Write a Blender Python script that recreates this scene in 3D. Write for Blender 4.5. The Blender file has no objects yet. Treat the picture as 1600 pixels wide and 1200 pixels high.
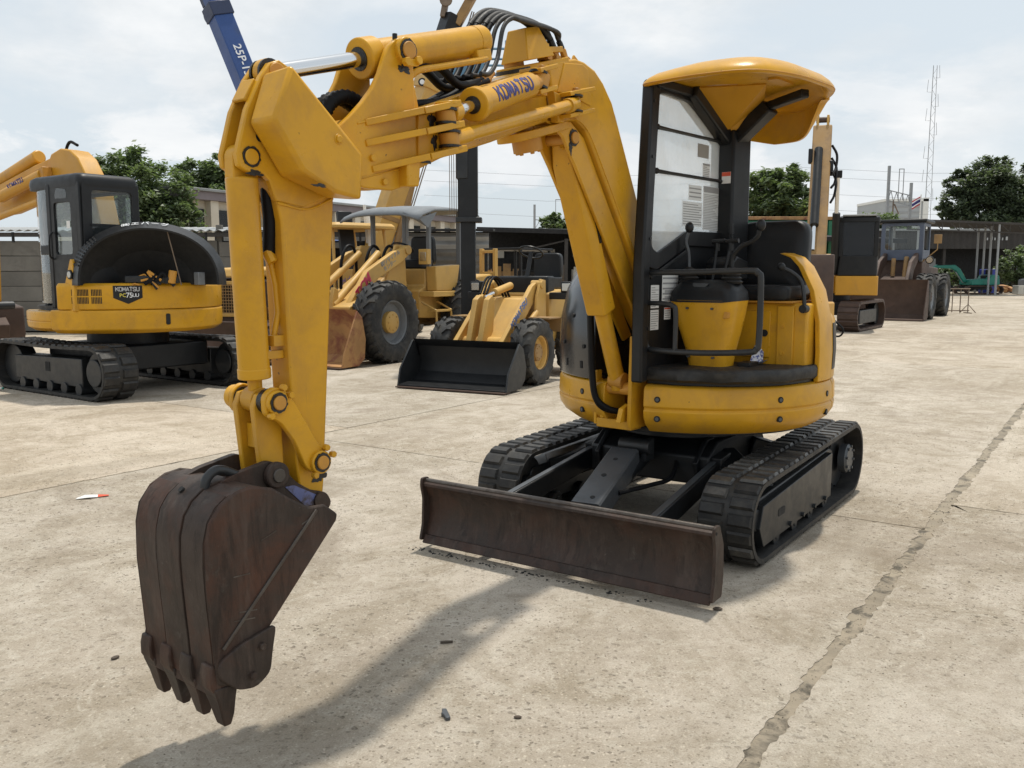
import bpy, bmesh, math, random
from mathutils import Vector, Matrix, noise
SC = bpy.context.scene
COL = SC.collection
R = math.radians
rnd = random.Random(7)

# ------------------------------------------------------------------ camera
cam_d = bpy.data.cameras.new('camera'); cam = bpy.data.objects.new('camera', cam_d); COL.objects.link(cam)
cam_d.sensor_fit = 'HORIZONTAL'; cam_d.sensor_width = 36.0; cam_d.lens = 31.5
cam_d.clip_start = 0.05; cam_d.clip_end = 5000
cam.location = (0, 0, 1.57); cam.rotation_euler = (R(90 - 7.165), 0, 0)
SC.camera = cam
SC.render.resolution_x = 1024; SC.render.resolution_y = 768

# ------------------------------------------------------------------ sky (thin bright cloud over blue) and sun
SUN_TO = Vector((0.132, 0.254, 1.0)).normalized()
SUN_EL = math.asin(SUN_TO.z); SUN_ROT = math.atan2(SUN_TO.x, SUN_TO.y)
world = bpy.data.worlds.new('World'); SC.world = world; world.use_nodes = True
nt = world.node_tree; nt.nodes.clear()
def wn(t, **kw):
    n = nt.nodes.new(t)
    for k, v in kw.items(): setattr(n, k, v)
    return n
def wl(a, b): nt.links.new(a, b)
sky = wn('ShaderNodeTexSky', sky_type='NISHITA', sun_disc=False, sun_elevation=SUN_EL, sun_rotation=SUN_ROT, air_density=1.0, dust_density=2.5, ozone_density=1.0)
bg = wn('ShaderNodeBackground'); bg.inputs['Strength'].default_value = 0.10
wo = wn('ShaderNodeOutputWorld'); wl(bg.outputs[0], wo.inputs[0])
tc = wn('ShaderNodeTexCoord')
mp = wn('ShaderNodeMapping'); mp.inputs['Scale'].default_value = (1.0, 1.0, 2.6); mp.inputs['Location'].default_value = (3.1, 0.4, 0.35)
wl(tc.outputs['Generated'], mp.inputs[0])
def wnoise(scale, detail, rough, dist=0.0):
    n = wn('ShaderNodeTexNoise'); n.inputs['Scale'].default_value = scale; n.inputs['Detail'].default_value = detail
    n.inputs['Roughness'].default_value = rough; n.inputs['Distortion'].default_value = dist; wl(mp.outputs[0], n.inputs['Vector']); return n
def wramp(src, p0, p1, c0=(0, 0, 0, 1), c1=(1, 1, 1, 1)):
    r = wn('ShaderNodeValToRGB'); r.color_ramp.elements[0].position = p0; r.color_ramp.elements[1].position = p1
    r.color_ramp.elements[0].color = c0; r.color_ramp.elements[1].color = c1; wl(src, r.inputs[0]); return r
n1 = wnoise(1.9, 9, 0.55, 0.35); n2 = wnoise(4.6, 8, 0.6, 0.2); n3 = wnoise(0.9, 3, 0.5, 0.0)
veil = wramp(n3.outputs[0], 0.30, 0.70, (0.74, 0.74, 0.74, 1), (0.96, 0.96, 0.96, 1))
mixv = wn('ShaderNodeMixRGB'); wl(veil.outputs[0], mixv.inputs[0]); wl(sky.outputs[0], mixv.inputs[1]); mixv.inputs[2].default_value = (6.9, 7.6, 8.1, 1)
cl = wramp(n1.outputs[0], 0.49, 0.60)
clc = wramp(n2.outputs[0], 0.35, 0.72, (6.7, 7.1, 7.4, 1), (9.6, 9.6, 9.55, 1))
sc_ = wn('ShaderNodeMath', operation='MULTIPLY'); wl(cl.outputs[0], sc_.inputs[0]); sc_.inputs[1].default_value = 0.85
mixc = wn('ShaderNodeMixRGB'); wl(sc_.outputs[0], mixc.inputs[0]); wl(mixv.outputs[0], mixc.inputs[1]); wl(clc.outputs[0], mixc.inputs[2])
# heaped white cloud low over the horizon, all the way round
sz = wn('ShaderNodeSeparateXYZ'); wl(tc.outputs['Generated'], sz.inputs[0])
n4 = wnoise(5.2, 12, 0.58, 0.25)
def wrange(src, a, b): r_ = wn('ShaderNodeMapRange'); r_.inputs[1].default_value = a; r_.inputs[2].default_value = b; wl(src, r_.inputs[0]); return r_.outputs[0]
def wmul(a, b): m_ = wn('ShaderNodeMath', operation='MULTIPLY'); wl(a, m_.inputs[0]); wl(b, m_.inputs[1]); return m_.outputs[0]
cu = wmul(wrange(n4.outputs[0], 0.50, 0.57), wmul(wrange(sz.outputs[2], 0.24, 0.13), wrange(sz.outputs[2], -0.02, 0.03)))
cuc = wramp(n2.outputs[0], 0.36, 0.62, (7.7, 7.9, 8.1, 1), (9.3, 9.3, 9.25, 1))
cub = wn('ShaderNodeMath', operation='MULTIPLY'); wl(cu, cub.inputs[0]); cub.inputs[1].default_value = 0.8
mixk = wn('ShaderNodeMixRGB'); wl(cub.outputs[0], mixk.inputs[0]); wl(mixc.outputs[0], mixk.inputs[1]); wl(cuc.outputs[0], mixk.inputs[2])
wl(mixk.outputs[0], bg.inputs[0])

sun_d = bpy.data.lights.new('sun', 'SUN'); sun_d.energy = 3.05; sun_d.angle = R(2.0); sun_d.color = (1.0, 0.945, 0.85)
sun = bpy.data.objects.new('sun', sun_d); COL.objects.link(sun)
sun.rotation_euler = (-SUN_TO).to_track_quat('-Z', 'Y').to_euler(); sun.location = (4, 10, 20)

SC.view_settings.view_transform = 'Standard'; SC.view_settings.look = 'None'
SC.view_settings.exposure = 0.14; SC.view_settings.gamma = 1.0; SC.view_settings.use_curve_mapping = False
SC.cycles.max_bounces = 8; SC.cycles.transparent_max_bounces = 16

# ------------------------------------------------------------------ materials
M = {}
def newmat(name):
    m = bpy.data.materials.new(name); m.use_nodes = True; t = m.node_tree; t.nodes.clear()
    o = t.nodes.new('ShaderNodeOutputMaterial'); b = t.nodes.new('ShaderNodeBsdfPrincipled'); t.links.new(b.outputs[0], o.inputs[0])
    M[name] = m
    return m, t, b
def node(t, typ, **kw):
    n = t.nodes.new(typ)
    for k, v in kw.items():
        if k in n.inputs: n.inputs[k].default_value = v
        else: setattr(n, k, v)
    return n
def nz(t, vec, scale, detail=4, rough=0.55, dist=0.0):
    n = node(t, 'ShaderNodeTexNoise', Scale=scale, Detail=detail, Roughness=rough, Distortion=dist)
    t.links.new(vec, n.inputs['Vector']); return n.outputs[0]
def ramp(t, src, p0, p1, a=0.0, b=1.0):
    r = node(t, 'ShaderNodeMapRange'); r.inputs[1].default_value = p0; r.inputs[2].default_value = p1
    r.inputs[3].default_value = a; r.inputs[4].default_value = b; t.links.new(src, r.inputs[0]); return r.outputs[0]
def mixc_(t, fac, a, b, mode='MIX'):
    m = node(t, 'ShaderNodeMixRGB', blend_type=mode)
    for i, x in ((0, fac), (1, a), (2, b)):
        if hasattr(x, 'links'): t.links.new(x, m.inputs[i])
        elif i == 0: m.inputs[0].default_value = x
        else: m.inputs[i].default_value = (*x[:3], 1)
    return m.outputs[0]
def mul(t, a, b):
    m = node(t, 'ShaderNodeMath', operation='MULTIPLY')
    for i, x in ((0, a), (1, b)):
        if hasattr(x, 'links'): t.links.new(x, m.inputs[i])
        else: m.inputs[i].default_value = x
    return m.outputs[0]
def bump(t, b, h, strength=0.2, dist=0.01):
    n = node(t, 'ShaderNodeBump', Strength=strength, Distance=dist); t.links.new(h, n.inputs['Height']); t.links.new(n.outputs[0], b.inputs['Normal'])
def shifted(t):
    # object coordinates, moved by a random step per object so that copies do not share their wear
    c = node(t, 'ShaderNodeTexCoord').outputs['Object']; r = node(t, 'ShaderNodeObjectInfo').outputs['Random']
    a = node(t, 'ShaderNodeVectorMath', operation='ADD'); t.links.new(c, a.inputs[0]); t.links.new(mul(t, r, 37.0), a.inputs[1]); return a.outputs[0]
def nzv(t, vec, scale, amt):
    n = node(t, 'ShaderNodeTexNoise', Scale=scale, Detail=3.0); t.links.new(vec, n.inputs['Vector'])
    sc = node(t, 'ShaderNodeVectorMath', operation='SCALE'); t.links.new(n.outputs['Color'], sc.inputs[0]); sc.inputs['Scale'].default_value = amt
    a = node(t, 'ShaderNodeVectorMath', operation='ADD'); t.links.new(vec, a.inputs[0]); t.links.new(sc.outputs[0], a.inputs[1]); return a.outputs[0]
def surf(name, col, rough=0.45, metal=0.0, var=0.12, vscale=3.0, dirt=None, damt=0.5, dscale=6.0, dlo=0.55, dhi=0.72, bumps=0.05, bscale=60.0, spec=0.5, coat=0.0, dirt2=None, d2lo=0.62, d2hi=0.7, d2scale=22.0, chips=False, streak=False):
    m, t, b = newmat(name)
    co = shifted(t)
    c = mixc_(t, ramp(t, nz(t, co, vscale, 5, 0.6), 0.3, 0.7), tuple(x * (1 - var) for x in col), tuple(min(1, x * (1 + var)) for x in col))
    rv = ramp(t, nz(t, co, dscale * 1.7, 6, 0.65), 0.3, 0.7, rough * 0.82, min(1, rough * 1.22))
    if dirt:
        f = mul(t, ramp(t, nz(t, co, dscale, 8, 0.68, 0.4), dlo, dhi), damt)
        c = mixc_(t, f, c, dirt)
    if dirt2:
        c = mixc_(t, ramp(t, nz(t, co, d2scale, 6, 0.7, 0.3), d2lo, d2hi, 0, 0.85), c, dirt2)
    t.links.new(c, b.inputs['Base Color']); t.links.new(rv, b.inputs['Roughness'])
    b.inputs['Metallic'].default_value = metal; b.inputs['Specular IOR Level'].default_value = spec
    b.inputs['Coat Weight'].default_value = coat; b.inputs['Coat Roughness'].default_value = 0.15
    if streak:
        sm = node(t, 'ShaderNodeMapping'); sm.inputs['Scale'].default_value = (1.0, 1.0, 0.16); sm.inputs['Rotation'].default_value = (0.12, 0.08, 0.0); t.links.new(co, sm.inputs[0])
        c = mixc_(t, mul(t, ramp(t, nz(t, sm.outputs[0], 11, 7, 0.7, 0.4), 0.50, 0.68), 0.55), c, tuple(x * 2.3 for x in col))
        c = mixc_(t, mul(t, ramp(t, nz(t, sm.outputs[0], 19, 6, 0.7, 0.6), 0.52, 0.66), 0.6), c, tuple(x * 0.35 for x in col))
        c = mixc_(t, mul(t, ramp(t, nz(t, co, 55, 4, 0.7), 0.66, 0.74), 0.5), c, (0.13, 0.115, 0.10))
        t.links.new(c, b.inputs['Base Color'])
    if chips:
        vv = node(t, 'ShaderNodeTexVoronoi', Scale=26.0, feature='F1'); t.links.new(nzv(t, co, 40, 0.02), vv.inputs['Vector'])
        sr = node(t, 'ShaderNodeSeparateColor'); t.links.new(vv.outputs['Color'], sr.inputs[0])
        fch = mul(t, ramp(t, vv.outputs['Distance'], 0.05, 0.13, 1.0, 0.0), ramp(t, sr.outputs[0], 0.955, 0.965))
        c2 = mixc_(t, mul(t, fch, 0.9), c, (0.045, 0.030, 0.020))
        sc = node(t, 'ShaderNodeMapping'); sc.inputs['Scale'].default_value = (1.0, 1.0, 0.07); sc.inputs['Rotation'].default_value = (0.3, 0.2, 0.0); t.links.new(co, sc.inputs[0])
        scr = ramp(t, nz(t, sc.outputs[0], 34, 3, 0.6, 0.2), 0.715, 0.75); c2 = mixc_(t, mul(t, scr, 0.35), c2, (0.20, 0.11, 0.035))
        t.links.new(c2, b.inputs['Base Color'])
    if bumps: bump(t, b, nz(t, co, bscale, 3, 0.6), bumps, 0.01)
    return m
surf('yellow', (0.605, 0.312, 0.017), 0.31, var=0.09, vscale=2.6, spec=0.33, dirt=(0.36, 0.185, 0.045), damt=0.55, dscale=5.0, dlo=0.47, dhi=0.72, bumps=0.05, bscale=70, dirt2=(0.30, 0.16, 0.04), d2lo=0.70, d2hi=0.76, d2scale=30, chips=True)
surf('yellow_worn', (0.52, 0.245, 0.030), 0.5, var=0.10, vscale=3, dirt=(0.22, 0.13, 0.06), damt=0.5, dscale=7, dlo=0.5, dhi=0.72, bumps=0.08, bscale=70, dirt2=(0.03, 0.025, 0.02), d2lo=0.70, d2hi=0.76)
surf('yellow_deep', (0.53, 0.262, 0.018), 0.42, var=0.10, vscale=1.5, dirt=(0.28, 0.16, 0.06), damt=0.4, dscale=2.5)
surf('tan', (0.56, 0.335, 0.085), 0.5, var=0.10, vscale=1.5, dirt=(0.30, 0.20, 0.10), damt=0.45, dscale=2.5, dlo=0.48, dhi=0.75)
surf('tan_dirty', (0.33, 0.195, 0.07), 0.6, var=0.14, vscale=1.2, dirt=(0.16, 0.10, 0.06), damt=0.7, dscale=2.2, dlo=0.46, dhi=0.7)
surf('black', (0.0085, 0.0095, 0.011), 0.42, var=0.25, spec=0.35, dirt=(0.05, 0.047, 0.042), damt=0.18, dscale=5, dlo=0.5, dhi=0.8, bumps=0.05)
surf('black_gloss', (0.009, 0.012, 0.017), 0.24, var=0.2, dirt=(0.10, 0.10, 0.10), damt=0.10, dscale=3, bumps=0.03, bscale=20, coat=0.4)
surf('black_steel', (0.016, 0.018, 0.020), 0.42, metal=0.1, var=0.25, dirt=(0.055, 0.05, 0.044), damt=0.3, dscale=6, dlo=0.48, dhi=0.75)
surf('dark_gap', (0.010, 0.010, 0.010), 0.75, var=0.2, bumps=0)
surf('grease', (0.012, 0.011, 0.010), 0.35, var=0.3, bumps=0.4, bscale=80)
surf('rubber', (0.014, 0.0135, 0.013), 0.58, var=0.25, vscale=8, dirt=(0.085, 0.075, 0.06), damt=0.40, dscale=9, dlo=0.47, dhi=0.72, bumps=0.25, bscale=45)
surf('rubber_worn', (0.045, 0.043, 0.040), 0.40, var=0.25, vscale=10, dirt=(0.16, 0.145, 0.12), damt=0.5, dscale=14, dlo=0.45, dhi=0.7, bumps=0.25, bscale=60)
surf('tyre', (0.020, 0.020, 0.020), 0.7, var=0.2, vscale=4, dirt=(0.13, 0.115, 0.09), damt=0.55, dscale=5, dlo=0.47, dhi=0.75, bumps=0.3, bscale=30)
surf('hose', (0.006, 0.006, 0.007), 0.55, spec=0.18, var=0.2, bumps=0.1, bscale=120)
surf('rust_bucket', (0.044, 0.032, 0.026), 0.58, spec=0.25, metal=0.0, var=0.35, vscale=5, dirt=(0.095, 0.038, 0.022), damt=0.7, dscale=3.0, dlo=0.46, dhi=0.68, bumps=0.18, bscale=35, dirt2=(0.085, 0.07, 0.058), d2lo=0.60, d2hi=0.72, d2scale=9, streak=True)
surf('rust_blade', (0.038, 0.027, 0.022), 0.52, spec=0.3, metal=0.05, var=0.3, vscale=3, dirt=(0.062, 0.030, 0.020), damt=0.7, dscale=3.5, dlo=0.45, dhi=0.65, bumps=0.15, bscale=30, dirt2=(0.07, 0.06, 0.05), d2lo=0.60, d2hi=0.72, d2scale=8, streak=True)
surf('rust_edge', (0.09, 0.078, 0.068), 0.42, metal=0.35, var=0.3, vscale=9, dirt=(0.05, 0.035, 0.028), damt=0.8, dscale=10, dlo=0.45, dhi=0.6, bumps=0.15)
surf('old_blue', (0.12, 0.14, 0.30), 0.5, var=0.2, vscale=8, dirt=(0.05, 0.035, 0.03), damt=0.9, dscale=14, dlo=0.5, dhi=0.6)
surf('steel_plate', (0.085, 0.092, 0.10), 0.42, metal=0.4, var=0.15, vscale=4, dirt=(0.05, 0.05, 0.05), damt=0.6, dscale=6)
surf('grey_paint', (0.16, 0.17, 0.18), 0.45, var=0.15, dirt=(0.08, 0.075, 0.07), damt=0.4)
surf('rust_tan', (0.42, 0.225, 0.085), 0.65, var=0.2, vscale=2, dirt=(0.20, 0.055, 0.035), damt=0.85, dscale=2.6, dlo=0.46, dhi=0.62)
surf('brown_steel', (0.075, 0.045, 0.033), 0.6, metal=0.1, var=0.3, vscale=2, dirt=(0.035, 0.026, 0.022), damt=0.7, dscale=2)
surf('teal', (0.015, 0.19, 0.145), 0.45, var=0.15, dirt=(0.07, 0.10, 0.08), damt=0.4)
surf('crane_blue', (0.020, 0.065, 0.23), 0.4, var=0.12, vscale=0.8, dirt=(0.04, 0.06, 0.12), damt=0.5, dscale=1.2)
surf('crane_blue_dark', (0.012, 0.025, 0.075), 0.45, var=0.15, vscale=0.8)
surf('basket_blue', (0.10, 0.22, 0.34), 0.5, var=0.15, dirt=(0.06, 0.10, 0.15), damt=0.5)
surf('cream_wall', (0.62, 0.56, 0.46), 0.8, var=0.07, vscale=0.4, dirt=(0.40, 0.35, 0.28), damt=0.3, dscale=0.7)
surf('mauve_roof', (0.20, 0.17, 0.18), 0.7, var=0.12, vscale=0.5)
surf('grey_wall', (0.36, 0.38, 0.39), 0.8, var=0.06, vscale=0.3)
surf('plank_grey', (0.145, 0.135, 0.118), 0.85, var=0.25, vscale=0.8, dirt=(0.065, 0.06, 0.052), damt=0.6, dscale=1.2)
surf('zinc', (0.30, 0.31, 0.31), 0.5, metal=0.2, var=0.15, vscale=0.6, dirt=(0.16, 0.14, 0.12), damt=0.5, dscale=0.9)
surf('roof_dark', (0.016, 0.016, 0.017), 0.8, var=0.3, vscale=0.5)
surf('roof_brown', (0.045, 0.040, 0.036), 0.75, var=0.25, vscale=0.5)
surf('bark', (0.075, 0.058, 0.043), 0.9, var=0.3, vscale=3)
surf('rail_steel', (0.20, 0.15, 0.11), 0.6, metal=0.3, var=0.2)
surf('mast_grey', (0.30, 0.31, 0.32), 0.6, var=0.1)
surf('white_plastic', (0.70, 0.70, 0.67), 0.5, var=0.05)
surf('label_white', (0.72, 0.72, 0.70), 0.55, var=0.04)
surf('label_ink', (0.30, 0.30, 0.30), 0.6, var=0.1)
surf('label_red', (0.62, 0.08, 0.03), 0.5, var=0.05)
surf('text_blue', (0.035, 0.035, 0.17), 0.5, var=0.1)
surf('text_faded_blue', (0.13, 0.20, 0.42), 0.6, var=0.1)
surf('text_violet', (0.24, 0.16, 0.36), 0.6, var=0.1)
surf('text_white', (0.78, 0.79, 0.80), 0.5, var=0.03)
surf('text_silver', (0.42, 0.42, 0.42), 0.4, var=0.05)
surf('text_yellow', (0.75, 0.62, 0.10), 0.5, var=0.05)
surf('text_magenta', (0.60, 0.04, 0.10), 0.5, var=0.06)
surf('wood', (0.30, 0.19, 0.10), 0.85, var=0.3, vscale=6)
surf('flag_red', (0.45, 0.03, 0.05), 0.8, var=0.05)
surf('flag_blue', (0.03, 0.03, 0.16), 0.8, var=0.05)
surf('junk_white', (0.55, 0.53, 0.47), 0.7, var=0.1)
surf('cloth_grey', (0.20, 0.215, 0.23), 0.8, var=0.1)
surf('drum_blue', (0.02, 0.04, 0.30), 0.4, var=0.1)
def chrome(name, col, rough):
    m, t, b = newmat(name); b.inputs['Base Color'].default_value = (*col, 1); b.inputs['Metallic'].default_value = 1; b.inputs['Roughness'].default_value = rough
chrome('chrome', (0.72, 0.73, 0.74), 0.12); chrome('lamp_glass', (0.5, 0.5, 0.48), 0.25)
def glass(name, tint, alpha, rough=0.05, haze=None):
    m, t, b = newmat(name)
    o = [n for n in t.nodes if n.type == 'OUTPUT_MATERIAL'][0]
    tr = node(t, 'ShaderNodeBsdfTransparent'); tr.inputs[0].default_value = (*tint, 1)
    gl = node(t, 'ShaderNodeBsdfGlossy'); gl.inputs['Roughness'].default_value = rough; gl.inputs[0].default_value = (1, 1, 1, 1)
    lw = node(t, 'ShaderNodeLayerWeight'); lw.inputs[0].default_value = 0.5
    pw = node(t, 'ShaderNodeMath', operation='POWER'); t.links.new(lw.outputs['Facing'], pw.inputs[0]); pw.inputs[1].default_value = 4.0
    s = node(t, 'ShaderNodeMixShader'); t.links.new(ramp(t, pw.outputs[0], 0.0, 1.0, 0.03, 0.9), s.inputs[0]); t.links.new(tr.outputs[0], s.inputs[1]); t.links.new(gl.outputs[0], s.inputs[2])
    out = s.outputs[0]
    df = node(t, 'ShaderNodeBsdfTranslucent'); df.inputs[0].default_value = (*(haze or (0.6, 0.62, 0.62)), 1)
    d2 = node(t, 'ShaderNodeBsdfDiffuse'); d2.inputs[0].default_value = (*(haze or (0.6, 0.62, 0.62)), 1)
    dd = node(t, 'ShaderNodeMixShader'); dd.inputs[0].default_value = 0.5; t.links.new(df.outputs[0], dd.inputs[1]); t.links.new(d2.outputs[0], dd.inputs[2])
    co = node(t, 'ShaderNodeTexCoord').outputs['Object']
    f = ramp(t, nz(t, co, 1.6, 6, 0.6, 0.5), 0.3, 0.75, alpha * 0.6, min(1, alpha * 1.4))
    s2 = node(t, 'ShaderNodeMixShader'); t.links.new(f, s2.inputs[0]); t.links.new(out, s2.inputs[1]); t.links.new(dd.outputs[0], s2.inputs[2])
    t.links.new(s2.outputs[0], o.inputs[0]); t.nodes.remove(b)
glass('hazy_glass', (0.97, 0.985, 0.99), 0.42, 0.06, (0.86, 0.90, 0.91))
glass('cab_glass', (0.88, 0.91, 0.91), 0.03, 0.03, (0.3, 0.32, 0.32))
glass('dull_glass', (0.20, 0.22, 0.24), 0.25, 0.08, (0.12, 0.13, 0.15))

def leafmat(name, a, b_):
    m, t, b = newmat(name)
    o = [n for n in t.nodes if n.type == 'OUTPUT_MATERIAL'][0]
    co = node(t, 'ShaderNodeTexCoord').outputs['Object']
    c = mixc_(t, ramp(t, nz(t, co, 1.1, 5, 0.7), 0.32, 0.68), a, b_)
    t.links.new(c, b.inputs['Base Color']); b.inputs['Roughness'].default_value = 0.5
    tl = node(t, 'ShaderNodeBsdfTranslucent'); t.links.new(mixc_(t, 1.0, c, (1.1, 1.25, 0.6), 'MULTIPLY'), tl.inputs[0])
    ms = node(t, 'ShaderNodeMixShader'); ms.inputs[0].default_value = 0.4; t.links.new(b.outputs[0], ms.inputs[1]); t.links.new(tl.outputs[0], ms.inputs[2]); t.links.new(ms.outputs[0], o.inputs[0])
leafmat('leaf', (0.105, 0.145, 0.080), (0.185, 0.230, 0.120)); leafmat('leaf_dark', (0.080, 0.102, 0.070), (0.130, 0.158, 0.100))

# concrete of the yard: worn grey-tan surface with scoured patches, pits, exposed aggregate and stains
def concrete(name):
    m, t, b = newmat(name)
    g = node(t, 'ShaderNodeNewGeometry').outputs['Position']
    oi = node(t, 'ShaderNodeObjectInfo').outputs['Random']
    mpn = node(t, 'ShaderNodeMapping'); mpn.inputs['Rotation'].default_value = (0, 0, R(34.3)); t.links.new(g, mpn.inputs[0])
    st_ = node(t, 'ShaderNodeMapping'); st_.inputs['Scale'].default_value = (1.0, 0.16, 1.0); t.links.new(mpn.outputs[0], st_.inputs[0]); gs = st_.outputs[0]
    base = mixc_(t, ramp(t, nz(t, g, 0.30, 6, 0.6, 0.6), 0.34, 0.66), (0.420, 0.345, 0.258), (0.610, 0.525, 0.425))
    base = mixc_(t, mul(t, ramp(t, nz(t, g, 1.3, 8, 0.75, 1.2), 0.42, 0.62), 0.75), base, (0.315, 0.252, 0.172))
    base = mixc_(t, mul(t, ramp(t, nz(t, gs, 2.1, 7, 0.72, 0.7), 0.50, 0.70), 0.50), base, (0.62, 0.545, 0.435))
    base = mixc_(t, mul(t, ramp(t, nz(t, g, 6.5, 8, 0.78, 1.2), 0.50, 0.66), 0.60), base, (0.64, 0.565, 0.455))
    base = mixc_(t, mul(t, ramp(t, nz(t, g, 11.0, 8, 0.8, 1.4), 0.54, 0.68), 0.60), base, (0.225, 0.180, 0.125))
    gr = mixc_(t, 1.0, base, (0.84, 0.89, 0.95), 'MULTIPLY')
    base = mixc_(t, ramp(t, oi, 0.0, 1.0, 0.0, 0.75), base, gr)
    rough_zone = ramp(t, nz(t, g, 0.55, 5, 0.65, 0.5), 0.36, 0.60)
    v1 = node(t, 'ShaderNodeTexVoronoi', Scale=62.0, feature='F1'); t.links.new(nzv(t, g, 60, 0.012), v1.inputs['Vector'])
    rr = node(t, 'ShaderNodeSeparateColor'); t.links.new(v1.outputs['Color'], rr.inputs[0])
    sp = mul(t, ramp(t, v1.outputs['Distance'], 0.20, 0.36, 1.0, 0.0), ramp(t, rough_zone, 0.0, 1.0, 0.35, 1.0))
    lightg = mul(t, sp, ramp(t, rr.outputs[0], 0.72, 0.76)); darkg = mul(t, sp, ramp(t, rr.outputs[0], 0.40, 0.36))
    base = mixc_(t, mul(t, lightg, 0.60), base, (0.68, 0.61, 0.49)); base = mixc_(t, mul(t, darkg, 0.70), base, (0.115, 0.092, 0.062))
    v2 = node(t, 'ShaderNodeTexVoronoi', Scale=30.0, feature='F1'); t.links.new(nzv(t, g, 26, 0.045), v2.inputs['Vector'])
    r2 = node(t, 'ShaderNodeSeparateColor'); t.links.new(v2.outputs['Color'], r2.inputs[0])
    pd = node(t, 'ShaderNodeMath', operation='SUBTRACT'); t.links.new(v2.outputs['Distance'], pd.inputs[0]); t.links.new(mul(t, r2.outputs[2], 0.34), pd.inputs[1])
    pit = mul(t, ramp(t, pd.outputs[0], -0.06, 0.06, 1.0, 0.0), mul(t, ramp(t, r2.outputs[1], 0.60, 0.64), ramp(t, rough_zone, 0.0, 1.0, 0.15, 1.0)))
    base = mixc_(t, mul(t, pit, 0.62), base, (0.125, 0.100, 0.070))
    st = mul(t, ramp(t, nz(t, g, 0.62, 7, 0.72, 1.1), 0.52, 0.68), 0.62)
    base = mixc_(t, st, base, (0.235, 0.190, 0.140))
    ty = mul(t, ramp(t, nz(t, gs, 0.9, 4, 0.6, 0.3), 0.58, 0.70), 0.35); base = mixc_(t, ty, base, (0.27, 0.228, 0.170))
    base = mixc_(t, mul(t, ramp(t, nz(t, g, 46, 6, 0.72, 1.8), 0.565, 0.655), 0.50), base, (0.185, 0.148, 0.105))
    base = mixc_(t, mul(t, ramp(t, nz(t, g, 33, 6, 0.72, 1.5), 0.58, 0.68), 0.50), base, (0.70, 0.62, 0.51))
    fine = nz(t, g, 150, 5, 0.8)
    base = mixc_(t, 1.0, base, mixc_(t, ramp(t, fine, 0.28, 0.72), (0.70, 0.70, 0.70), (1.22, 1.22, 1.22)), 'MULTIPLY')
    t.links.new(base, b.inputs['Base Color']); b.inputs['Roughness'].default_value = 0.88; b.inputs['Specular IOR Level'].default_value = 0.25
    h = node(t, 'ShaderNodeMath', operation='ADD'); t.links.new(nz(t, g, 70, 7, 0.8), h.inputs[0]); t.links.new(mul(t, pit, -1.4), h.inputs[1])
    h2 = node(t, 'ShaderNodeMath', operation='ADD'); t.links.new(h.outputs[0], h2.inputs[0]); t.links.new(mul(t, nz(t, g, 11, 6, 0.75, 1.2), 1.3), h2.inputs[1])
    bump(t, b, h2.outputs[0], 0.75, 0.009)
concrete('concrete')
surf('joint_fill', (0.27, 0.228, 0.168), 0.95, var=0.25, vscale=3, dirt=(0.055, 0.048, 0.036), damt=0.85, dscale=7, dlo=0.5, dhi=0.62, bumps=0.6, bscale=50)
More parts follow.
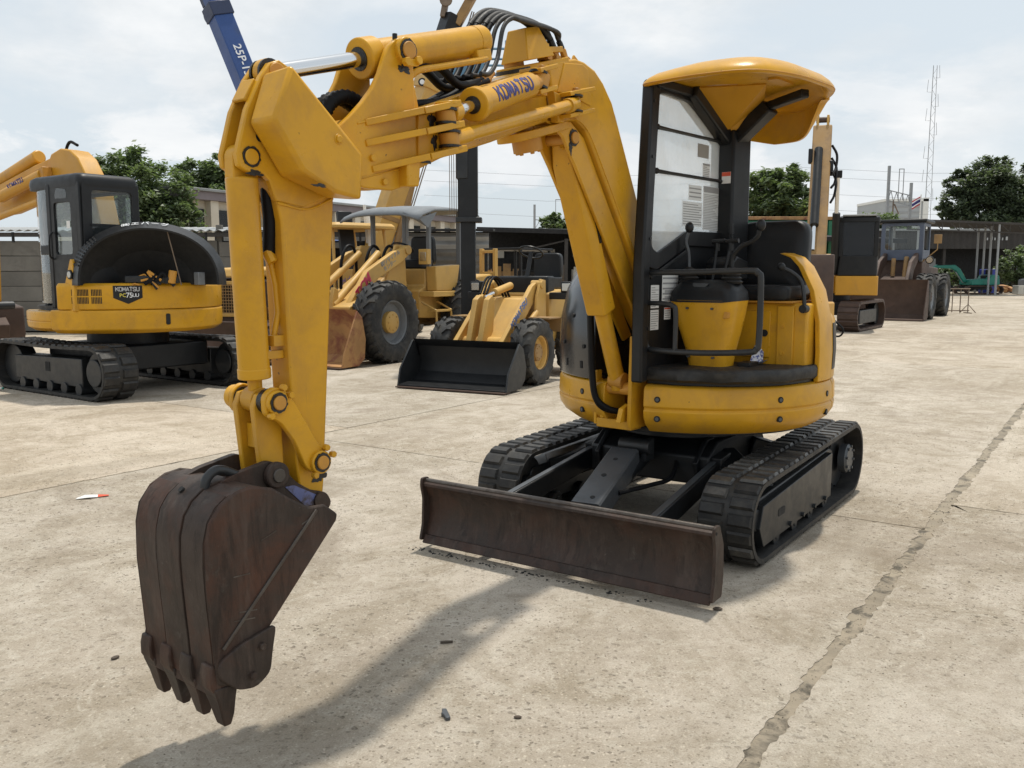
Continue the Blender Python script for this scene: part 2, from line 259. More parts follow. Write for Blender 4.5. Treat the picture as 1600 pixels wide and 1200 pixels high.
# ------------------------------------------------------------------ mesh helpers
def V3(*a): return Vector(a)
class MB:
    def __init__(s): s.v = []; s.f = []
    def add(s, vs, fs):
        o = len(s.v); s.v += [Vector(p) for p in vs]; s.f += [tuple(i + o for i in f) for f in fs]; return s
    def box(s, x0, x1, y0, y1, z0, z1):
        vs = [(x, y, z) for x in (x0, x1) for y in (y0, y1) for z in (z0, z1)]
        return s.add(vs, [(0, 1, 3, 2), (4, 6, 7, 5), (0, 4, 5, 1), (2, 3, 7, 6), (0, 2, 6, 4), (1, 5, 7, 3)])
    def loft(s, rings, closed=True, caps=True):
        n = len(rings[0]); vs = [p for r in rings for p in r]; fs = []
        for k in range(len(rings) - 1):
            for i in range(n if closed else n - 1):
                j = (i + 1) % n; fs.append((k * n + i, k * n + j, (k + 1) * n + j, (k + 1) * n + i))
        if caps: fs.append(tuple(range(n))[::-1]); fs.append(tuple(range((len(rings) - 1) * n, len(rings) * n)))
        return s.add(vs, fs)
    def prism(s, poly, a0, a1, axis='y'):
        # poly: 2-D points in the plane across the axis, extruded from a0 to a1 (y: (x,z); z: (x,y); x: (y,z))
        f = {'y': lambda p, a: (p[0], a, p[1]), 'z': lambda p, a: (p[0], p[1], a), 'x': lambda p, a: (a, p[0], p[1])}[axis]
        return s.loft([[f(p, a0) for p in poly], [f(p, a1) for p in poly]])
    def cyl(s, p0, p1, r0, r1=None, n=16, caps=True):
        p0 = Vector(p0); p1 = Vector(p1); r1 = r0 if r1 is None else r1
        d = (p1 - p0).normalized(); a = d.orthogonal().normalized(); b = d.cross(a)
        rings = [[p + (a * math.cos(2 * math.pi * i / n) + b * math.sin(2 * math.pi * i / n)) * r for i in range(n)] for p, r in ((p0, r0), (p1, r1))]
        return s.loft(rings, True, caps)
    def tube(s, path, r, n=8, closed=False, caps=True):
        P = [Vector(p) for p in path]; rings = []; up = None; m = len(P)
        for i, p in enumerate(P):
            d = (P[(i + 1) % m] - P[i - 1]) if closed else (P[min(i + 1, m - 1)] - P[max(i - 1, 0)])
            d.normalize()
            if up is None: up = d.orthogonal().normalized()
            up = (up - d * up.dot(d)).normalized(); b = d.cross(up); rr = r[i] if isinstance(r, (list, tuple)) else r
            rings.append([p + (up * math.cos(2 * math.pi * k / n) + b * math.sin(2 * math.pi * k / n)) * rr for k in range(n)])
        if closed: rings.append(rings[0])
        return s.loft(rings, True, caps and not closed)
    def lathe(s, prof, c=(0, 0, 0), a0=0.0, a1=360.0, n=32, axis='z', close=False):
        # prof: (radius, height) list; closed profile if close; sector caps when it is not a full turn
        full = abs(a1 - a0) >= 359.9; m = n if full else n + 1; rings = []
        for i in range(m):
            t = R(a0 + (a1 - a0) * i / n); ct, st = math.cos(t), math.sin(t); ring = []
            for r, h in prof:
                p = {'z': (r * ct, r * st, h), 'y': (r * ct, h, r * st), 'x': (h, r * ct, r * st)}[axis]
                ring.append((p[0] + c[0], p[1] + c[1], p[2] + c[2]))
            rings.append(ring)
        if full: rings.append(rings[0])
        return s.loft(rings, close, close and not full)
    def obox(s, p0, p1, w, h, up=(0, 0, 1), w1=None, h1=None):
        # a bar of w (sideways) x h (along up) from p0 to p1
        p0 = Vector(p0); p1 = Vector(p1); d = (p1 - p0).normalized(); up = Vector(up); sd = d.cross(up).normalized(); u = sd.cross(d)
        w1 = w if w1 is None else w1; h1 = h if h1 is None else h1
        rings = [[p + sd * (a * ww / 2) + u * (b * hh / 2) for a, b in ((-1, -1), (1, -1), (1, 1), (-1, 1))] for p, ww, hh in ((p0, w, h), (p1, w1, h1))]
        return s.loft(rings)
    def sphere(s, c, r, n=12, m=8, sc=(1, 1, 1)):
        rings = []
        for j in range(1, m):
            t = math.pi * j / m; rings.append([(c[0] + sc[0] * r * math.sin(t) * math.cos(2 * math.pi * i / n), c[1] + sc[1] * r * math.sin(t) * math.sin(2 * math.pi * i / n), c[2] + sc[2] * r * math.cos(t)) for i in range(n)])
        return s.loft(rings)
    def xf(s, mat, start=0):
        for i in range(start, len(s.v)): s.v[i] = mat @ s.v[i]
        return s
    def mesh(s, name, mat, smooth=35):
        me = bpy.data.meshes.new(name); me.from_pydata([tuple(p) for p in s.v], [], s.f)
        bm = bmesh.new(); bm.from_mesh(me); bmesh.ops.remove_doubles(bm, verts=bm.verts, dist=1e-6); bmesh.ops.recalc_face_normals(bm, faces=bm.faces); bm.to_mesh(me); bm.free()
        if mat is not None: me.materials.append(M[mat])
        if smooth:
            for p in me.polygons: p.use_smooth = True
            me.set_sharp_from_angle(angle=R(smooth))
        return me
    def build(s, name, mat, parent=None, bevel=0.0, smooth=35, seg=2, loc=None):
        o = bpy.data.objects.new(name, s.mesh(name, mat, smooth)); COL.objects.link(o)
        if parent is not None: o.parent = parent
        if loc: o.location = loc
        if bevel:
            b = o.modifiers.new('bevel', 'BEVEL'); b.width = bevel; b.segments = seg; b.limit_method = 'ANGLE'; b.angle_limit = R(32); b.harden_normals = False; b.use_clamp_overlap = True
        return o
def tag(o, label, cat, group=None, kind=None):
    o['label'] = label; o['category'] = cat
    if group: o['group'] = group
    if kind: o['kind'] = kind
    return o
def struct(o): o['kind'] = 'structure'; return o
def thing(name, label, cat, loc=(0, 0, 0), fwd=None, group=None):
    o = bpy.data.objects.new(name, None); COL.objects.link(o); o.location = loc; o.empty_display_size = 0.3
    if fwd is not None: o.rotation_euler = (0, 0, math.atan2(fwd[1], fwd[0]))
    return tag(o, label, cat, group)
def again(o, parent, name=None, loc=None, rot=None):
    c = o.copy(); COL.objects.link(c); c.parent = parent
    if loc is not None: c.location = loc
    if rot is not None: c.rotation_euler = rot
    return c
def bez(pts, n=8):
    # Catmull-Rom through the points
    P = [Vector(p) for p in pts]; out = []
    for i in range(len(P) - 1):
        a = P[i - 1] if i else P[0] * 2 - P[1]; b, c = P[i], P[i + 1]; d = P[i + 2] if i + 2 < len(P) else c * 2 - b
        for k in range(n):
            t = k / n; out.append(0.5 * ((2 * b) + (c - a) * t + (2 * a - 5 * b + 4 * c - d) * t * t + (3 * b - a - 3 * c + d) * t ** 3))
    out.append(P[-1]); return out
def rrect(pts, r, n=4):
    # round the corners of a 2-D polygon
    out = []; m = len(pts)
    for i in range(m):
        a, b, c = Vector(pts[i - 1]), Vector(pts[i]), Vector(pts[(i + 1) % m])
        ri = r[i] if isinstance(r, (list, tuple)) else r
        if ri <= 0: out.append(tuple(b)); continue
        d0 = (a - b); d1 = (c - b); q = min(ri, d0.length * 0.45, d1.length * 0.45); p0 = b + d0.normalized() * q; p1 = b + d1.normalized() * q
        for k in range(n + 1):
            t = k / n; out.append(tuple(p0 * (1 - t) ** 2 + b * 2 * t * (1 - t) + p1 * t * t))
    return out
def plate_hole(mb, outer, inner, a0, a1, axis='y'):
    # a plate with one opening: outer and inner polygon, both with the same count of points
    f = {'y': lambda p, a: (p[0], a, p[1]), 'z': lambda p, a: (p[0], p[1], a), 'x': lambda p, a: (a, p[0], p[1])}[axis]
    n = len(outer); rings = [[f(p, a0) for p in outer], [f(p, a1) for p in outer], [f(p, a1) for p in inner], [f(p, a0) for p in inner]]
    rings.append(rings[0]); return mb.loft(rings, True, False)
_tc = {}
def text_obj(body, name, mat, parent, origin, xdir, ydir, size, depth=0.003, shear=0.0, bold=0.0, width=1.0, align='CENTER', wrap=None):
    key = body + str((shear, bold, width))
    cu = bpy.data.curves.new('t', 'FONT'); cu.body = body; cu.size = 1.0; cu.align_x = align; cu.align_y = 'CENTER'; cu.shear = shear; cu.offset = bold; cu.resolution_u = 3
    tmp = bpy.data.objects.new('t', cu); COL.objects.link(tmp)
    dg = bpy.context.evaluated_depsgraph_get(); me = bpy.data.meshes.new_from_object(tmp.evaluated_get(dg))
    bpy.data.objects.remove(tmp); bpy.data.curves.remove(cu)
    bm = bmesh.new(); bm.from_mesh(me)
    if wrap:
        bmesh.ops.triangulate(bm, faces=bm.faces[:])
        for k in range(-8, 9):
            bmesh.ops.bisect_plane(bm, geom=bm.verts[:] + bm.edges[:] + bm.faces[:], plane_co=(0, k * 0.08, 0), plane_no=(0, 1, 0))
    r = bmesh.ops.extrude_face_region(bm, geom=bm.faces[:])
    top = [g for g in r['geom'] if isinstance(g, bmesh.types.BMVert)]
    tops = set(top); O = Vector(origin); X = Vector(xdir).normalized(); Y = Vector(ydir).normalized(); N = X.cross(Y)
    for v in bm.verts:
        x, y = v.co.x * size * width, v.co.y * size; d = depth if v in tops else -depth * 0.6
        if wrap:
            a = y / wrap; v.co = O - N * wrap + X * x + (N * math.cos(a) + Y * math.sin(a)) * (wrap + d)
        else: v.co = O + X * x + Y * y + N * d
    bmesh.ops.recalc_face_normals(bm, faces=bm.faces)
    bm.to_mesh(me); bm.free(); me.materials.clear(); me.materials.append(M[mat]); me.name = name
    for p in me.polygons: p.use_smooth = False
    o = bpy.data.objects.new(name, me); COL.objects.link(o); o.parent = parent
    return o
def polyface(mb, pts): return mb.add(pts, [tuple(range(len(pts)))])

GLYPH = {'K': [[(0, 0), (0, 1.4)], [(0.98, 1.4), (0.10, 0.68)], [(0.30, 0.85), (1.02, 0)]], 'O': [[(0.0, 0.25), (0.0, 1.15), (0.22, 1.4), (0.78, 1.4), (1.0, 1.15), (1.0, 0.25), (0.78, 0), (0.22, 0), (0.0, 0.25)]],
         'M': [[(0, 0), (0.08, 1.4)], [(0.08, 1.4), (0.52, 0.35)], [(0.52, 0.35), (0.98, 1.4)], [(0.98, 1.4), (1.06, 0)]], 'A': [[(0, 0), (0.5, 1.4)], [(0.5, 1.4), (1.0, 0)], [(0.22, 0.42), (0.78, 0.42)]],
         'T': [[(0, 1.4), (1.0, 1.4)], [(0.5, 1.62), (0.5, 0)]], 'S': [[(1.0, 1.18), (0.80, 1.4), (0.2, 1.4), (0.0, 1.12), (0.14, 0.80), (0.86, 0.60), (1.0, 0.28), (0.8, 0), (0.2, 0), (0.0, 0.22)]],
         'U': [[(0, 1.4), (0, 0.26), (0.22, 0), (0.78, 0), (1.0, 0.26), (1.0, 1.4)]]}
def logo(word, parent, origin, xdir, ydir, height, mat, depth=0.002, wrap=None, weight=0.30, pitch=1.42):
    """heavy block lettering, one mesh per letter, bent round a cylinder of radius wrap if given"""
    O = Vector(origin); X = Vector(xdir).normalized(); Y = Vector(ydir).normalized(); N = X.cross(Y); k = height / 1.4
    def put(x, y, d):
        x = (x - (len(word) * pitch - (pitch - 1)) / 2) * k; y = (y - 0.7) * k
        if wrap: a = y / wrap; return O - N * wrap + X * x + (N * math.cos(a) + Y * math.sin(a)) * (wrap + d)
        return O + X * x + Y * y + N * d
    for i, ch in enumerate(word):
        mb = MB(); h = weight / 2
        for si, st in enumerate(GLYPH[ch]):
            for j in range(len(st) - 1):
                a, b = Vector(st[j]), Vector(st[j + 1]); t = (b - a).normalized(); nn_ = Vector((-t.y, t.x)); a = a - t * h * 0.55; b = b + t * h * 0.55; rings = []
                for q in range(6):
                    c = a.lerp(b, q / 5); l, r = c + nn_ * h, c - nn_ * h; dd = depth + 0.00012 * (si + j)
                    rings.append([put(i * pitch + l.x, l.y, -depth), put(i * pitch + r.x, r.y, -depth), put(i * pitch + r.x, r.y, dd), put(i * pitch + l.x, l.y, dd)])
                mb.loft(rings)
        mb.build('letter', mat, parent, 0, 0)
# ------------------------------------------------------------------ ground: concrete slabs with worn joints
TH = R(34.3); GS = V3(math.sin(TH), math.cos(TH), 0); GQ = V3(math.cos(TH), -math.sin(TH), 0)
def qs(q, s, z=0.0): return GQ * q + GS * s + V3(0, 0, z)
gm = MB(); gm.add([(-900, -60, -0.03), (900, -60, -0.03), (900, 1800, -0.03), (-900, 1800, -0.03)], [(0, 1, 2, 3)])
ground = struct(gm.build('ground', 'concrete', smooth=0))
jb = MB(); jb.add([qs(-29, -7, -0.004), qs(32, -7, -0.004), qs(32, 59, -0.004), qs(-29, 59, -0.004)], [(0, 1, 2, 3)])
jb.build('joint_bed', 'joint_fill', ground, smooth=0)
def ragged(p, amp, seed, f=1.0):
    a = noise.noise(Vector((p.x * 1.3 * f, p.y * 1.3 * f, seed))) * 0.55 + noise.noise(Vector((p.x * 6 * f, p.y * 6 * f, seed + 9))) * 0.6 + noise.noise(Vector((p.x * 23 * f, p.y * 23 * f, seed + 5))) * 0.55 + noise.noise(Vector((p.x * 60, p.y * 60, seed + 2))) * 0.18
    return a * amp
wide = {-0.9: (0.034, 0.034), -6.4: (0.012, 0.012)}
def slab(q0, q1, s0, s1, g0, g1, seed):
    # g0, g1: (half gap, raggedness) of the two long edges
    near = s0 < 14 and q0 > -12 and q1 < 16
    st = (0.02 if q0 in wide or q1 in wide else 0.05) if near else 0.6; pts = []
    def edge(a, b, inward, gap, amp, sd):
        n = max(2, int((b - a).length / st))
        for i in range(n):
            p = a.lerp(b, i / n); d = max(gap * 0.15, gap + ragged(p, amp, sd)); pts.append(p + inward * d)
    A, B, C_, D = qs(q0, s0), qs(q1, s0), qs(q1, s1), qs(q0, s1)
    edge(A, B, GS, 0.007, 0.006, seed); edge(B, C_, -GQ, g1[0], g1[1], seed + 2); edge(C_, D, -GS, 0.007, 0.006, seed + 3); edge(D, A, GQ, g0[0], g0[1], seed + 4)
    lo, hi = q0 + g0[0] * 0.6, q1 - g1[0] * 0.6
    pts = [p + GQ * (max(lo, min(hi, p.dot(GQ))) - p.dot(GQ)) + GS * (max(s0 + 0.004, min(s1 - 0.004, p.dot(GS))) - p.dot(GS)) for p in pts]
    n = len(pts); mb = MB(); dz = V3(0, 0, -0.022)
    ins = []
    cen = (A + C_) / 2; hq, hs = (q1 - q0) / 2 - 0.15, (s1 - s0) / 2 - 0.15
    for p in pts:
        d = p - cen; ins.append(cen + GQ * max(-hq, min(hq, d.dot(GQ))) + GS * max(-hs, min(hs, d.dot(GS))))
    cr = [cen + GQ * a + GS * b for a, b in ((-hq, -hs), (hq, -hs), (hq, hs), (-hq, hs))]
    mb.add(pts + [p + dz for p in pts] + ins, [(i, i + n, (i + 1) % n + n, (i + 1) % n) for i in range(n)] + [(i, (i + 1) % n, (i + 1) % n + 2 * n, i + 2 * n) for i in range(n)])
    mb.add(cr, [(0, 1, 2, 3)])
    mb.build('slab', 'concrete', ground, smooth=0)
lane = [(-28.4, 6.0), (-22.9, 3.0), (-17.4, 8.5), (-11.9, 6.45), (-6.4, 5.85), (-0.9, 6.57), (4.6, 3.2), (10.1, 7.5), (15.6, 5.2), (21.1, 6.1), (26.6, 4.0)]
for i, (q0, s0) in enumerate(lane[:-1]):
    q1 = lane[i + 1][0]; s = s0 - 10.5
    while s < 57:
        slab(q0, q1, max(s, -6.5), min(s + 10.5, 58), wide.get(q0, (0.008, 0.008)), wide.get(q1, (0.008, 0.008)), rnd.uniform(0, 90)); s += 10.5
# ------------------------------------------------------------------ crawler undercarriage
def hull_path(circles, n):
    P = []
    for (x, z, r) in circles:
        for k in range(96): a = 2 * math.pi * k / 96; P.append((x + r * math.cos(a), z + r * math.sin(a)))
    P = sorted(set((round(a, 6), round(b, 6)) for a, b in P))
    def half(pp):
        h = []
        for p in pp:
            while len(h) > 1 and (h[-1][0] - h[-2][0]) * (p[1] - h[-2][1]) - (h[-1][1] - h[-2][1]) * (p[0] - h[-2][0]) <= 0: h.pop()
            h.append(p)
        return h
    H = half(P)[:-1] + half(P[::-1])[:-1]
    L = [0.0]
    for i in range(len(H)): L.append(L[-1] + math.dist(H[i], H[(i + 1) % len(H)]))
    out = []; tot = L[-1]; j = 0
    for k in range(n):
        d = tot * k / n
        while L[j + 1] < d: j += 1
        t = (d - L[j]) / max(1e-9, L[j + 1] - L[j]); a, b = H[j], H[(j + 1) % len(H)]
        out.append((a[0] + (b[0] - a[0]) * t, a[1] + (b[1] - a[1]) * t, math.atan2(b[1] - a[1], b[0] - a[0])))
    return out, tot
def track(root, y0, y1, circles, nl, lug, thick=0.03, rotz=0.0, mats=('rubber', 'rubber'), rows=2, worn=None, sag=0.0, inner_guides=True):
    """belt loop from y0 to y1 round the circles (outer radius of the belt); lug=(length along, height)"""
    path, tot = hull_path(circles, nl * 2)
    zmax = max(p[1] for p in path)
    if sag:
        xs = [p[0] for p in path]; x0, x1 = min(xs), max(xs)
        path = [(x, z - (sag * math.sin(math.pi * (x - x0) / (x1 - x0)) ** 2 if z > zmax * 0.75 else 0), a) for x, z, a in path]
    mb = MB(); rings = []
    for x, z, a in path:
        nx, nzz = math.sin(a), -math.cos(a)      # outward normal (path runs counter-clockwise)
        rings.append([(x, y0, z), (x, y1, z), (x - nx * thick, y1, z - nzz * thick), (x - nx * thick, y0, z - nzz * thick)])
    rings.append(rings[0]); mb.loft(rings, True, False)
    belt = mb.build('track_belt', mats[0], root, smooth=50); belt.rotation_euler.z = rotz
    w = (y1 - y0); la, lh = lug; lm = MB()
    if rows == 2: ww = w * 0.44
    else: ww = w
    # tapered block, outward +z, along x
    a, b = la / 2, la * 0.36
    lm.loft([[(-a, -ww / 2, 0.0), (a, -ww / 2, 0.0), (a, ww / 2, 0.0), (-a, ww / 2, 0.0)], [(-b, -ww / 2 + 0.008, lh), (b, -ww / 2 + 0.008, lh), (b, ww / 2 - 0.008, lh), (-b, ww / 2 - 0.008, lh)]])
    me = [lm.mesh('track_lug', mats[1], 0), lm.mesh('track_lug', worn or mats[1], 0)]
    nm = 'track_lug' if rows == 2 else 'track_shoe'
    for k in range(nl):
        for r in range(rows):
            idx = (2 * k + r) % (2 * nl); x, z, an = path[idx]
            if z < 0.01 and rows == 2 and k % 2: pass
            o = bpy.data.objects.new(nm, me[1 if (worn and rnd.random() < 0.16) else 0]); COL.objects.link(o); o.parent = belt
            yy = (y0 + y1) / 2 if rows == 1 else (y0 + ww / 2 + 0.004 if r == 0 else y1 - ww / 2 - 0.004)
            o.location = (x, yy, z); o.rotation_euler = (math.pi, -an, 0) if False else (0, 0, 0)
            nx, nzz = math.sin(an), -math.cos(an)
            # local z -> outward normal (nx,0,nz), local x -> tangent
            tx, tz = math.cos(an), math.sin(an)
            o.rotation_euler = Matrix(((tx, 0, nx), (0, -1, 0), (tz, 0, nzz))).to_euler()
    return belt
# ------------------------------------------------------------------ the mini excavator in front
PSI = R(39.5)
EX = thing('mini_excavator', 'yellow mini excavator with open canopy, rusty bucket and dozer blade in the foreground', 'excavator', (1.12, 5.85, 0), (-math.sin(PSI), -math.cos(PSI)))
# the front linkage is swung out to the operator's left: its placement, and a blend towards it along the offset boom
FRONT_S, FRONT_T = 0.902, V3(0.512, 0.280, 0.154)
CUR = [None]
def swing(p, t): return p * (1 - (1 - FRONT_S) * t) + FRONT_T * t
def along(p): return swing(p, max(0.0, min(1.0, (p.x - 1.68) / 0.80)))
def part(mb, name, mat, bevel=0.0, parent=None, smooth=35, rz=0.0, seg=2):
    if CUR[0]: mb.v = [(swing(p, 1.0) if CUR[0] == 'front' else along(p)) for p in mb.v]
    o = mb.build(name, mat, parent or EX, bevel, smooth, seg)
    if rz: o.rotation_euler.z = rz
    return o
TR = R(5.0)
# --- undercarriage
circ = [(0.865, 0.232, 0.212), (0.30, 0.30, 0.195), (-0.985, 0.262, 0.242)]
circ = [(0.855, 0.242, 0.222), (-0.20, 0.285, 0.19), (-0.985, 0.266, 0.246)]
for y0, y1 in ((0.576, 0.876), (-0.876, -0.576)):
    sgn = 1 if y0 > 0 else -1; yo = 0.876 * sgn
    track(EX, y0, y1, circ, 56, (0.066, 0.015), 0.026, TR, ('rubber', 'rubber'), 2, 'rubber_worn')
    ym = (y0 + y1) / 2
    m = MB(); m.prism(rrect([(0.78, 0.085), (0.86, 0.20), (0.80, 0.335), (-0.62, 0.395), (-0.70, 0.36), (-0.70, 0.12), (-0.6, 0.085)], 0.03), ym - 0.075, ym + 0.075)
    fr = part(m, 'track_frame', 'black_steel', 0.008, rz=TR)
    ys = ym + 0.075 * sgn
    m = MB(); m.prism([(0.80, 0.085), (0.87, 0.20), (0.82, 0.315), (-0.52, 0.385), (-0.52, 0.095)], min(ys, ys + 0.045 * sgn), max(ys, ys + 0.045 * sgn)); p = part(m, 'side_plate', 'black_steel', 0.004, fr); p.rotation_euler.z = 0
    m = MB(); m.prism(rrect([(0.45, 0.20), (0.57, 0.20), (0.57, 0.245), (0.45, 0.245)], 0.02), ys + 0.042 * sgn, ys + 0.047 * sgn); part(m, 'slot', 'dark_gap', 0, fr)
    for x in (0.55, 0.22, -0.10, -0.42):
        m = MB(); m.cyl((x, ym - 0.11, 0.085), (x, ym + 0.11, 0.085), 0.055, n=18); m.cyl((x, ym - 0.115, 0.085), (x, ym + 0.115, 0.085), 0.022, n=12); part(m, 'track_roller', 'black_steel', 0.004, rz=TR)
    m = MB(); m.cyl((0.855, ym - 0.06, 0.242), (0.855, ym + 0.06, 0.242), 0.185, n=32); m.cyl((0.855, ym - 0.10, 0.242), (0.855, ym + 0.10, 0.242), 0.06, n=20); part(m, 'idler_wheel', 'black_steel', 0.006, rz=TR)
    m = MB(); m.cyl((-0.985, ym - 0.03, 0.266), (-0.985, ym + 0.03, 0.266), 0.20, n=32)
    for k in range(14):
        a = 2 * math.pi * k / 14; m.obox((-0.985 + 0.19 * math.cos(a), ym, 0.266 + 0.19 * math.sin(a)), (-0.985 + 0.222 * math.cos(a), ym, 0.266 + 0.222 * math.sin(a)), 0.05, 0.04, (0, 1, 0))
    sp = part(m, 'sprocket', 'black_steel', 0, rz=TR)
    m = MB(); m.lathe([(0.001, 0.06), (0.085, 0.06), (0.10, 0.045), (0.10, 0.0), (0.001, 0.0)] if sgn > 0 else [(0.001, -0.06), (0.085, -0.06), (0.10, -0.045), (0.10, 0.0), (0.001, 0.0)], (-0.985, ym + 0.06 * sgn, 0.266), n=32, axis='y'); part(m, 'travel_motor_cap', 'steel_plate', 0, sp)
    for k in range(8):
        a = 2 * math.pi * k / 8 + 0.2; m = MB(); m.cyl((-0.985 + 0.085 * math.cos(a), ym + 0.11 * sgn, 0.266 + 0.085 * math.sin(a)), (-0.985 + 0.085 * math.cos(a), ym + 0.128 * sgn, 0.266 + 0.085 * math.sin(a)), 0.010, n=6); part(m, 'bolt', 'steel_plate', 0, sp)
    for x in (0.36, 0.12, -0.12, -0.36):
        m = MB(); m.cyl((x, ys, 0.115), (x, ys + 0.062 * sgn, 0.115), 0.014, n=6); part(m, 'roller_bolt', 'black_steel', 0, fr)
m = MB(); m.prism([(0.50, 0.30), (0.50, 0.47), (0.36, 0.55), (-0.40, 0.55), (-0.5, 0.42), (-0.5, 0.28)], -0.40, 0.40)
for s in (-1, 1):
    for x0, x1 in ((0.42, 0.52), (-0.42, -0.52)):
        m.obox((x0 * 0.6, 0.36 * s, 0.42), (x1, 0.70 * s, 0.28), 0.20, 0.16)
part(m, 'center_frame', 'black', 0.012, rz=TR)
m = MB(); m.cyl((0, 0, 0.545), (0, 0, 0.635), 0.38, n=48); part(m, 'swing_bearing', 'black', 0.006)
m = MB(); m.cyl((0, 0, 0.55), (0, 0, 0.61), 0.43, n=48); part(m, 'swing_gear', 'black_steel', 0.006)
# dozer blade: C section, end plates, arms, cylinder under a cover plate
BX, BZ, BYC = 0.060, 0.034, 0.030
prof = [(1.575, 0.355), (1.590, 0.345), (1.592, 0.332), (1.575, 0.318), (1.545, 0.26), (1.535, 0.19), (1.548, 0.11), (1.585, 0.035), (1.600, 0.015), (1.570, 0.015), (1.530, 0.06), (1.512, 0.12), (1.500, 0.19), (1.510, 0.27), (1.535, 0.335), (1.550, 0.355)]
prof = [(a + BX, b + BZ) for a, b in prof]
m = MB(); m.prism(prof, -0.862 + BYC, 0.862 + BYC); bl = part(m, 'dozer_blade', 'rust_blade', 0.0, rz=TR, smooth=40)
m = MB(); m.tube([(1.562 + BX, -0.866 + BYC, 0.358 + BZ), (1.562 + BX, 0.866 + BYC, 0.358 + BZ)], 0.014, 10); part(m, 'top_lip', 'rust_edge', 0, bl)
m = MB(); m.prism([(a + BX, b + BZ) for a, b in ((1.606, 0.004), (1.612, 0.010), (1.588, 0.05), (1.575, 0.05), (1.590, 0.004))], -0.858 + BYC, 0.858 + BYC); part(m, 'cutting_edge', 'rust_blade', 0, bl)
for s in (-1, 1):
    m = MB(); m.prism([(a + BX, b + BZ) for a, b in rrect([(1.500, 0.02), (1.620, 0.02), (1.595, 0.11), (1.588, 0.26), (1.606, 0.335), (1.600, 0.378), (1.545, 0.378), (1.490, 0.27), (1.485, 0.12)], 0.015, 3)], min(0.862 * s, 0.878 * s) + BYC, max(0.862 * s, 0.878 * s) + BYC); part(m, 'end_plate', 'rust_blade', 0.003, bl)
    m = MB(); m.cyl((1.588 + BX, 0.876 * s + BYC, 0.345 + BZ), (1.588 + BX, 0.880 * s + BYC, 0.345 + BZ), 0.008, n=10); part(m, 'bolt_hole', 'dark_gap', 0, bl)
    m = MB(); m.obox((0.36, 0.415 * s, 0.40), (1.575, 0.455 * s, 0.225), 0.055, 0.12); m.obox((0.30, 0.415 * s, 0.40), (0.46, 0.415 * s, 0.385), 0.10, 0.17); part(m, 'blade_arm', 'black', 0.008, rz=TR)
    m = MB(); m.obox((0.46, 0.417 * s, 0.444), (1.555, 0.455 * s, 0.290), 0.035, 0.010); part(m, 'arm_top_plate', 'steel_plate', 0.002, rz=TR)
    m = MB(); m.prism([(0.30, 0.30), (0.50, 0.30), (0.55, 0.44), (0.40, 0.56), (0.28, 0.56)], 0.33 * s - 0.015, 0.33 * s + 0.015); part(m, 'arm_lug', 'black', 0.005, rz=TR)
m = MB(); m.cyl((0.55, 0.0, 0.46), (1.10, 0.02, 0.30), 0.055, n=20); m.cyl((1.10, 0.02, 0.30), (1.56, 0.03, 0.21), 0.03, n=16); part(m, 'blade_cylinder', 'black', 0, rz=TR)
m = MB()
pa, pb = V3(0.74, -0.035, 0.515), V3(1.33, 0.035, 0.318)
dd = (pb - pa).normalized(); sd = dd.cross(V3(0, 0, 1)).normalized(); nn = sd.cross(dd)
rings = []
for p in (pa, pb):
    rings.append([p + sd * a + nn * b for a, b in ((-0.088, -0.11), (-0.088, 0.0), (-0.078, 0.010), (0.078, 0.010), (0.088, 0.0), (0.088, -0.11), (0.080, -0.11), (0.080, -0.004), (-0.080, -0.004), (-0.080, -0.11))])
m.loft(rings); cp = part(m, 'cylinder_cover', 'steel_plate', 0, rz=TR)
for t, r in ((0.90, 0.014), (0.52, 0.016), (0.22, 0.014)):
    c = pa.lerp(pb, t) - sd * (0.02 if t > 0.8 else -0.005); m = MB(); m.cyl(c + nn * 0.009, c + nn * 0.0125, r, n=14); part(m, 'access_hole', 'dark_gap', 0, cp)
m = MB(); m.cyl((0.66, -0.10, 0.53), (0.66, 0.10, 0.53), 0.045, n=18); m.box(0.56, 0.68, -0.075, -0.045, 0.44, 0.57); m.box(0.56, 0.68, 0.045, 0.075, 0.44, 0.57); part(m, 'cylinder_bracket', 'black_steel', 0.004, rz=TR)
for s, off in ((1, 0.0), (-1, 0.03)):
    m = MB(); m.tube(bez([(0.40, 0.16 * s, 0.48), (0.62, 0.22 * s + off, 0.36), (0.82, 0.17 * s, 0.34), (1.05, 0.09 * s, 0.33)], 6), 0.014, 8); part(m, 'hydraulic_hose', 'hose', 0, rz=TR)

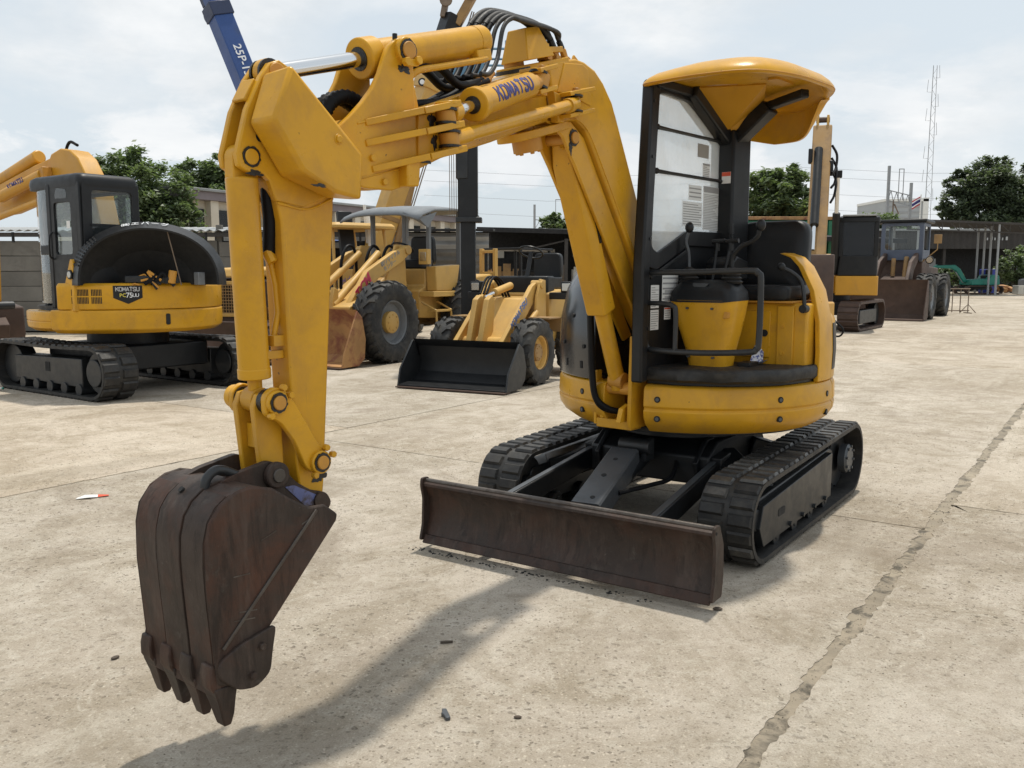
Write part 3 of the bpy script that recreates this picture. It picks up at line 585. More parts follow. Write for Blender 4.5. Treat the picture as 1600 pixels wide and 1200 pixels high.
# --- upper structure: deck, skirts, counterweight
SU, SV = -0.045, 0.055
m = MB(); m.cyl((SU, SV, 0.625), (SU, SV, 0.66), 0.74, n=64); part(m, 'deck_plate', 'black', 0.004)
sk = [(0.66, 0.655), (0.770, 0.640), (0.842, 0.690), (0.872, 0.735), (0.878, 0.778), (0.868, 0.783), (0.868, 0.793), (0.878, 0.800), (0.874, 0.890), (0.862, 0.915), (0.84, 0.925), (0.70, 0.925)]
def skirt(name, a0, a1, n):
    m = MB(); m.lathe(sk, (SU, SV, 0), a0, a1, n, 'z', True); return part(m, name, 'yellow', 0.007, smooth=40)
rb = skirt('skirt_panel', 9.5, 100, 40); lb = skirt('skirt_panel', -100, -8.0, 40); cw = skirt('counterweight', 100.6, 259.4, 56)
for own, angs in ((rb, (15, 62, 92)), (lb, (-21, -70))):
    for a in angs:
        for z in (0.845, 0.733):
            ca, sa = math.cos(R(a)), math.sin(R(a)); p = lambda r: (SU + r * ca, SV + r * sa, z)
            m = MB(); m.cyl(p(0.862), p(0.8795), 0.017, 0.018, n=20); o = part(m, 'bolt_recess', 'dark_gap', 0, own)
            m = MB(); m.cyl(p(0.865), p(0.8815), 0.011, n=8); part(m, 'bolt', 'steel_plate', 0, own)
# recess around the boom foot
m = MB(); m.box(0.30, 0.80, -0.155, -0.135, 0.66, 0.985); part(m, 'foot_bracket', 'yellow', 0.004)
m = MB(); m.prism([(0.84, 0.66), (0.855, 0.70), (0.835, 1.20), (0.80, 1.20), (0.30, 1.05), (0.30, 0.66)], 0.112, 0.136); part(m, 'foot_bracket', 'yellow', 0.004)
m = MB(); m.box(0.20, 0.80, -0.135, 0.112, 0.645, 0.70); part(m, 'foot_floor', 'yellow', 0.004)
m = MB(); m.prism([(0.70, 0.70), (0.89, 0.70), (0.86, 0.78), (0.79, 0.80)], 0.06, 0.09); part(m, 'stop_lug', 'yellow', 0.003)
m = MB(); m.cyl((0.765, -0.13, 0.885), (0.765, 0.11, 0.885), 0.038, n=24); fp = part(m, 'cylinder_foot_pin', 'yellow_worn', 0.004)
m = MB(); m.prism([(0.60, 0.70), (0.80, 0.70), (0.815, 0.87), (0.79, 0.925), (0.74, 0.925), (0.60, 0.98)], -0.11, -0.085); part(m, 'cylinder_foot_lug', 'yellow', 0.004)

# engine hood (rear) and the black side cover on the right
hp = [(0.868, 0.925), (0.872, 1.10), (0.862, 1.28), (0.820, 1.46), (0.745, 1.60), (0.69, 1.655), (0.62, 1.68)]
hin = [(r - 0.03, z - 0.004) for r, z in hp][::-1]
m = MB(); m.lathe(hp[:3] + [(0.80, 1.40), (0.70, 1.46), (0.30, 1.48), (0.0, 1.48), (0.0, 0.93)], (SU, SV, 0), 98, 262, 56, 'z', True); part(m, 'engine_hood', 'yellow', 0.006, smooth=40)
m = MB(); m.lathe(hp + hin, (SU, SV, 0), 84, 98.2, 8, 'z', True); fe = part(m, 'hood_side_wing', 'yellow', 0.004, smooth=40)
m = MB(); m.lathe([(0.872, 0.98), (0.876, 1.10), (0.868, 1.26), (0.862, 1.26), (0.862, 0.98)], (SU, SV, 0), 99, 122, 10, 'z', True); part(m, 'side_grille', 'black', 0, smooth=40)
m = MB(); m.lathe([(0.872, 0.925), (0.878, 1.10), (0.868, 1.28), (0.828, 1.46), (0.752, 1.61), (0.70, 1.665), (0.60, 1.70), (0.28, 1.70), (0.28, 0.93)], (SU, SV, 0), -86, -13.5, 36, 'z', True)
tc_ = part(m, 'tank_cover', 'black_gloss', 0.014, smooth=40, seg=3)
m = MB(); m.lathe(hp + [(0.50, 1.69), (0.50, 0.93)], (SU, SV, 0), -98, -86.4, 6, 'z', True); part(m, 'hood_side_wing', 'yellow', 0.006, smooth=40)
for a, z, r in ((-22, 1.50, 0.821), (-30, 1.30, 0.872), (-38, 1.13, 0.884), (-20, 1.12, 0.884)):
    ca, sa = math.cos(R(a)), math.sin(R(a)); m = MB(); m.cyl((SU + (r - 0.03) * ca, SV + (r - 0.03) * sa, z), (SU + r * ca, SV + r * sa, z), 0.013, n=14); part(m, 'cover_hole', 'dark_gap', 0, tc_)
for a in (-35, -22):
    ca, sa = math.cos(R(a)), math.sin(R(a)); m = MB(); m.obox((SU + 0.872 * ca, SV + 0.872 * sa, 0.985), (SU + 0.874 * ca, SV + 0.874 * sa, 1.03), 0.022, 0.012, (ca, sa, 0)); part(m, 'cover_slot', 'dark_gap', 0, tc_)
m = MB(); m.tube(bez([(0.45, -0.36, 1.70), (0.49, -0.40, 1.79), (0.52, -0.44, 1.78), (0.60, -0.45, 1.66)], 6), 0.012, 8); part(m, 'cover_handle', 'black', 0, tc_)
m = MB(); m.box(0.10, 0.62, -0.160, -0.134, 0.985, 1.62); part(m, 'boom_well_side', 'black', 0.004)
m = MB(); m.box(0.08, 0.10, -0.134, 0.11, 0.70, 1.60); part(m, 'boom_well_back', 'dark_gap', 0)

# --- operator's place: floor, mat, panel under the seat, console, seat, levers, rail
mo = rrect([(0.74, 0.165), (0.73, 0.40), (0.60, 0.64), (0.36, 0.83), (0.10, 0.885), (-0.10, 0.885), (-0.10, 0.165)], [0.02, 0.06, 0.12, 0.12, 0.06, 0.0, 0.0], 5)
m = MB(); m.prism(mo, 0.925, 0.968, 'z'); part(m, 'floor_plate', 'black', 0.004)
mo2 = [((p[0] + 0.03) * 1.03 - 0.015, (p[1] - 0.4) * 1.025 + 0.405) for p in mo]
rings = []
for z, e in ((0.945, 0.0), (0.96, 0.018), (1.005, 0.020), (1.022, 0.004), (1.024, -0.03)):
    rings.append([(p[0] + (e if p[0] > 0 else 0) + 0.006 * noise.noise(Vector((p[0] * 9, p[1] * 9, z * 20))), p[1] + (e * 0.6 if p[1] > 0.3 else 0), z + 0.010 * noise.noise(Vector((p[0] * 7, p[1] * 7, 3)))) for p in mo2])
m = MB(); m.loft(rings); part(m, 'floor_mat', 'rubber', 0, smooth=50)
m = MB(); m.box(-0.30, 0.14, 0.34, 0.875, 0.93, 1.385); sb = part(m, 'seat_base', 'yellow', 0.012)
m = MB(); m.box(0.139, 0.146, 0.44, 0.655, 1.06, 1.335); ap = part(m, 'access_door', 'yellow', 0.003, sb)
m = MB(); m.cyl((0.145, 0.622, 1.205), (0.150, 0.622, 1.205), 0.021, n=20); part(m, 'door_hole', 'dark_gap', 0, sb)
m = MB(); m.box(0.13, 0.155, 0.70, 0.80, 1.00, 1.37); part(m, 'base_strip', 'yellow', 0.005, sb)
for z in (1.09, 1.25):
    m = MB(); m.cyl((0.155, 0.735, z), (0.163, 0.735, z), 0.009, n=6); part(m, 'bolt', 'yellow', 0, sb)
m = MB(); m.box(-0.25, 0.175, 0.31, 0.80, 1.385, 1.398); part(m, 'seat_mount', 'yellow_worn', 0.003)
cus = rrect([(0.19, 0.315), (0.19, 0.775), (-0.20, 0.775), (-0.20, 0.315)], 0.06, 4)
rings = [[(p[0] * k + 0.0, 0.545 + (p[1] - 0.545) * k, z) for p in cus] for z, k in ((1.402, 0.97), (1.415, 1.0), (1.465, 1.0), (1.485, 0.95), (1.49, 0.6))]
m = MB(); m.loft(rings); seat = part(m, 'seat_cushion', 'black', 0.004, smooth=60)
bk = rrect([(0.235, 1.42), (0.735, 1.42), (0.715, 1.885), (0.255, 1.885)], [0.03, 0.03, 0.10, 0.10], 6)
rings = []
for k, (dx, s_) in enumerate(((-0.075, 0.93), (-0.06, 1.0), (0.0, 1.0), (0.02, 0.94), (0.012, 0.5))):
    rings.append([(-0.17 - (p[1] - 1.45) * 0.18 + dx, 0.485 + (p[0] - 0.485) * s_, 1.65 + (p[1] - 1.65) * s_) for p in bk])
m = MB(); m.loft(rings); part(m, 'seat_back', 'black', 0, smooth=60)
# pedestal console
def con_ring(z, vc, hw, uc, hu, rr=0.07): return [(uc + q[0], vc + q[1], z) for q in rrect([(hu, -hw), (hu, hw), (-hu, hw), (-hu, -hw)], rr, 5)]
m = MB(); m.loft([con_ring(1.015, 0.432, 0.118, 0.45, 0.095), con_ring(1.10, 0.432, 0.130, 0.455, 0.10), con_ring(1.22, 0.428, 0.164, 0.46, 0.11), con_ring(1.33, 0.420, 0.195, 0.465, 0.118), con_ring(1.405, 0.416, 0.210, 0.465, 0.122)])
cn = part(m, 'console', 'yellow', 0.0, smooth=45)
m = MB(); rr_ = [con_ring(1.406, 0.416, 0.212, 0.465, 0.124), con_ring(1.455, 0.414, 0.206, 0.458, 0.119), con_ring(1.500, 0.408, 0.176, 0.445, 0.095), con_ring(1.522, 0.405, 0.13, 0.435, 0.07, 0.05)]
for ring_i, ring in enumerate(rr_[:1]):
    rr_[ring_i] = [(p[0], p[1], p[2] - 0.020 * max(0, 1 - ((p[1] - 0.41) / 0.23) ** 2) * (1 if p[0] > 0.46 else 0)) for p in ring]
m.loft(rr_); part(m, 'console_cap', 'black', 0, cn, smooth=50)
m = MB(); m.prism([(0.355, 1.488), (0.375, 1.474), (0.43, 1.474), (0.455, 1.500), (0.355, 1.505)], 0.50, 0.555, 'x'); part(m, 'cap_latch', 'steel_plate', 0.003, cn)
m = MB(); m.prism([(0.565, 1.305), (0.595, 1.31), (0.60, 1.34), (0.575, 1.345)], 0.55, 0.587, 'x'); part(m, 'console_mark', 'yellow_worn', 0.002, cn)
for i, v in enumerate((0.275, 0.545)):
    m = MB(); prof_ = []
    for k in range(9): prof_.append((0.062 - 0.003 * k + (0.008 if k % 2 else -0.004), 1.50 + 0.0105 * k))
    m.lathe([(0.001, 1.50)] + prof_ + [(0.001, 1.60)], (0.45, v, 0), n=20); part(m, 'lever_boot', 'rubber', 0, cn)
m = MB(); m.tube(bez([(0.45, 0.275, 1.58), (0.45, 0.268, 1.68), (0.46, 0.255, 1.74), (0.455, 0.268, 1.80)], 5), 0.010, 8); lv = part(m, 'control_lever', 'steel_plate', 0)
m = MB(); m.sphere((0.455, 0.272, 1.825), 0.026, 14, 9, (1, 1, 1.25)); part(m, 'lever_knob', 'black', 0, lv)
m = MB(); m.tube(bez([(0.45, 0.545, 1.58), (0.45, 0.548, 1.655), (0.45, 0.60, 1.71), (0.45, 0.66, 1.735), (0.45, 0.695, 1.765), (0.45, 0.705, 1.80)], 5), 0.013, 8); lv = part(m, 'control_lever', 'black', 0)
m = MB(); m.sphere((0.45, 0.712, 1.825), 0.028, 14, 9, (1, 1, 1.2)); part(m, 'lever_knob', 'black', 0, lv)
for v0, v1 in ((0.40, 0.405), (0.465, 0.49)):
    m = MB(); m.tube([(0.40, v0, 1.52), (0.36, v1, 1.73)], 0.009, 8); m.tube([(0.36, v1, 1.69), (0.36, v1, 1.735)], 0.016, 8); lv = part(m, 'travel_lever', 'black', 0)
    m = MB(); m.tube([(0.36, v1 - 0.03, 1.742), (0.36, v1 + 0.05, 1.746)], 0.014, 8); part(m, 'lever_grip', 'black', 0, lv)
m = MB(); m.prism([(0.05, 1.52), (0.26, 1.52), (0.26, 1.62), (0.20, 1.66), (0.05, 1.63)], 0.28, 0.46); part(m, 'gauge_box', 'black', 0.01)
m = MB(); m.box(0.0, 0.24, 0.215, 0.28, 1.02, 1.55); part(m, 'side_console', 'black', 0.01)
m = MB(); m.tube([(0.05, 0.36, 1.66), (0.06, 0.345, 1.83)], 0.008, 8); m.tube([(0.06, 0.346, 1.80), (0.062, 0.342, 1.86)], 0.018, 8); part(m, 'throttle_lever', 'black', 0)
m = MB(); m.tube(bez([(0.16, 0.865, 1.36), (0.16, 0.855, 1.45), (0.16, 0.835, 1.52), (0.18, 0.79, 1.565), (0.20, 0.745, 1.59)], 5), 0.012, 8); ll = part(m, 'lock_lever', 'black_steel', 0)
m = MB(); m.sphere((0.205, 0.735, 1.597), 0.024, 12, 8); part(m, 'lever_knob', 'black', 0, ll)
m = MB(); m.cyl((0.13, 0.862, 1.355), (0.185, 0.862, 1.355), 0.024, n=12); part(m, 'lever_pivot', 'black', 0.003, ll)
m = MB(); m.box(0.05, 0.20, 0.50, 0.60, 1.024, 1.032); m.box(0.30, 0.42, 0.58, 0.66, 1.024, 1.05); part(m, 'foot_pedal', 'black', 0.004)
surf('paper', (0.62, 0.64, 0.68), 0.8, var=0.1, dirt=(0.03, 0.05, 0.25), damt=0.9, dscale=60, dlo=0.5, dhi=0.56)
m = MB(); m.add([(0.30, 0.60, 1.027), (0.20, 0.64, 1.03), (0.26, 0.70, 1.06), (0.16, 0.57, 1.13), (0.12, 0.61, 1.12)], [(0, 1, 2), (0, 3, 4, 1)])
tag(m.build('newspaper_sheet', 'paper', None, smooth=0), 'crumpled newspaper sheet on the floor beside the yellow console', 'newspaper').matrix_world = EX.matrix_basis
rail = bez([(0.815, 0.20, 1.19), (0.815, 0.20, 1.50), (0.812, 0.215, 1.548), (0.81, 0.25, 1.562), (0.81, 0.50, 1.566), (0.81, 0.82, 1.574), (0.808, 0.865, 1.56), (0.806, 0.882, 1.52), (0.806, 0.882, 1.21), (0.808, 0.868, 1.165), (0.81, 0.83, 1.148), (0.81, 0.55, 1.128), (0.81, 0.26, 1.128), (0.812, 0.215, 1.145), (0.815, 0.20, 1.19)], 5)
m = MB(); m.tube(rail[:-1], 0.0165, 12, True); rl = part(m, 'guard_rail', 'black_steel', 0)
m = MB(); m.tube(bez([(0.815, 0.20, 1.392), (0.815, 0.32, 1.392), (0.812, 0.375, 1.38), (0.81, 0.392, 1.34), (0.81, 0.392, 1.13)], 5), 0.014, 10); part(m, 'rail_branch', 'black_steel', 0, rl)
# --- canopy frame: front post, glazed side frame, forked pillar
m = MB(); m.prism([(0.905, 0.945), (0.835, 0.945), (0.825, 1.60), (0.745, 2.60), (0.81, 2.625), (0.835, 2.60), (0.905, 1.60)], 0.165, 0.235); part(m, 'front_post', 'black', 0.012)
gl = [(0.752, 2.548), (0.66, 2.562), (0.39, 2.552), (-0.05, 2.365), (-0.058, 1.812), (0.379, 1.809), (0.725, 1.672), (0.800, 1.705)]
ou = [(0.80, 2.615), (0.66, 2.640), (0.34, 2.660), (-0.13, 2.470), (-0.13, 1.72), (0.38, 1.72), (0.74, 1.575), (0.86, 1.600)]
gi = rrect(gl, 0.035, 4); go = rrect(ou, 0.035, 4)
m = MB(); plate_hole(m, go, gi, 0.175, 0.225); sf = part(m, 'side_frame', 'black', 0.005, smooth=30)
m = MB(); m.prism(gi, 0.198, 0.203); part(m, 'side_window', 'hazy_glass', 0, sf, 0)
for z0, z1 in ((2.367, 2.369), (2.128, 2.130)):
    m = MB(); m.tube([(0.79, 0.222, z0), (0.60, 0.222, z0), (-0.06, 0.222, z1)], [0.013, 0.010, 0.010], 8); m.cyl((0.79, 0.215, z0), (0.76, 0.228, z0), 0.017, n=10); part(m, 'window_bar', 'black', 0, sf)
m = MB(); m.prism([(0.85, 1.60), (0.74, 1.58), (0.38, 1.722), (-0.12, 1.722), (-0.12, 0.97), (0.84, 0.97)], 0.187, 0.203); lp = part(m, 'lower_panel', 'black', 0.003)
m = MB(); m.obox((0.79, 0.214, 1.535), (0.36, 0.214, 1.70), 0.014, 0.02); part(m, 'panel_seam', 'black_steel', 0.003, lp)
m = MB(); m.prism([(-0.035, 0.14), (-0.035, 0.30), (-0.20, 0.34), (-0.24, 0.14)], 0.93, 2.44, 'z'); pl = part(m, 'rear_pillar', 'black', 0.014)
m = MB(); m.obox((-0.14, 0.21, 2.36), (0.40, 0.21, 2.625), 0.13, 0.11); part(m, 'frame_arm', 'black', 0.012)
m = MB(); m.obox((-0.02, 0.148, 2.47), (0.32, 0.148, 2.625), 0.004, 0.05); part(m, 'arm_slot', 'grey_paint', 0.0)
m = MB(); m.obox((0.37, 0.20, 2.605), (0.79, 0.20, 2.60), 0.10, 0.05); part(m, 'top_rail', 'black', 0.008)
m = MB(); m.obox((-0.13, 0.235, 2.36), (-0.10, 0.50, 2.565), 0.11, 0.09); m.obox((-0.10, 0.49, 2.565), (0.06, 0.78, 2.585), 0.06, 0.05); part(m, 'frame_arm', 'black', 0.010)
# canopy roof: domed shell with a hollow underside and a rear drop
cpl = rrect([(0.860, 0.175), (0.900, 0.50), (0.84, 0.82), (0.55, 0.940), (0.10, 0.965), (-0.10, 0.87), (-0.40, 0.62), (-0.50, 0.38), (-0.44, 0.13), (0.2, 0.10)], [0.06, 0.15, 0.18, 0.15, 0.16, 0.12, 0.12, 0.12, 0.1, 0.1], 5)
cc = (0.26, 0.50); rings = []
def rimz(p): return 2.575 - 0.012 * max(0, (-p[0]) * 2)
for k, dz in ((0.90, 0.018), (0.97, 0.0), (1.0, 0.003), (1.014, 0.012), (1.006, 0.026), (0.965, 0.050), (0.89, 0.078), (0.75, 0.110), (0.56, 0.134), (0.33, 0.148), (0.10, 0.152)):
    rings.append([(cc[0] + (p[0] - cc[0]) * k, cc[1] + (p[1] - cc[1]) * k, rimz(p) + dz * (1 - 0.30 * max(0, (0.45 - p[1])))) for p in cpl])
m = MB(); m.loft(rings, True, False)
n_ = len(cpl); m.f.append(tuple(range(len(m.v) - n_, len(m.v))))
inn = [[(cc[0] + (p[0] - cc[0]) * k, cc[1] + (p[1] - cc[1]) * k, rimz(p) + dz) for p in cpl] for k, dz in ((0.90, 0.018), (0.86, 0.045), (0.70, 0.060), (0.40, 0.066), (0.1, 0.066))]
m.loft(inn, True, False); m.f.append(tuple(range(len(m.v) - n_, len(m.v))))
cr = part(m, 'canopy_roof', 'yellow', 0, smooth=50)
m = MB(); m.lathe([(0.001, 0.022), (0.045, 0.018), (0.05, 0.0), (0.001, 0.0)], (0.42, 0.62, 2.705), n=20); part(m, 'roof_plug', 'yellow', 0, cr)
dr = [p for p in bez([(-0.13, 0.850, 2.575), (-0.24, 0.755, 2.565), (-0.41, 0.60, 2.56), (-0.475, 0.38, 2.56), (-0.44, 0.16, 2.565)], 8)]
rings = []
for i, p in enumerate(dr):
    t = i / (len(dr) - 1); d = 0.165 * (0.5 - 0.5 * math.cos(math.pi * min(1, t / 0.58))) * (1 - 0.25 * max(0, (t - 0.75) / 0.25)) + 0.012
    n2 = Vector((cc[0] - p.x, cc[1] - p.y, 0)).normalized()
    rings.append([p + V3(0, 0, 0.03), p - V3(0, 0, d * 0.7), p - V3(0, 0, d) + n2 * 0.03, p - V3(0, 0, d) + n2 * 0.05, p - V3(0, 0, d * 0.7) + n2 * 0.025, p + n2 * 0.03 + V3(0, 0, 0.03)])
m = MB(); m.loft(rings); part(m, 'canopy_rear_drop', 'yellow', 0, cr, smooth=50)
m = MB(); m.add([(-0.02, 0.235, 2.42), (0.42, 0.20, 2.63), (0.20, 0.60, 2.638), (-0.09, 0.46, 2.60), (-0.06, 0.27, 2.42)], [(0, 1, 2), (0, 2, 3, 4)])
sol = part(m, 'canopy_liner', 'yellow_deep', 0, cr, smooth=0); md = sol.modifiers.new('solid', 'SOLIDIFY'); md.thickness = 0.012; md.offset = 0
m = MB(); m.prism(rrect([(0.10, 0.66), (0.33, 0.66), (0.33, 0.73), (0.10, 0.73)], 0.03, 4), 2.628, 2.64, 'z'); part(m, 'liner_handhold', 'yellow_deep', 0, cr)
# warning and instruction labels
def label(u0, u1, z0, z1, v, own, mat='label_white', lines=6, head=None):
    m = MB(); m.box(u0, u1, v, v + 0.0015, z0, z1); lb_ = part(m, 'label', mat, 0, own, 0)
    if head: m = MB(); m.box(u0 + 0.002, u1 - 0.002, v + 0.0012, v + 0.0026, z1 - (z1 - z0) * 0.14, z1 - 0.002); part(m, 'label_print', head, 0, own, 0)
    if lines:
        m = MB(); a, b = min(u0, u1), max(u0, u1); top = z1 - (0.17 if head else 0.05) * (z1 - z0); st = (top - z0) / (lines + 0.5)
        for k in range(lines):
            e = rnd.uniform(0.0, 0.45) * (b - a); zz = top - (k + 0.8) * st; m.box(a + 0.006 + (e if rnd.random() < 0.4 else 0), b - 0.006, v + 0.0012, v + 0.0024, zz, zz + st * 0.32)
        part(m, 'label_print', 'label_ink', 0, own, 0)
label(0.675, 0.765, 1.36, 1.492, 0.2035, lp, lines=9)
label(0.675, 0.765, 1.235, 1.35, 0.2035, lp, lines=8)
label(0.455, 0.64, 1.385, 1.558, 0.2035, lp, lines=5)
label(0.535, 0.61, 1.290, 1.36, 0.2035, lp, head='label_red', lines=4)
for k in range(2):
    for q in range(4): m = MB(); m.box(0.52, 0.61, 0.205, 0.2065, 1.40 + 0.035 * k + q * 0.007, 1.404 + 0.035 * k + q * 0.007); part(m, 'label_print', 'label_ink', 0, lp, 0)
W_ = sf
surf('label_clear', (0.70, 0.72, 0.71), 0.5, var=0.03); surf('label_tan', (0.30, 0.29, 0.27), 0.6, var=0.05)
label(0.11, 0.25, 2.255, 2.335, 0.2035, W_, 'label_tan', 0)
label(0.09, 0.18, 2.13, 2.225, 0.2035, W_, 'label_clear', 7, 'label_ink')
label(-0.04, 0.165, 1.825, 2.09, 0.2035, W_, 'label_clear', 22, 'label_ink')
label(0.18, 0.42, 1.84, 1.985, 0.2035, W_, 'label_clear', 9)
label(0.19, 0.35, 1.995, 2.085, 0.2035, W_, 'label_clear', 3)
m = MB(); m.box(-0.036, -0.0335, 0.225, 0.285, 2.115, 2.185); o = part(m, 'label', 'label_white', 0, pl, 0)
m = MB(); m.box(-0.034, -0.032, 0.226, 0.284, 2.160, 2.184); part(m, 'label_print', 'label_red', 0, pl, 0)
# seams, screws and trim on the operator's place
rim = [(cc[0] + (p[0] - cc[0]) * 1.012, cc[1] + (p[1] - cc[1]) * 1.012, rimz(p) + 0.011) for p in cpl]
m = MB(); m.tube(rim, 0.0035, 6, True); part(m, 'rim_seam', 'yellow_worn', 0, cr)
for z in (1.08, 1.36):
    for v in (0.345, 0.500):
        m = MB(); m.cyl((0.552 + 0.09 * (z - 1.05), v, z), (0.575 + 0.09 * (z - 1.05), v, z), 0.007, n=6); part(m, 'console_screw', 'steel_plate', 0, cn)
for z in (1.25, 1.75, 2.2, 2.5):
    m = MB(); m.cyl((0.84 - 0.03 * max(0, z - 1.6), 0.2345, z), (0.84 - 0.03 * max(0, z - 1.6), 0.240, z), 0.010, n=6); part(m, 'post_bolt', 'black_steel', 0)
for k in range(3):
    m = MB(); m.tube(bez([(0.20, 0.23 + 0.02 * k, 1.55), (0.30, 0.25 + 0.03 * k, 1.42), (0.28, 0.27, 1.25), (0.10, 0.24, 1.10)], 5), 0.008, 6); part(m, 'console_cable', 'hose', 0)
# --- main boom
bo = [(1.627, 2.571), (1.491, 2.615), (1.398, 2.636), (1.325, 2.633), (1.226, 2.607), (1.147, 2.555), (1.059, 2.465), (0.938, 2.247), (0.797, 1.985), (0.52, 1.50), (0.27, 1.08), (0.22, 0.97), (0.26, 0.90), (0.33, 0.92), (0.45, 1.13), (0.799, 1.621), (1.091, 2.012), (1.255, 2.237), (1.308, 2.300), (1.394, 2.335), (1.520, 2.305), (1.548, 2.441), (1.595, 2.446)]
m = MB(); m.prism(bo, -0.12, 0.12); bm_ = part(m, 'boom', 'yellow', 0.010, smooth=30)
m = MB(); m.prism([(1.56, 2.45), (1.50, 2.598), (1.35, 2.617), (1.30, 2.60), (1.27, 2.42), (1.40, 2.44)], 0.117, 0.126); part(m, 'cheek_plate', 'yellow', 0.004, bm_)
m = MB(); m.prism([(1.60, 2.30), (1.53, 2.285), (1.46, 2.245), (1.42, 2.19), (1.36, 2.12), (0.98, 1.62), (0.60, 1.15), (0.52, 1.18), (0.85, 1.66), (1.15, 2.08), (1.28, 2.26), (1.40, 2.33), (1.60, 2.31)], 0.072, 0.092); part(m, 'cylinder_cheek', 'yellow', 0.004, bm_)
m = MB(); m.prism([(1.60, 2.30), (1.53, 2.285), (1.46, 2.245), (1.42, 2.19), (1.36, 2.12), (0.98, 1.62), (0.60, 1.15), (0.52, 1.18), (0.85, 1.66), (1.15, 2.08), (1.28, 2.26), (1.40, 2.33), (1.60, 2.31)], -0.092, -0.072); part(m, 'cylinder_cheek', 'yellow', 0.004, bm_)
m = MB(); m.cyl((1.372, -0.10, 2.252), (1.372, 0.100, 2.252), 0.030, n=20); p_ = part(m, 'cylinder_pin', 'yellow_worn', 0.003, bm_)
def greased(u, z, v, r, own, s=1):
    m = MB()
    ring = [(u + (r * (1 + 0.16 * noise.noise(Vector((math.cos(k) * 3, math.sin(k) * 3, u * 9))))) * math.cos(2 * math.pi * k / 26), z + (r * (1 + 0.22 * noise.noise(Vector((k * 1.7, u * 7, v * 5))))) * math.sin(2 * math.pi * k / 26)) for k in range(26)]
    m.prism(ring, min(v, v + 0.004 * s), max(v, v + 0.004 * s)); return part(m, 'grease_ring', 'grease', 0, own, 0)
greased(1.372, 2.252, 0.092, 0.042, bm_)
m = MB(); m.cyl((1.372, 0.09, 2.252), (1.372, 0.106, 2.252), 0.030, n=22); part(m, 'pin_cap', 'yellow_worn', 0.003, bm_)
CUR[0] = None
# black hose guard on the back of the boom
m = MB(); m.obox((0.99, 0.06, 2.42), (0.86, 0.06, 2.18), 0.05, 0.035, (0, 1, 0)); part(m, 'work_lamp_guard', 'black', 0.008, bm_)
m = MB(); m.obox((1.33, 0.05, 2.665), (1.10, 0.05, 2.53), 0.03, 0.012, (0, 1, 0)); m.obox((1.33, -0.03, 2.665), (1.10, -0.03, 2.53), 0.03, 0.012, (0, 1, 0)); part(m, 'hose_bracket', 'yellow', 0.003, bm_)
# fork for the offset joint
m = MB(); m.prism(rrect([(1.45, -0.12), (1.45, 0.12), (1.70, 0.11), (1.83, 0.06), (1.83, -0.06), (1.70, -0.11)], [0, 0, 0.05, 0.05, 0.05, 0.05], 4), -0.016, 0.016, 'z'); m.xf(Matrix.Translation((1.64, 0, 2.567)) @ Matrix.Rotation(R(16), 4, 'Y') @ Matrix.Translation((-1.64, 0, 0))); fk = part(m, 'fork_plate', 'yellow', 0.004)
m = MB(); m.prism(rrect([(1.45, -0.12), (1.45, 0.12), (1.70, 0.11), (1.83, 0.06), (1.83, -0.06), (1.70, -0.11)], [0, 0, 0.05, 0.05, 0.05, 0.05], 4), -0.02, 0.02, 'z'); m.xf(Matrix.Translation((1.64, 0, 2.252)) @ Matrix.Rotation(R(16), 4, 'Y') @ Matrix.Translation((-1.64, 0, 0))); part(m, 'fork_plate', 'yellow', 0.004)
ax = Vector((math.sin(R(16)), 0, math.cos(R(16)))); pc = V3(1.70, 0, 2.40)
m = MB(); m.cyl(pc - ax * 0.22, pc + ax * 0.20, 0.05, n=24); m.cyl(pc - ax * 0.245, pc - ax * 0.17, 0.075, n=24)
for k in range(6):
    a = k * math.pi / 3; q = pc - ax * 0.255 + V3(0.055 * math.cos(a), 0.055 * math.sin(a), -0.016 * math.cos(a)); m.cyl(q, q + ax * 0.02, 0.012, n=6)
part(m, 'offset_pivot', 'yellow_worn', 0.003)
m = MB(); m.cyl(pc + ax * 0.130, pc + ax * 0.150, 0.095, n=24); part(m, 'pivot_grease', 'grease', 0)
m = MB(); m.cyl(pc - ax * 0.175, pc - ax * 0.145, 0.11, n=24); part(m, 'pivot_grease', 'grease', 0)
# hose tower on the fork
rings = []
for t in (0.0, 1.0):
    c = V3(1.70, 0.05, 2.585) + ax * (0.145 * t); a, b = 0.105 - 0.055 * t, 0.085 - 0.03 * t
    rings.append([c + V3(a, -b, -a * 0.28), c + V3(a, b, -a * 0.28), c + V3(-a, b, a * 0.28), c + V3(-a, -b, a * 0.28)])
m = MB(); m.loft(rings); tw = part(m, 'hose_tower', 'yellow', 0.005)
m = MB(); m.obox((1.745, 0.05, 2.615), (1.50, 0.05, 2.665), 0.13, 0.028); m.obox((1.72, 0.05, 2.635), (1.62, 0.05, 2.66), 0.14, 0.02); part(m, 'tower_bracket', 'yellow', 0.004, tw)
CUR[0] = 'blend'
# offset boom
ob = [(2.56, 2.235), (2.317, 2.322), (2.130, 2.395), (1.80, 2.508), (1.68, 2.535), (1.615, 2.44), (1.600, 2.305), (1.74, 2.262), (2.066, 2.152), (2.340, 2.071), (2.62, 1.985)]
m = MB(); m.prism(ob, -0.10, 0.10)
for i, p in enumerate(m.v): p.y += 0.075 * max(0, min(1, (p.x - 1.68) / 0.85))
of = part(m, 'offset_boom', 'yellow', 0.007, smooth=30)
CUR[0] = 'front'
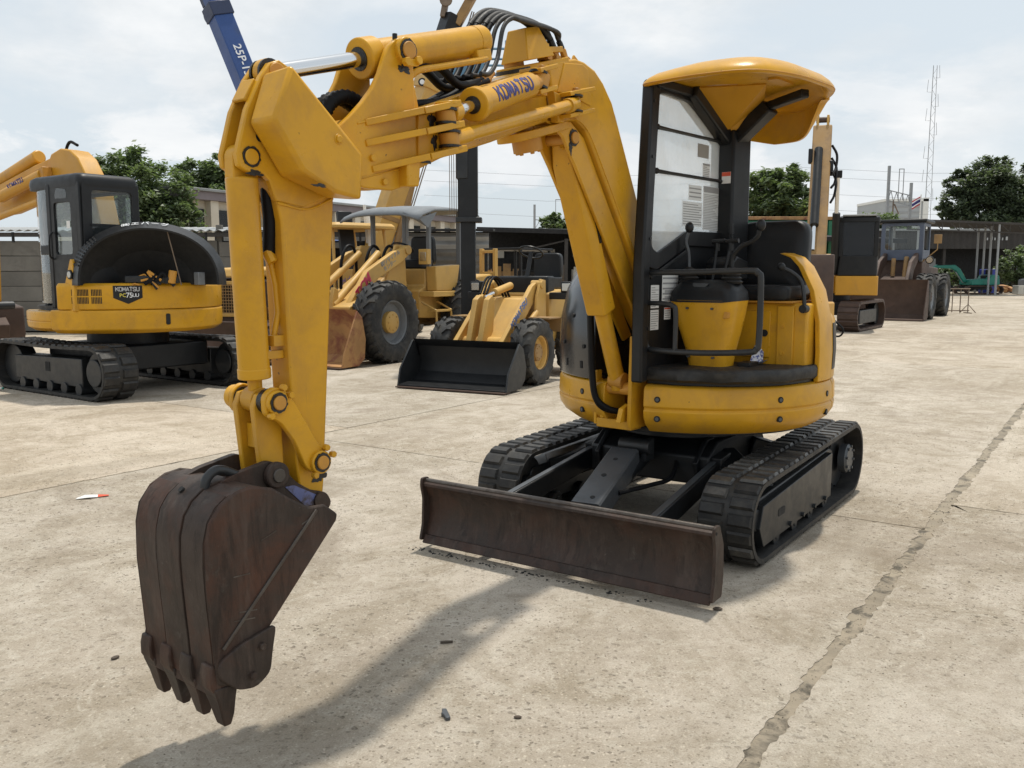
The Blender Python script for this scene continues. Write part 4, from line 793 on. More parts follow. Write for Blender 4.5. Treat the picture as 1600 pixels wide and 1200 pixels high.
# bracket that carries the arm
fpz = [(2.682, 2.478), (2.725, 2.466), (2.765, 2.430), (2.785, 2.39), (2.812, 2.323), (2.850, 2.262), (2.90, 2.205), (2.960, 2.148), (3.03, 2.09), (3.05, 2.0), (3.00, 1.92), (2.904, 1.885), (2.756, 1.885), (2.651, 1.918), (2.632, 1.97), (2.445, 2.05), (2.425, 2.075), (2.455, 2.215), (2.625, 2.19), (2.632, 2.387), (2.638, 2.45)]
m = MB(); m.prism(fpz, 0.185, 0.212); b1 = part(m, 'arm_bracket_plate', 'yellow', 0.005, smooth=30)
m = MB(); m.prism(fpz, -0.072, -0.045); b2 = part(m, 'arm_bracket_plate', 'yellow', 0.005, smooth=30)
m = MB(); m.prism([(2.66, 2.19), (2.86, 2.16), (3.0, 2.06), (2.98, 1.98), (2.90, 1.93), (2.66, 1.95)], -0.045, 0.185); part(m, 'bracket_core', 'yellow_deep', 0.004)
m = MB(); m.prism([(2.665, 2.02), (2.645, 2.0), (2.655, 1.905), (2.72, 1.90), (2.72, 2.0)], -0.05, 0.26); part(m, 'lower_pin_block', 'yellow', 0.006)
for a, b in (((2.890, 2.128), (2.452, 2.252)), ((2.890, 2.052), (2.432, 2.172)), ((2.860, 1.958), (2.418, 2.075))):
    m = MB(); q_ = ((a[0] * 0.45 + b[0] * 0.55), (a[1] * 0.45 + b[1] * 0.55)); m.obox((a[0], 0.212, a[1]), (q_[0], 0.252, q_[1]), 0.012, 0.026, (0, 0, 1), 0.085, 0.026); m.obox((q_[0], 0.252, q_[1]), (b[0], 0.255, b[1]), 0.085, 0.026, (0, 0, 1), 0.10); part(m, 'bracket_rib', 'yellow', 0.003, b1)
    m = MB(); m.cyl((b[0] + 0.04, 0.255, b[1] - 0.010), (b[0] + 0.043, 0.255, b[1] + 0.005), 0.05, n=18); part(m, 'rib_eye', 'yellow', 0.003, b1)
for u, z, h in ((2.487, 2.196, 0.026), (2.468, 2.108, 0.028)):
    m = MB(); m.cyl((u, 0.255, z - h), (u + 0.012, 0.255, z + h), 0.040, n=20); part(m, 'rod_eye', 'yellow_worn', 0.003, b1)
    m = MB(); m.cyl((u, 0.255, z - h - 0.006), (u, 0.255, z - h + 0.004), 0.049, n=18); m.cyl((u + 0.012, 0.255, z + h - 0.004), (u + 0.012, 0.255, z + h + 0.006), 0.050, n=18); part(m, 'eye_grease', 'grease', 0, b1)
m = MB(); m.prism([(2.635, 2.20), (2.60, 2.205), (2.625, 2.30), (2.636, 2.31)], 0.15, 0.21); part(m, 'stiffener', 'yellow', 0.003, b1)
m = MB(); m.cyl((2.682, 0.185, 2.425), (2.682, 0.235, 2.425), 0.052, n=28); part(m, 'trunnion_boss', 'yellow', 0.004, b1)
greased(2.682, 2.425, 0.235, 0.044, b1)
m = MB(); m.cyl((2.682, -0.10, 2.425), (2.682, 0.247, 2.425), 0.034, n=24); part(m, 'trunnion_pin', 'yellow_worn', 0.003)
m = MB(); m.obox((2.70, 0.243, 2.375), (2.64, 0.243, 2.385), 0.012, 0.028); m.cyl((2.702, 0.235, 2.378), (2.702, 0.258, 2.378), 0.018, n=6); m.cyl((2.645, 0.235, 2.388), (2.645, 0.262, 2.392), 0.018, n=6); part(m, 'pin_keeper', 'yellow', 0.002, b1)
m = MB(); m.cyl((2.682, -0.07, 2.478), (2.682, -0.06, 2.50), 0.01, n=8); m.cyl((2.72, 0.20, 2.466), (2.72, 0.20, 2.486), 0.010, n=8); part(m, 'grease_nipple', 'black', 0, b1)
for u, z in ((2.86, 2.0), (2.80, 1.915)):
    m = MB(); m.cyl((u, 0.21, z), (u, 0.224, z), 0.014, n=8); part(m, 'bolt', 'yellow', 0.002, b1)
# arm cylinder
A0, A1 = V3(3.250, 0.110, 2.264), V3(2.075, 0.085, 2.602); dA = (A1 - A0).normalized()
m = MB(); m.cyl(A0 + dA * 0.04, A0 + dA * 0.48, 0.030, n=24); part(m, 'arm_cylinder_rod', 'chrome', 0)
m = MB(); m.cyl(A0 + dA * 0.46, A1, 0.066, n=36); ac = part(m, 'arm_cylinder', 'yellow', 0.012)
m = MB(); m.cyl(A0 + dA * 0.45, A0 + dA * 0.53, 0.079, n=36); part(m, 'cylinder_gland', 'yellow', 0.006, ac)
m = MB(); m.cyl(A0 + dA * 0.446, A0 + dA * 0.452, 0.045, n=24); part(m, 'rod_seal', 'grease', 0, ac)
m = MB(); m.cyl(A1 - dA * 0.075, A1 - dA * 0.070, 0.0675, n=36); part(m, 'weld_bead', 'yellow', 0, ac)
m = MB(); m.cyl((3.252, 0.090, 2.262), (3.252, 0.130, 2.262), 0.05, n=24); part(m, 'rod_eye', 'yellow', 0.004, ac)
pp = bez([(2.60, 0.150, 2.345), (2.54, 0.152, 2.385), (2.40, 0.150, 2.425), (2.15, 0.150, 2.495), (2.12, 0.14, 2.51)], 5)
m = MB(); m.tube(pp, 0.014, 10); part(m, 'oil_pipe', 'yellow', 0, ac)
m = MB(); m.obox((2.18, 0.125, 2.505), (2.09, 0.125, 2.530), 0.06, 0.05); part(m, 'pipe_block', 'yellow', 0.005, ac)
# web between the ribs, weld beads and smeared grease
m = MB(); m.prism([(2.62, 2.19), (2.47, 2.225), (2.44, 2.08), (2.62, 2.02)], 0.205, 0.222); part(m, 'rib_web', 'yellow', 0.004, b1)
def smear(cu, v, cz, w, h, seed, own=None):
    rg = random.Random(seed); n = 40; pts = []
    for k in range(n):
        a = 2 * math.pi * k / n; rr = 1 + 0.22 * math.sin(3 * a + seed) + 0.16 * math.sin(5 * a + 2.1 * seed) + 0.10 * math.sin(9 * a + seed * 3.3); pts.append((cu + w * rr * math.cos(a), cz + h * rr * math.sin(a)))
    mm = MB(); mm.prism(pts, v, v + 0.0015); return part(mm, 'grease_smear', 'grease', 0, own, 0)
for k, (u_, z_, w_, h_) in enumerate(((2.545, 2.175, 0.020, 0.030), (2.53, 2.095, 0.016, 0.028), (2.60, 2.205, 0.03, 0.007), (2.58, 2.012, 0.03, 0.008))): smear(u_, 0.2225, z_, w_, h_, k, b1)
smear(2.685, 0.2125, 2.36, 0.03, 0.018, 9, b1)
def bead(pts, own=None, r=0.006):
    mm = MB(); P = bez(pts, 8); rg = random.Random(len(P)); mm.tube(P, [r * rg.uniform(0.7, 1.25) for _ in P], 6); return part(mm, 'weld_bead', 'yellow', 0, own, 60)
bead([(2.62, 0.212, 2.19), (2.80, 0.212, 2.16), (2.93, 0.212, 2.12)], b1, 0.004); bead([(2.64, 0.212, 1.99), (2.80, 0.212, 1.95), (2.92, 0.212, 1.92)], b1, 0.004)
CUR[0] = None
# offset cylinder with its lettering, and the parallel link
B0, B1 = along(V3(2.475, 0.255, 2.212)), along(V3(1.80, 0.20, 2.452)); dB = (B1 - B0).normalized()
m = MB(); m.cyl(B0, B0 + dB * 0.06, 0.038, n=20); m.cyl(B0 + dB * 0.05, B0 + dB * 0.075, 0.028, n=20); oc = part(m, 'offset_rod_end', 'yellow', 0.003)
m = MB(); m.cyl(B0 + dB * 0.07, B0 + dB * 0.28, 0.022, n=20); part(m, 'offset_rod', 'chrome', 0)
m = MB(); m.cyl(B0 + dB * 0.235, B0 + dB * 0.84, 0.056, n=32); oc = part(m, 'offset_cylinder', 'yellow', 0.014, seg=3)
m = MB(); m.cyl(B0 + dB * 0.215, B0 + dB * 0.265, 0.066, n=32); part(m, 'cylinder_gland', 'yellow', 0.005, oc)
m = MB(); m.cyl(B0 + dB * 0.210, B0 + dB * 0.217, 0.034, n=24); part(m, 'rod_seal', 'grease', 0, oc)
m = MB(); m.cyl(B0 + dB * 0.82, B1, 0.034, n=18); m.cyl(B1 + V3(0.01, 0, -0.03), B1 + V3(-0.01, 0, 0.03), 0.045, n=18); part(m, 'cylinder_eye', 'yellow_worn', 0.003, oc)
nB = dB.cross(V3(0, 0, 1)).normalized()
if nB.y < 0: nB = -nB
yB = nB.cross(dB); 
if yB.z < 0: yB = -yB
nB2 = (nB * 0.92 + yB * 0.39).normalized(); yB2 = (yB * 0.92 - nB * 0.39).normalized()
logo('KOMATSU', oc, B0 + dB * 0.55 + nB2 * 0.056, dB, yB2, 0.056, 'text_blue', 0.0015, 0.056, 0.32, 1.45)
for dz, nm in ((0.048, 'lug'), (-0.048, 'lug')):
    m = MB(); m.obox(B1 + V3(0.045, 0.0, dz - 0.012), B1 + V3(-0.085, 0.0, dz + 0.030), 0.085, 0.020); m.obox(B1 + V3(-0.01, -0.09, dz), B1 + V3(-0.01, 0, dz), 0.10, 0.018); part(m, 'cylinder_lug', 'yellow', 0.003)
m = MB(); m.cyl(B1 + V3(0.016, 0, -0.058), B1 + V3(-0.02, 0, 0.068), 0.022, n=14); part(m, 'lug_pin', 'yellow_worn', 0.002)
m = MB(); m.cyl(B1 + V3(0.01, 0, 0.028), B1 + V3(0.008, 0, 0.038), 0.046, n=14); m.cyl(B1 + V3(0.01, 0, -0.038), B1 + V3(0.008, 0, -0.028), 0.046, n=14); part(m, 'lug_grease', 'grease', 0)
L0, L1 = along(V3(2.468, 0.255, 2.108)), V3(1.50, 0.185, 2.392); dL = (L1 - L0).normalized()
m = MB(); m.cyl(L0, L1, 0.028, n=20); m.cyl(L0, L0 + dL * 0.14, 0.033, n=20); m.cyl(L1 - dL * 0.10, L1, 0.036, n=20); part(m, 'parallel_link', 'yellow', 0.002)
for dz in (0.052, -0.052):
    m = MB(); m.obox(L1 + V3(0.07, -0.02, dz - 0.016), L1 + V3(-0.14, -0.02, dz + 0.040), 0.10, 0.020); part(m, 'link_lug', 'yellow', 0.003)
    m = MB(); m.cyl(L1 + V3(0.005, 0, dz * 0.70 - 0.004), L1 + V3(0.005, 0, dz * 0.70 + 0.004), 0.046, n=14); part(m, 'lug_grease', 'grease', 0)
m = MB(); m.cyl(L1 + V3(0.015, 0, -0.07), L1 + V3(-0.02, 0, 0.075), 0.022, n=12); part(m, 'lug_pin', 'yellow_worn', 0.002)
m = MB(); m.prism([(1.62, 2.44), (1.56, 2.43), (1.53, 2.30), (1.58, 2.30)], 0.10, 0.150); part(m, 'link_bracket', 'yellow', 0.004)
# fittings and hoses over the joint
CUR[0] = 'blend'
for k in range(6):
    u = 1.60 - 0.036 * k; v = 0.09 - 0.02 * (k % 2); z = 2.628 + 0.004 * k
    m = MB(); m.cyl((u, v, z - 0.01), (u + 0.022, v, z + 0.030), 0.017, n=6); m.box(u - 0.02, u + 0.016, v - 0.05, v + 0.018, z - 0.03, z - 0.004); part(m, 'hose_fitting', 'yellow_worn', 0.002, bm_)
for k in range(6):
    u1 = 1.62 - 0.036 * k; a = V3(u1, 0.09 - 0.02 * (k % 2), 2.652 + 0.004 * k)
    u0 = 2.215 - 0.021 * k + rnd.uniform(-0.012, 0.012); v0 = -0.02 + 0.034 * k
    path = bez([(u0 + 0.05, v0, 2.405 + 0.006 * k), (u0 - 0.01, v0, 2.425 + 0.004 * k), (u0 - 0.075, v0 - 0.01, 2.52), (u0 - 0.155 + 0.008 * k, v0 - 0.01, 2.66), (u0 - 0.235 + 0.014 * k, v0, 2.752 - 0.008 * k), (u0 - 0.33 + 0.020 * k, v0 + 0.01, 2.785 - 0.014 * k), (u1 + 0.125, (v0 + a.y) / 2 + 0.01, 2.765 - 0.006 * k), tuple(a + V3(0.035, 0, 0.045)), tuple(a)], 6)
    r = (0.0135, 0.0145, 0.0145, 0.012, 0.0105, 0.0105)[k]
    m = MB(); m.tube(path, r, 10); h = part(m, 'hydraulic_hose', 'hose' if k < 4 else 'rubber', 0, smooth=60)
    m = MB(); m.cyl(a + V3(0.030, 0, 0.036), a, r * 1.35, n=10); part(m, 'hose_ferrule', 'black', 0, h)
    if k < 4:
        m = MB(); m.tube(path[20:44], r * 1.12, 10); part(m, 'hose_sleeve', 'rubber', 0, h, smooth=60)
for k, v in enumerate((0.02, 0.11)):
    m = MB(); m.tube(bez([(2.66, v, 2.30), (2.60, v, 2.372 + 0.01 * k), (2.48, v, 2.425), (2.38, v, 2.43), (2.28, v + 0.01, 2.375), (2.20, v + 0.01, 2.385), (2.10, v, 2.425)], 6), 0.019, 10); part(m, 'hydraulic_hose', 'hose', 0, smooth=60)
for k, v in enumerate((-0.02, 0.03, 0.08, 0.12)):
    m = MB(); m.tube(bez([(2.70, v, 2.215), (2.58, v, 2.246), (2.42, v, 2.268 + 0.004 * k), (2.30, v, 2.318), (2.20, v, 2.37), (2.08, v, 2.420)], 6), 0.017, 10); part(m, 'hydraulic_hose', 'hose', 0, smooth=60)
for k in range(4):
    u = 2.17 - 0.035 * k; z = 2.37 + 0.013 * k
    m = MB(); m.cyl((u + 0.03, 0.115, z - 0.005), (u - 0.03, 0.115, z + 0.055), 0.013, n=6); m.cyl((u + 0.018, 0.115, z + 0.008), (u - 0.0, 0.115, z + 0.028), 0.019, n=6); part(m, 'hose_fitting', 'yellow_worn', 0.002, of)
for k in range(2):
    m = MB(); pth = bez([(3.02, 0.05 + 0.06 * k, 2.09), (2.98, 0.05 + 0.06 * k, 2.19), (2.90, 0.06 + 0.05 * k, 2.235), (2.80, 0.05 + 0.05 * k, 2.215), (2.70, 0.05, 2.20)], 9)
    m.tube(pth, [0.024 + (0.004 if i % 2 else -0.002) for i in range(len(pth))], 10); part(m, 'ribbed_conduit', 'hose', 0, smooth=60)
CUR[0] = None
# lift cylinder under the boom
C0, C1 = V3(1.345, 0, 2.285), V3(0.765, 0, 0.885); dC = (C1 - C0).normalized()
m = MB()
rings = []
for t, w, h in ((0.03, 0.052, 0.040), (0.10, 0.066, 0.056), (0.66, 0.066, 0.056), (0.672, 0.064, 0.054)):
    c = C0.lerp(C1, t); nrm = V3(-dC.z, 0, dC.x) * -1; nrm = nrm if nrm.x > 0 else -nrm
    rings.append([c + V3(0, a * w, 0) + nrm * (b * h + 0.012) for a, b in ((-1, -1), (1, -1), (1, 0.8), (0.9, 1), (-0.9, 1), (-1, 0.8))])
m.loft(rings); lc = part(m, 'lift_cylinder_guard', 'yellow', 0.006)
m = MB(); m.cyl(C0 + dC * 0.02, C1, 0.047, n=28); part(m, 'lift_cylinder', 'yellow', 0.004)
m = MB(); m.cyl((1.345, -0.07, 2.285), (1.345, 0.07, 2.285), 0.05, n=20); part(m, 'cylinder_head_eye', 'yellow', 0.004)
m = MB(); m.cyl(C1 - dC * 0.06 + V3(0, -0.04, 0), C1 - dC * 0.05 + V3(0, 0.05, 0), 0.05, n=18); part(m, 'cylinder_base_eye', 'yellow_worn', 0.004)
c = C0.lerp(C1, 0.075); m = MB(); m.cyl(c + V3(0.06, 0.02, 0.03), c + V3(0.078, 0.02, 0.035), 0.015, n=12); part(m, 'guard_bolt', 'yellow', 0.002, lc)
m = MB(); m.obox(C0.lerp(C1, 0.10) + V3(-0.035, 0.069, 0.0), C0.lerp(C1, 0.40) + V3(-0.035, 0.069, 0.0), 0.006, 0.018); part(m, 'oil_pipe', 'black', 0, lc)
for k, (v, d) in enumerate(((-0.10, 0.0), (-0.125, 0.03))):
    m = MB(); m.tube(bez([(0.98 - d, v, 1.60), (0.935 - d, v, 1.45), (0.90 - d, v - 0.01, 1.20), (0.87 - d, v - 0.02, 0.98), (0.86 - d, v, 0.83), (0.82, v + 0.06, 0.765), (0.76, 0.02, 0.75), (0.66, 0.05, 0.78)], 6), 0.019, 10); part(m, 'hydraulic_hose', 'hose', 0, smooth=60)
CUR[0] = 'front'
# --- arm
ar = [(3.30, 1.89), (3.273, 1.827), (3.254, 1.746), (3.235, 1.145), (3.22, 0.86), (3.205, 0.74), (3.16, 0.695), (3.105, 0.70), (3.095, 0.78), (3.014, 1.855), (3.00, 1.93), (3.06, 2.03), (3.15, 2.15), (3.28, 2.00)]
m = MB(); m.prism(ar, 0.055, 0.168); arm = part(m, 'arm', 'yellow', 0.006, smooth=30)
apz = [(3.322, 2.235), (3.285, 2.285), (3.245, 2.302), (3.205, 2.285), (3.10, 2.06), (2.985, 1.92), (3.00, 1.86), (3.16, 1.80), (3.275, 1.815), (3.30, 1.885), (3.325, 1.905), (3.384, 1.906), (3.421, 1.925), (3.428, 1.965), (3.405, 2.041), (3.383, 2.117), (3.345, 2.191)]
m = MB(); m.prism(apz, 0.142, 0.172); a1_ = part(m, 'arm_head_plate', 'yellow', 0.005, arm, smooth=30)
m = MB(); m.prism(apz, 0.052, 0.078); part(m, 'arm_head_plate', 'yellow', 0.005, arm, smooth=30)
m = MB(); m.obox((3.372, 0.112, 2.150), (3.330, 0.112, 2.225), 0.075, 0.014, (1, 0, 0.5)); part(m, 'head_cross_plate', 'yellow', 0.003, arm)
m = MB(); m.cyl((3.255, 0.044, 2.258), (3.255, 0.178, 2.258), 0.032, n=22); part(m, 'arm_top_pin', 'yellow_worn', 0.003, arm)
for v in (0.080, 0.130):
    m = MB(); m.cyl((3.255, v, 2.258), (3.255, v + 0.010, 2.258), 0.052, n=22); part(m, 'pin_shim', 'grease', 0, arm)
greased(3.372, 1.959, 0.172, 0.036, arm)
m = MB(); m.cyl((3.372, 0.045, 1.959), (3.372, 0.180, 1.959), 0.027, n=22); part(m, 'cylinder_pin', 'yellow', 0.003, arm)
m = MB(); m.cyl((3.333, 0.170, 2.03), (3.333, 0.176, 2.03), 0.018, n=14); part(m, 'plug', 'black', 0, arm)
No = [(3.292, 2.262), (2.986, 1.995), (2.999, 1.829), (3.118, 1.848), (3.256, 1.911), (3.372, 2.073)]
Ni = [(3.318, 2.245), (2.93, 2.00), (2.93, 1.842), (3.06, 1.838), (3.262, 1.900), (3.384, 2.068)]
m = MB(); m.loft([[(p[0], 0.305, p[1]) for p in No], [(p[0], 0.178, p[1]) for p in Ni]]); hd = part(m, 'arm_guard', 'yellow', 0.012, smooth=30)
m = MB(); m.cyl((3.10, 0.303, 2.035), (3.10, 0.315, 2.035), 0.014, n=6); m.cyl((3.10, 0.303, 2.035), (3.10, 0.308, 2.035), 0.019, n=14); part(m, 'guard_bolt', 'yellow', 0.002, hd)
bead([(3.02, 0.168, 1.84), (3.14, 0.170, 1.795), (3.27, 0.170, 1.81)], arm, 0.005); bead([(3.235, 0.166, 1.70), (3.225, 0.166, 1.20), (3.21, 0.166, 0.84)], arm, 0.0025)
smear(3.19, 0.3055, 1.868, 0.03, 0.006, 21, arm)
smear(3.36, 0.1725, 1.905, 0.03, 0.010, 22, arm); smear(3.12, 0.169, 0.80, 0.03, 0.025, 23, arm)
# bucket cylinder
D0, D1 = V3(3.372, 0.110, 1.895), V3(3.336, 0.092, 1.19); dD = (D1 - D0).normalized()
m = MB(); m.cyl(D0, D1, 0.056, n=32); bc = part(m, 'bucket_cylinder', 'yellow', 0.006)
m = MB(); m.cyl(D1 - dD * 0.035, D1 + dD * 0.004, 0.059, n=32); part(m, 'cylinder_gland', 'yellow', 0.004, bc)
m = MB(); m.cyl((3.372, 0.082, 1.957), (3.372, 0.138, 1.957), 0.05, n=22); m.obox((3.372, 0.110, 1.955), D0 + dD * 0.02, 0.10, 0.055, (0, 1, 0)); part(m, 'cylinder_eye', 'yellow', 0.004, bc)
m = MB(); m.cyl(D1, (3.330, 0.085, 1.10), 0.026, n=20); part(m, 'bucket_rod', 'yellow', 0)
m = MB(); m.tube([(3.262, 0.10, 1.62), (3.25, 0.115, 1.52), (3.247, 0.12, 1.42), (3.272, 0.12, 1.32)], 0.012, 8); m.box(3.235, 3.285, 0.10, 0.145, 1.30, 1.34); m.box(3.24, 3.32, 0.10, 0.14, 1.255, 1.285); m.cyl((3.27, 0.10, 1.64), (3.262, 0.12, 1.60), 0.022, n=8); part(m, 'oil_pipe', 'yellow', 0.002, bc)
m = MB(); m.tube(bez([(3.262, 0.10, 1.63), (3.262, 0.11, 1.75), (3.268, 0.11, 1.85), (3.24, 0.08, 1.93)], 8), 0.024, 10); part(m, 'hydraulic_hose', 'hose', 0, smooth=60)
# bucket linkage
for v0, v1 in ((0.016, 0.044), (0.122, 0.150)):
    m = MB(); m.prism([(3.365, 1.135), (3.30, 1.145), (3.268, 1.105), (3.262, 0.82), (3.30, 0.78), (3.355, 0.80), (3.385, 1.09)], v0, v1); part(m, 'push_link', 'yellow', 0.004)
m = MB(); m.box(3.285, 3.345, 0.044, 0.122, 0.93, 1.02); part(m, 'link_spacer', 'yellow', 0.004)
idl = rrect([(3.378, 1.135), (3.335, 1.165), (3.290, 1.150), (3.247, 1.098), (3.142, 0.925), (3.104, 0.892), (3.110, 0.835), (3.155, 0.815), (3.205, 0.848), (3.252, 0.954), (3.311, 1.034), (3.375, 1.065)], 0.02, 3)
for v0, v1 in ((0.180, 0.208), (-0.018, 0.008)):
    m = MB(); m.prism(idl, v0, v1); il = part(m, 'idler_link', 'yellow', 0.004, smooth=30)
    if v0 > 0:
        for u, z in ((3.330, 1.108), (3.146, 0.863)):
            m = MB(); m.cyl((u, v1 - 0.002, z), (u, v1 + 0.016, z), 0.044, n=22); part(m, 'link_boss', 'yellow', 0.003, il)
            greased(u, z, v1 + 0.016, 0.036, il)
            m = MB(); m.cyl((u, v1, z), (u, v1 + 0.028, z), 0.026, n=18); part(m, 'pin_cap', 'yellow_worn', 0.003, il)
            for dx, dz in ((-0.055, 0.022), (-0.025, 0.052), (0.03, -0.045)):
                m = MB(); m.cyl((u + dx, v1, z + dz), (u + dx, v1 + 0.022, z + dz), 0.013, n=6); part(m, 'keeper_bolt', 'yellow', 0.002, il)
m = MB(); m.cyl((3.330, -0.05, 1.108), (3.330, 0.20, 1.108), 0.030, n=20); m.cyl((3.330, -0.055, 1.108), (3.330, -0.022, 1.108), 0.044, n=20); lp_ = part(m, 'link_pin', 'yellow', 0.003)
m = MB(); m.cyl((3.330, 0.008, 1.108), (3.330, 0.015, 1.108), 0.042, n=20); part(m, 'pin_shim', 'grease', 0, lp_)
m = MB(); m.cyl((3.330, 0.152, 1.108), (3.330, 0.178, 1.108), 0.046, n=20); part(m, 'pin_shim', 'grease', 0, lp_)
m = MB(); m.cyl((3.328, 0.048, 1.108), (3.328, 0.118, 1.108), 0.046, n=22); part(m, 'rod_eye', 'yellow', 0.003)
m = MB(); m.cyl((3.146, -0.025, 0.863), (3.146, 0.20, 0.863), 0.028, n=20); part(m, 'link_pin', 'yellow', 0.003)
# --- bucket
wrap = [(3.205, 0.700), (3.30, 0.745), (3.375, 0.792), (3.443, 0.832), (3.505, 0.853), (3.56, 0.853), (3.612, 0.838), (3.655, 0.808), (3.685, 0.765), (3.702, 0.70), (3.706, 0.62), (3.702, 0.53), (3.695, 0.43), (3.688, 0.34), (3.684, 0.26), (3.680, 0.205)]
def offset(poly, d):
    out = []
    for i, p in enumerate(poly):
        a = Vector(poly[max(0, i - 1)]); b = Vector(poly[min(len(poly) - 1, i + 1)]); t = (b - a).normalized(); out.append((p[0] + t.y * -d, p[1] + t.x * d))
    return out
m = MB(); m.prism(wrap + offset(wrap, -0.016)[::-1], -0.108, 0.318); bk_ = part(m, 'bucket_shell', 'rust_bucket', 0.003, smooth=40)
m = MB(); w2 = offset(wrap, 0.007)[4:]; m.prism(w2 + offset(wrap, -0.002)[4:][::-1], 0.035, 0.178); part(m, 'wear_plate', 'rust_bucket', 0.002, bk_, smooth=40)
for v0, v1 in ((-0.104, 0.026), (0.187, 0.314)):
    m = MB(); w3 = offset(wrap, 0.0035)[6:]; m.prism(w3 + offset(wrap, -0.002)[6:][::-1], v0, v1); part(m, 'wear_plate', 'rust_bucket', 0.001, bk_, smooth=40)
bs = [(3.703, 0.70), (3.688, 0.765), (3.643, 0.822), (3.585, 0.852), (3.526, 0.860), (3.443, 0.838), (3.357, 0.778), (3.294, 0.742), (3.225, 0.737), (3.166, 0.690), (3.172, 0.665), (3.475, 0.353), (3.484, 0.291), (3.492, 0.206), (3.543, 0.176), (3.598, 0.183), (3.682, 0.215), (3.690, 0.34), (3.706, 0.567)]
for v0, v1 in ((0.316, 0.332), (-0.122, -0.106)):
    m = MB(); m.prism(bs, v0, v1); sp_ = part(m, 'bucket_side', 'rust_bucket', 0.010, bk_, smooth=30)
    s = 1 if v0 > 0 else -1; vo = v1 if s > 0 else v0
    lo, hi = (vo - 0.002, vo + 0.014) if s > 0 else (vo - 0.014, vo + 0.002)
    m = MB(); m.prism(rrect([(3.455, 0.365), (3.475, 0.27), (3.485, 0.20), (3.545, 0.165), (3.615, 0.180), (3.685, 0.245), (3.680, 0.30), (3.60, 0.335)], 0.025, 3), lo, hi); part(m, 'side_cutter', 'rust_bucket', 0.004, bk_, smooth=30)
    for u, z in ((3.52, 0.305), (3.56, 0.215)):
        m = MB(); m.cyl((u, vo, z), (u, vo + 0.026 * s, z), 0.014, n=6); part(m, 'bolt', 'rust_bucket', 0.002, bk_)
    m = MB(); m.obox((3.265, vo + 0.003 * s, 0.725), (3.66, vo + 0.003 * s, 0.335), 0.008, 0.012); part(m, 'weld_bead', 'rust_edge', 0.002, bk_)
m = MB(); m.prism([(3.665, 0.26), (3.684, 0.26), (3.686, 0.17), (3.672, 0.165)], -0.116, 0.328); part(m, 'bucket_lip', 'rust_bucket', 0.002, bk_)
for v in (-0.095, 0.036, 0.164, 0.290):
    def sec(u, z, hv, hu): return [(u - hu, v - hv, z), (u + hu, v - hv, z), (u + hu, v + hv, z), (u - hu, v + hv, z)]
    m = MB(); m.loft([sec(3.690, 0.285, 0.030, 0.008), sec(3.688, 0.25, 0.034, 0.016), sec(3.674, 0.21, 0.037, 0.028), sec(3.652, 0.170, 0.034, 0.028)]); ad = part(m, 'tooth_adapter', 'rust_bucket', 0.005, bk_)
    m = MB(); m.loft([sec(3.656, 0.205, 0.041, 0.038), sec(3.650, 0.185, 0.042, 0.040), sec(3.644, 0.140, 0.035, 0.031), sec(3.640, 0.095, 0.030, 0.024), sec(3.640, 0.056, 0.025, 0.013)]); part(m, 'tooth', 'rust_blade', 0.005, ad)
for v0, v1 in ((-0.045, -0.015), (0.158, 0.188)):
    m = MB(); m.prism(rrect([(3.58, 0.845), (3.50, 0.872), (3.42, 0.885), (3.35, 0.898), (3.305, 0.875), (3.24, 0.80), (3.17, 0.755), (3.10, 0.735), (3.075, 0.69), (3.11, 0.65), (3.20, 0.68), (3.40, 0.80)], 0.02, 3), v0, v1); er = part(m, 'bucket_ear', 'rust_bucket', 0.004, bk_, smooth=30)
    if v0 > 0:
        m = MB(); m.cyl((3.335, v1, 0.845), (3.335, v1 + 0.03, 0.845), 0.048, n=24); part(m, 'pin_boss', 'rust_bucket', 0.006, bk_)
        m = MB(); m.cyl((3.335, v1 + 0.028, 0.845), (3.335, v1 + 0.036, 0.845), 0.026, n=20); part(m, 'pin_end', 'rust_edge', 0.003, bk_)
        m = MB(); m.prism([(3.29, 0.79), (3.25, 0.79), (3.15, 0.735), (3.14, 0.70), (3.20, 0.70)], v1 - 0.002, v1 + 0.003); part(m, 'blue_patch', 'old_blue', 0, bk_)
m = MB(); m.cyl((3.315, -0.06, 0.825), (3.315, 0.20, 0.825), 0.03, n=18); part(m, 'bucket_pin', 'rust_bucket', 0, bk_)
m = MB(); m.cyl((3.135, -0.06, 0.712), (3.135, 0.20, 0.712), 0.03, n=18); part(m, 'bucket_pin', 'rust_bucket', 0, bk_)
m = MB(); m.tube(bez([(3.600, 0.165, 0.825), (3.592, 0.165, 0.868), (3.560, 0.165, 0.893), (3.525, 0.165, 0.890), (3.48, 0.165, 0.868), (3.44, 0.16, 0.845)], 6), [0.017] * 31, 12); part(m, 'lifting_hook', 'black_steel', 0, bk_)
for k in range(7):
    rg_ = random.Random(50 + k); u_, z_ = rg_.uniform(3.30, 3.62), rg_.uniform(0.40, 0.70); l_ = rg_.uniform(0.03, 0.10); m = MB(); m.obox((u_, 0.3325, z_), (u_ - l_, 0.3325, z_ + l_ * rg_.uniform(-1.1, 0.9)), 0.0015, 0.004); (part(m, 'scratch', 'rust_edge', 0, bk_, 0) if (z_ > 0.80 - (u_ - 3.17) * 0.0 - 0.0 or (u_ - 3.17) > (0.69 - z_) * 0.95 + 0.12) else None)
m = MB(); ca_ = V3(3.640, 0.09, 0.835); m.cyl(ca_ + V3(-0.01, 0, -0.012), ca_ + V3(0.004, 0, 0.0005), 0.011, n=12); part(m, 'shell_hole', 'dark_gap', 0, bk_)
CUR[0] = None
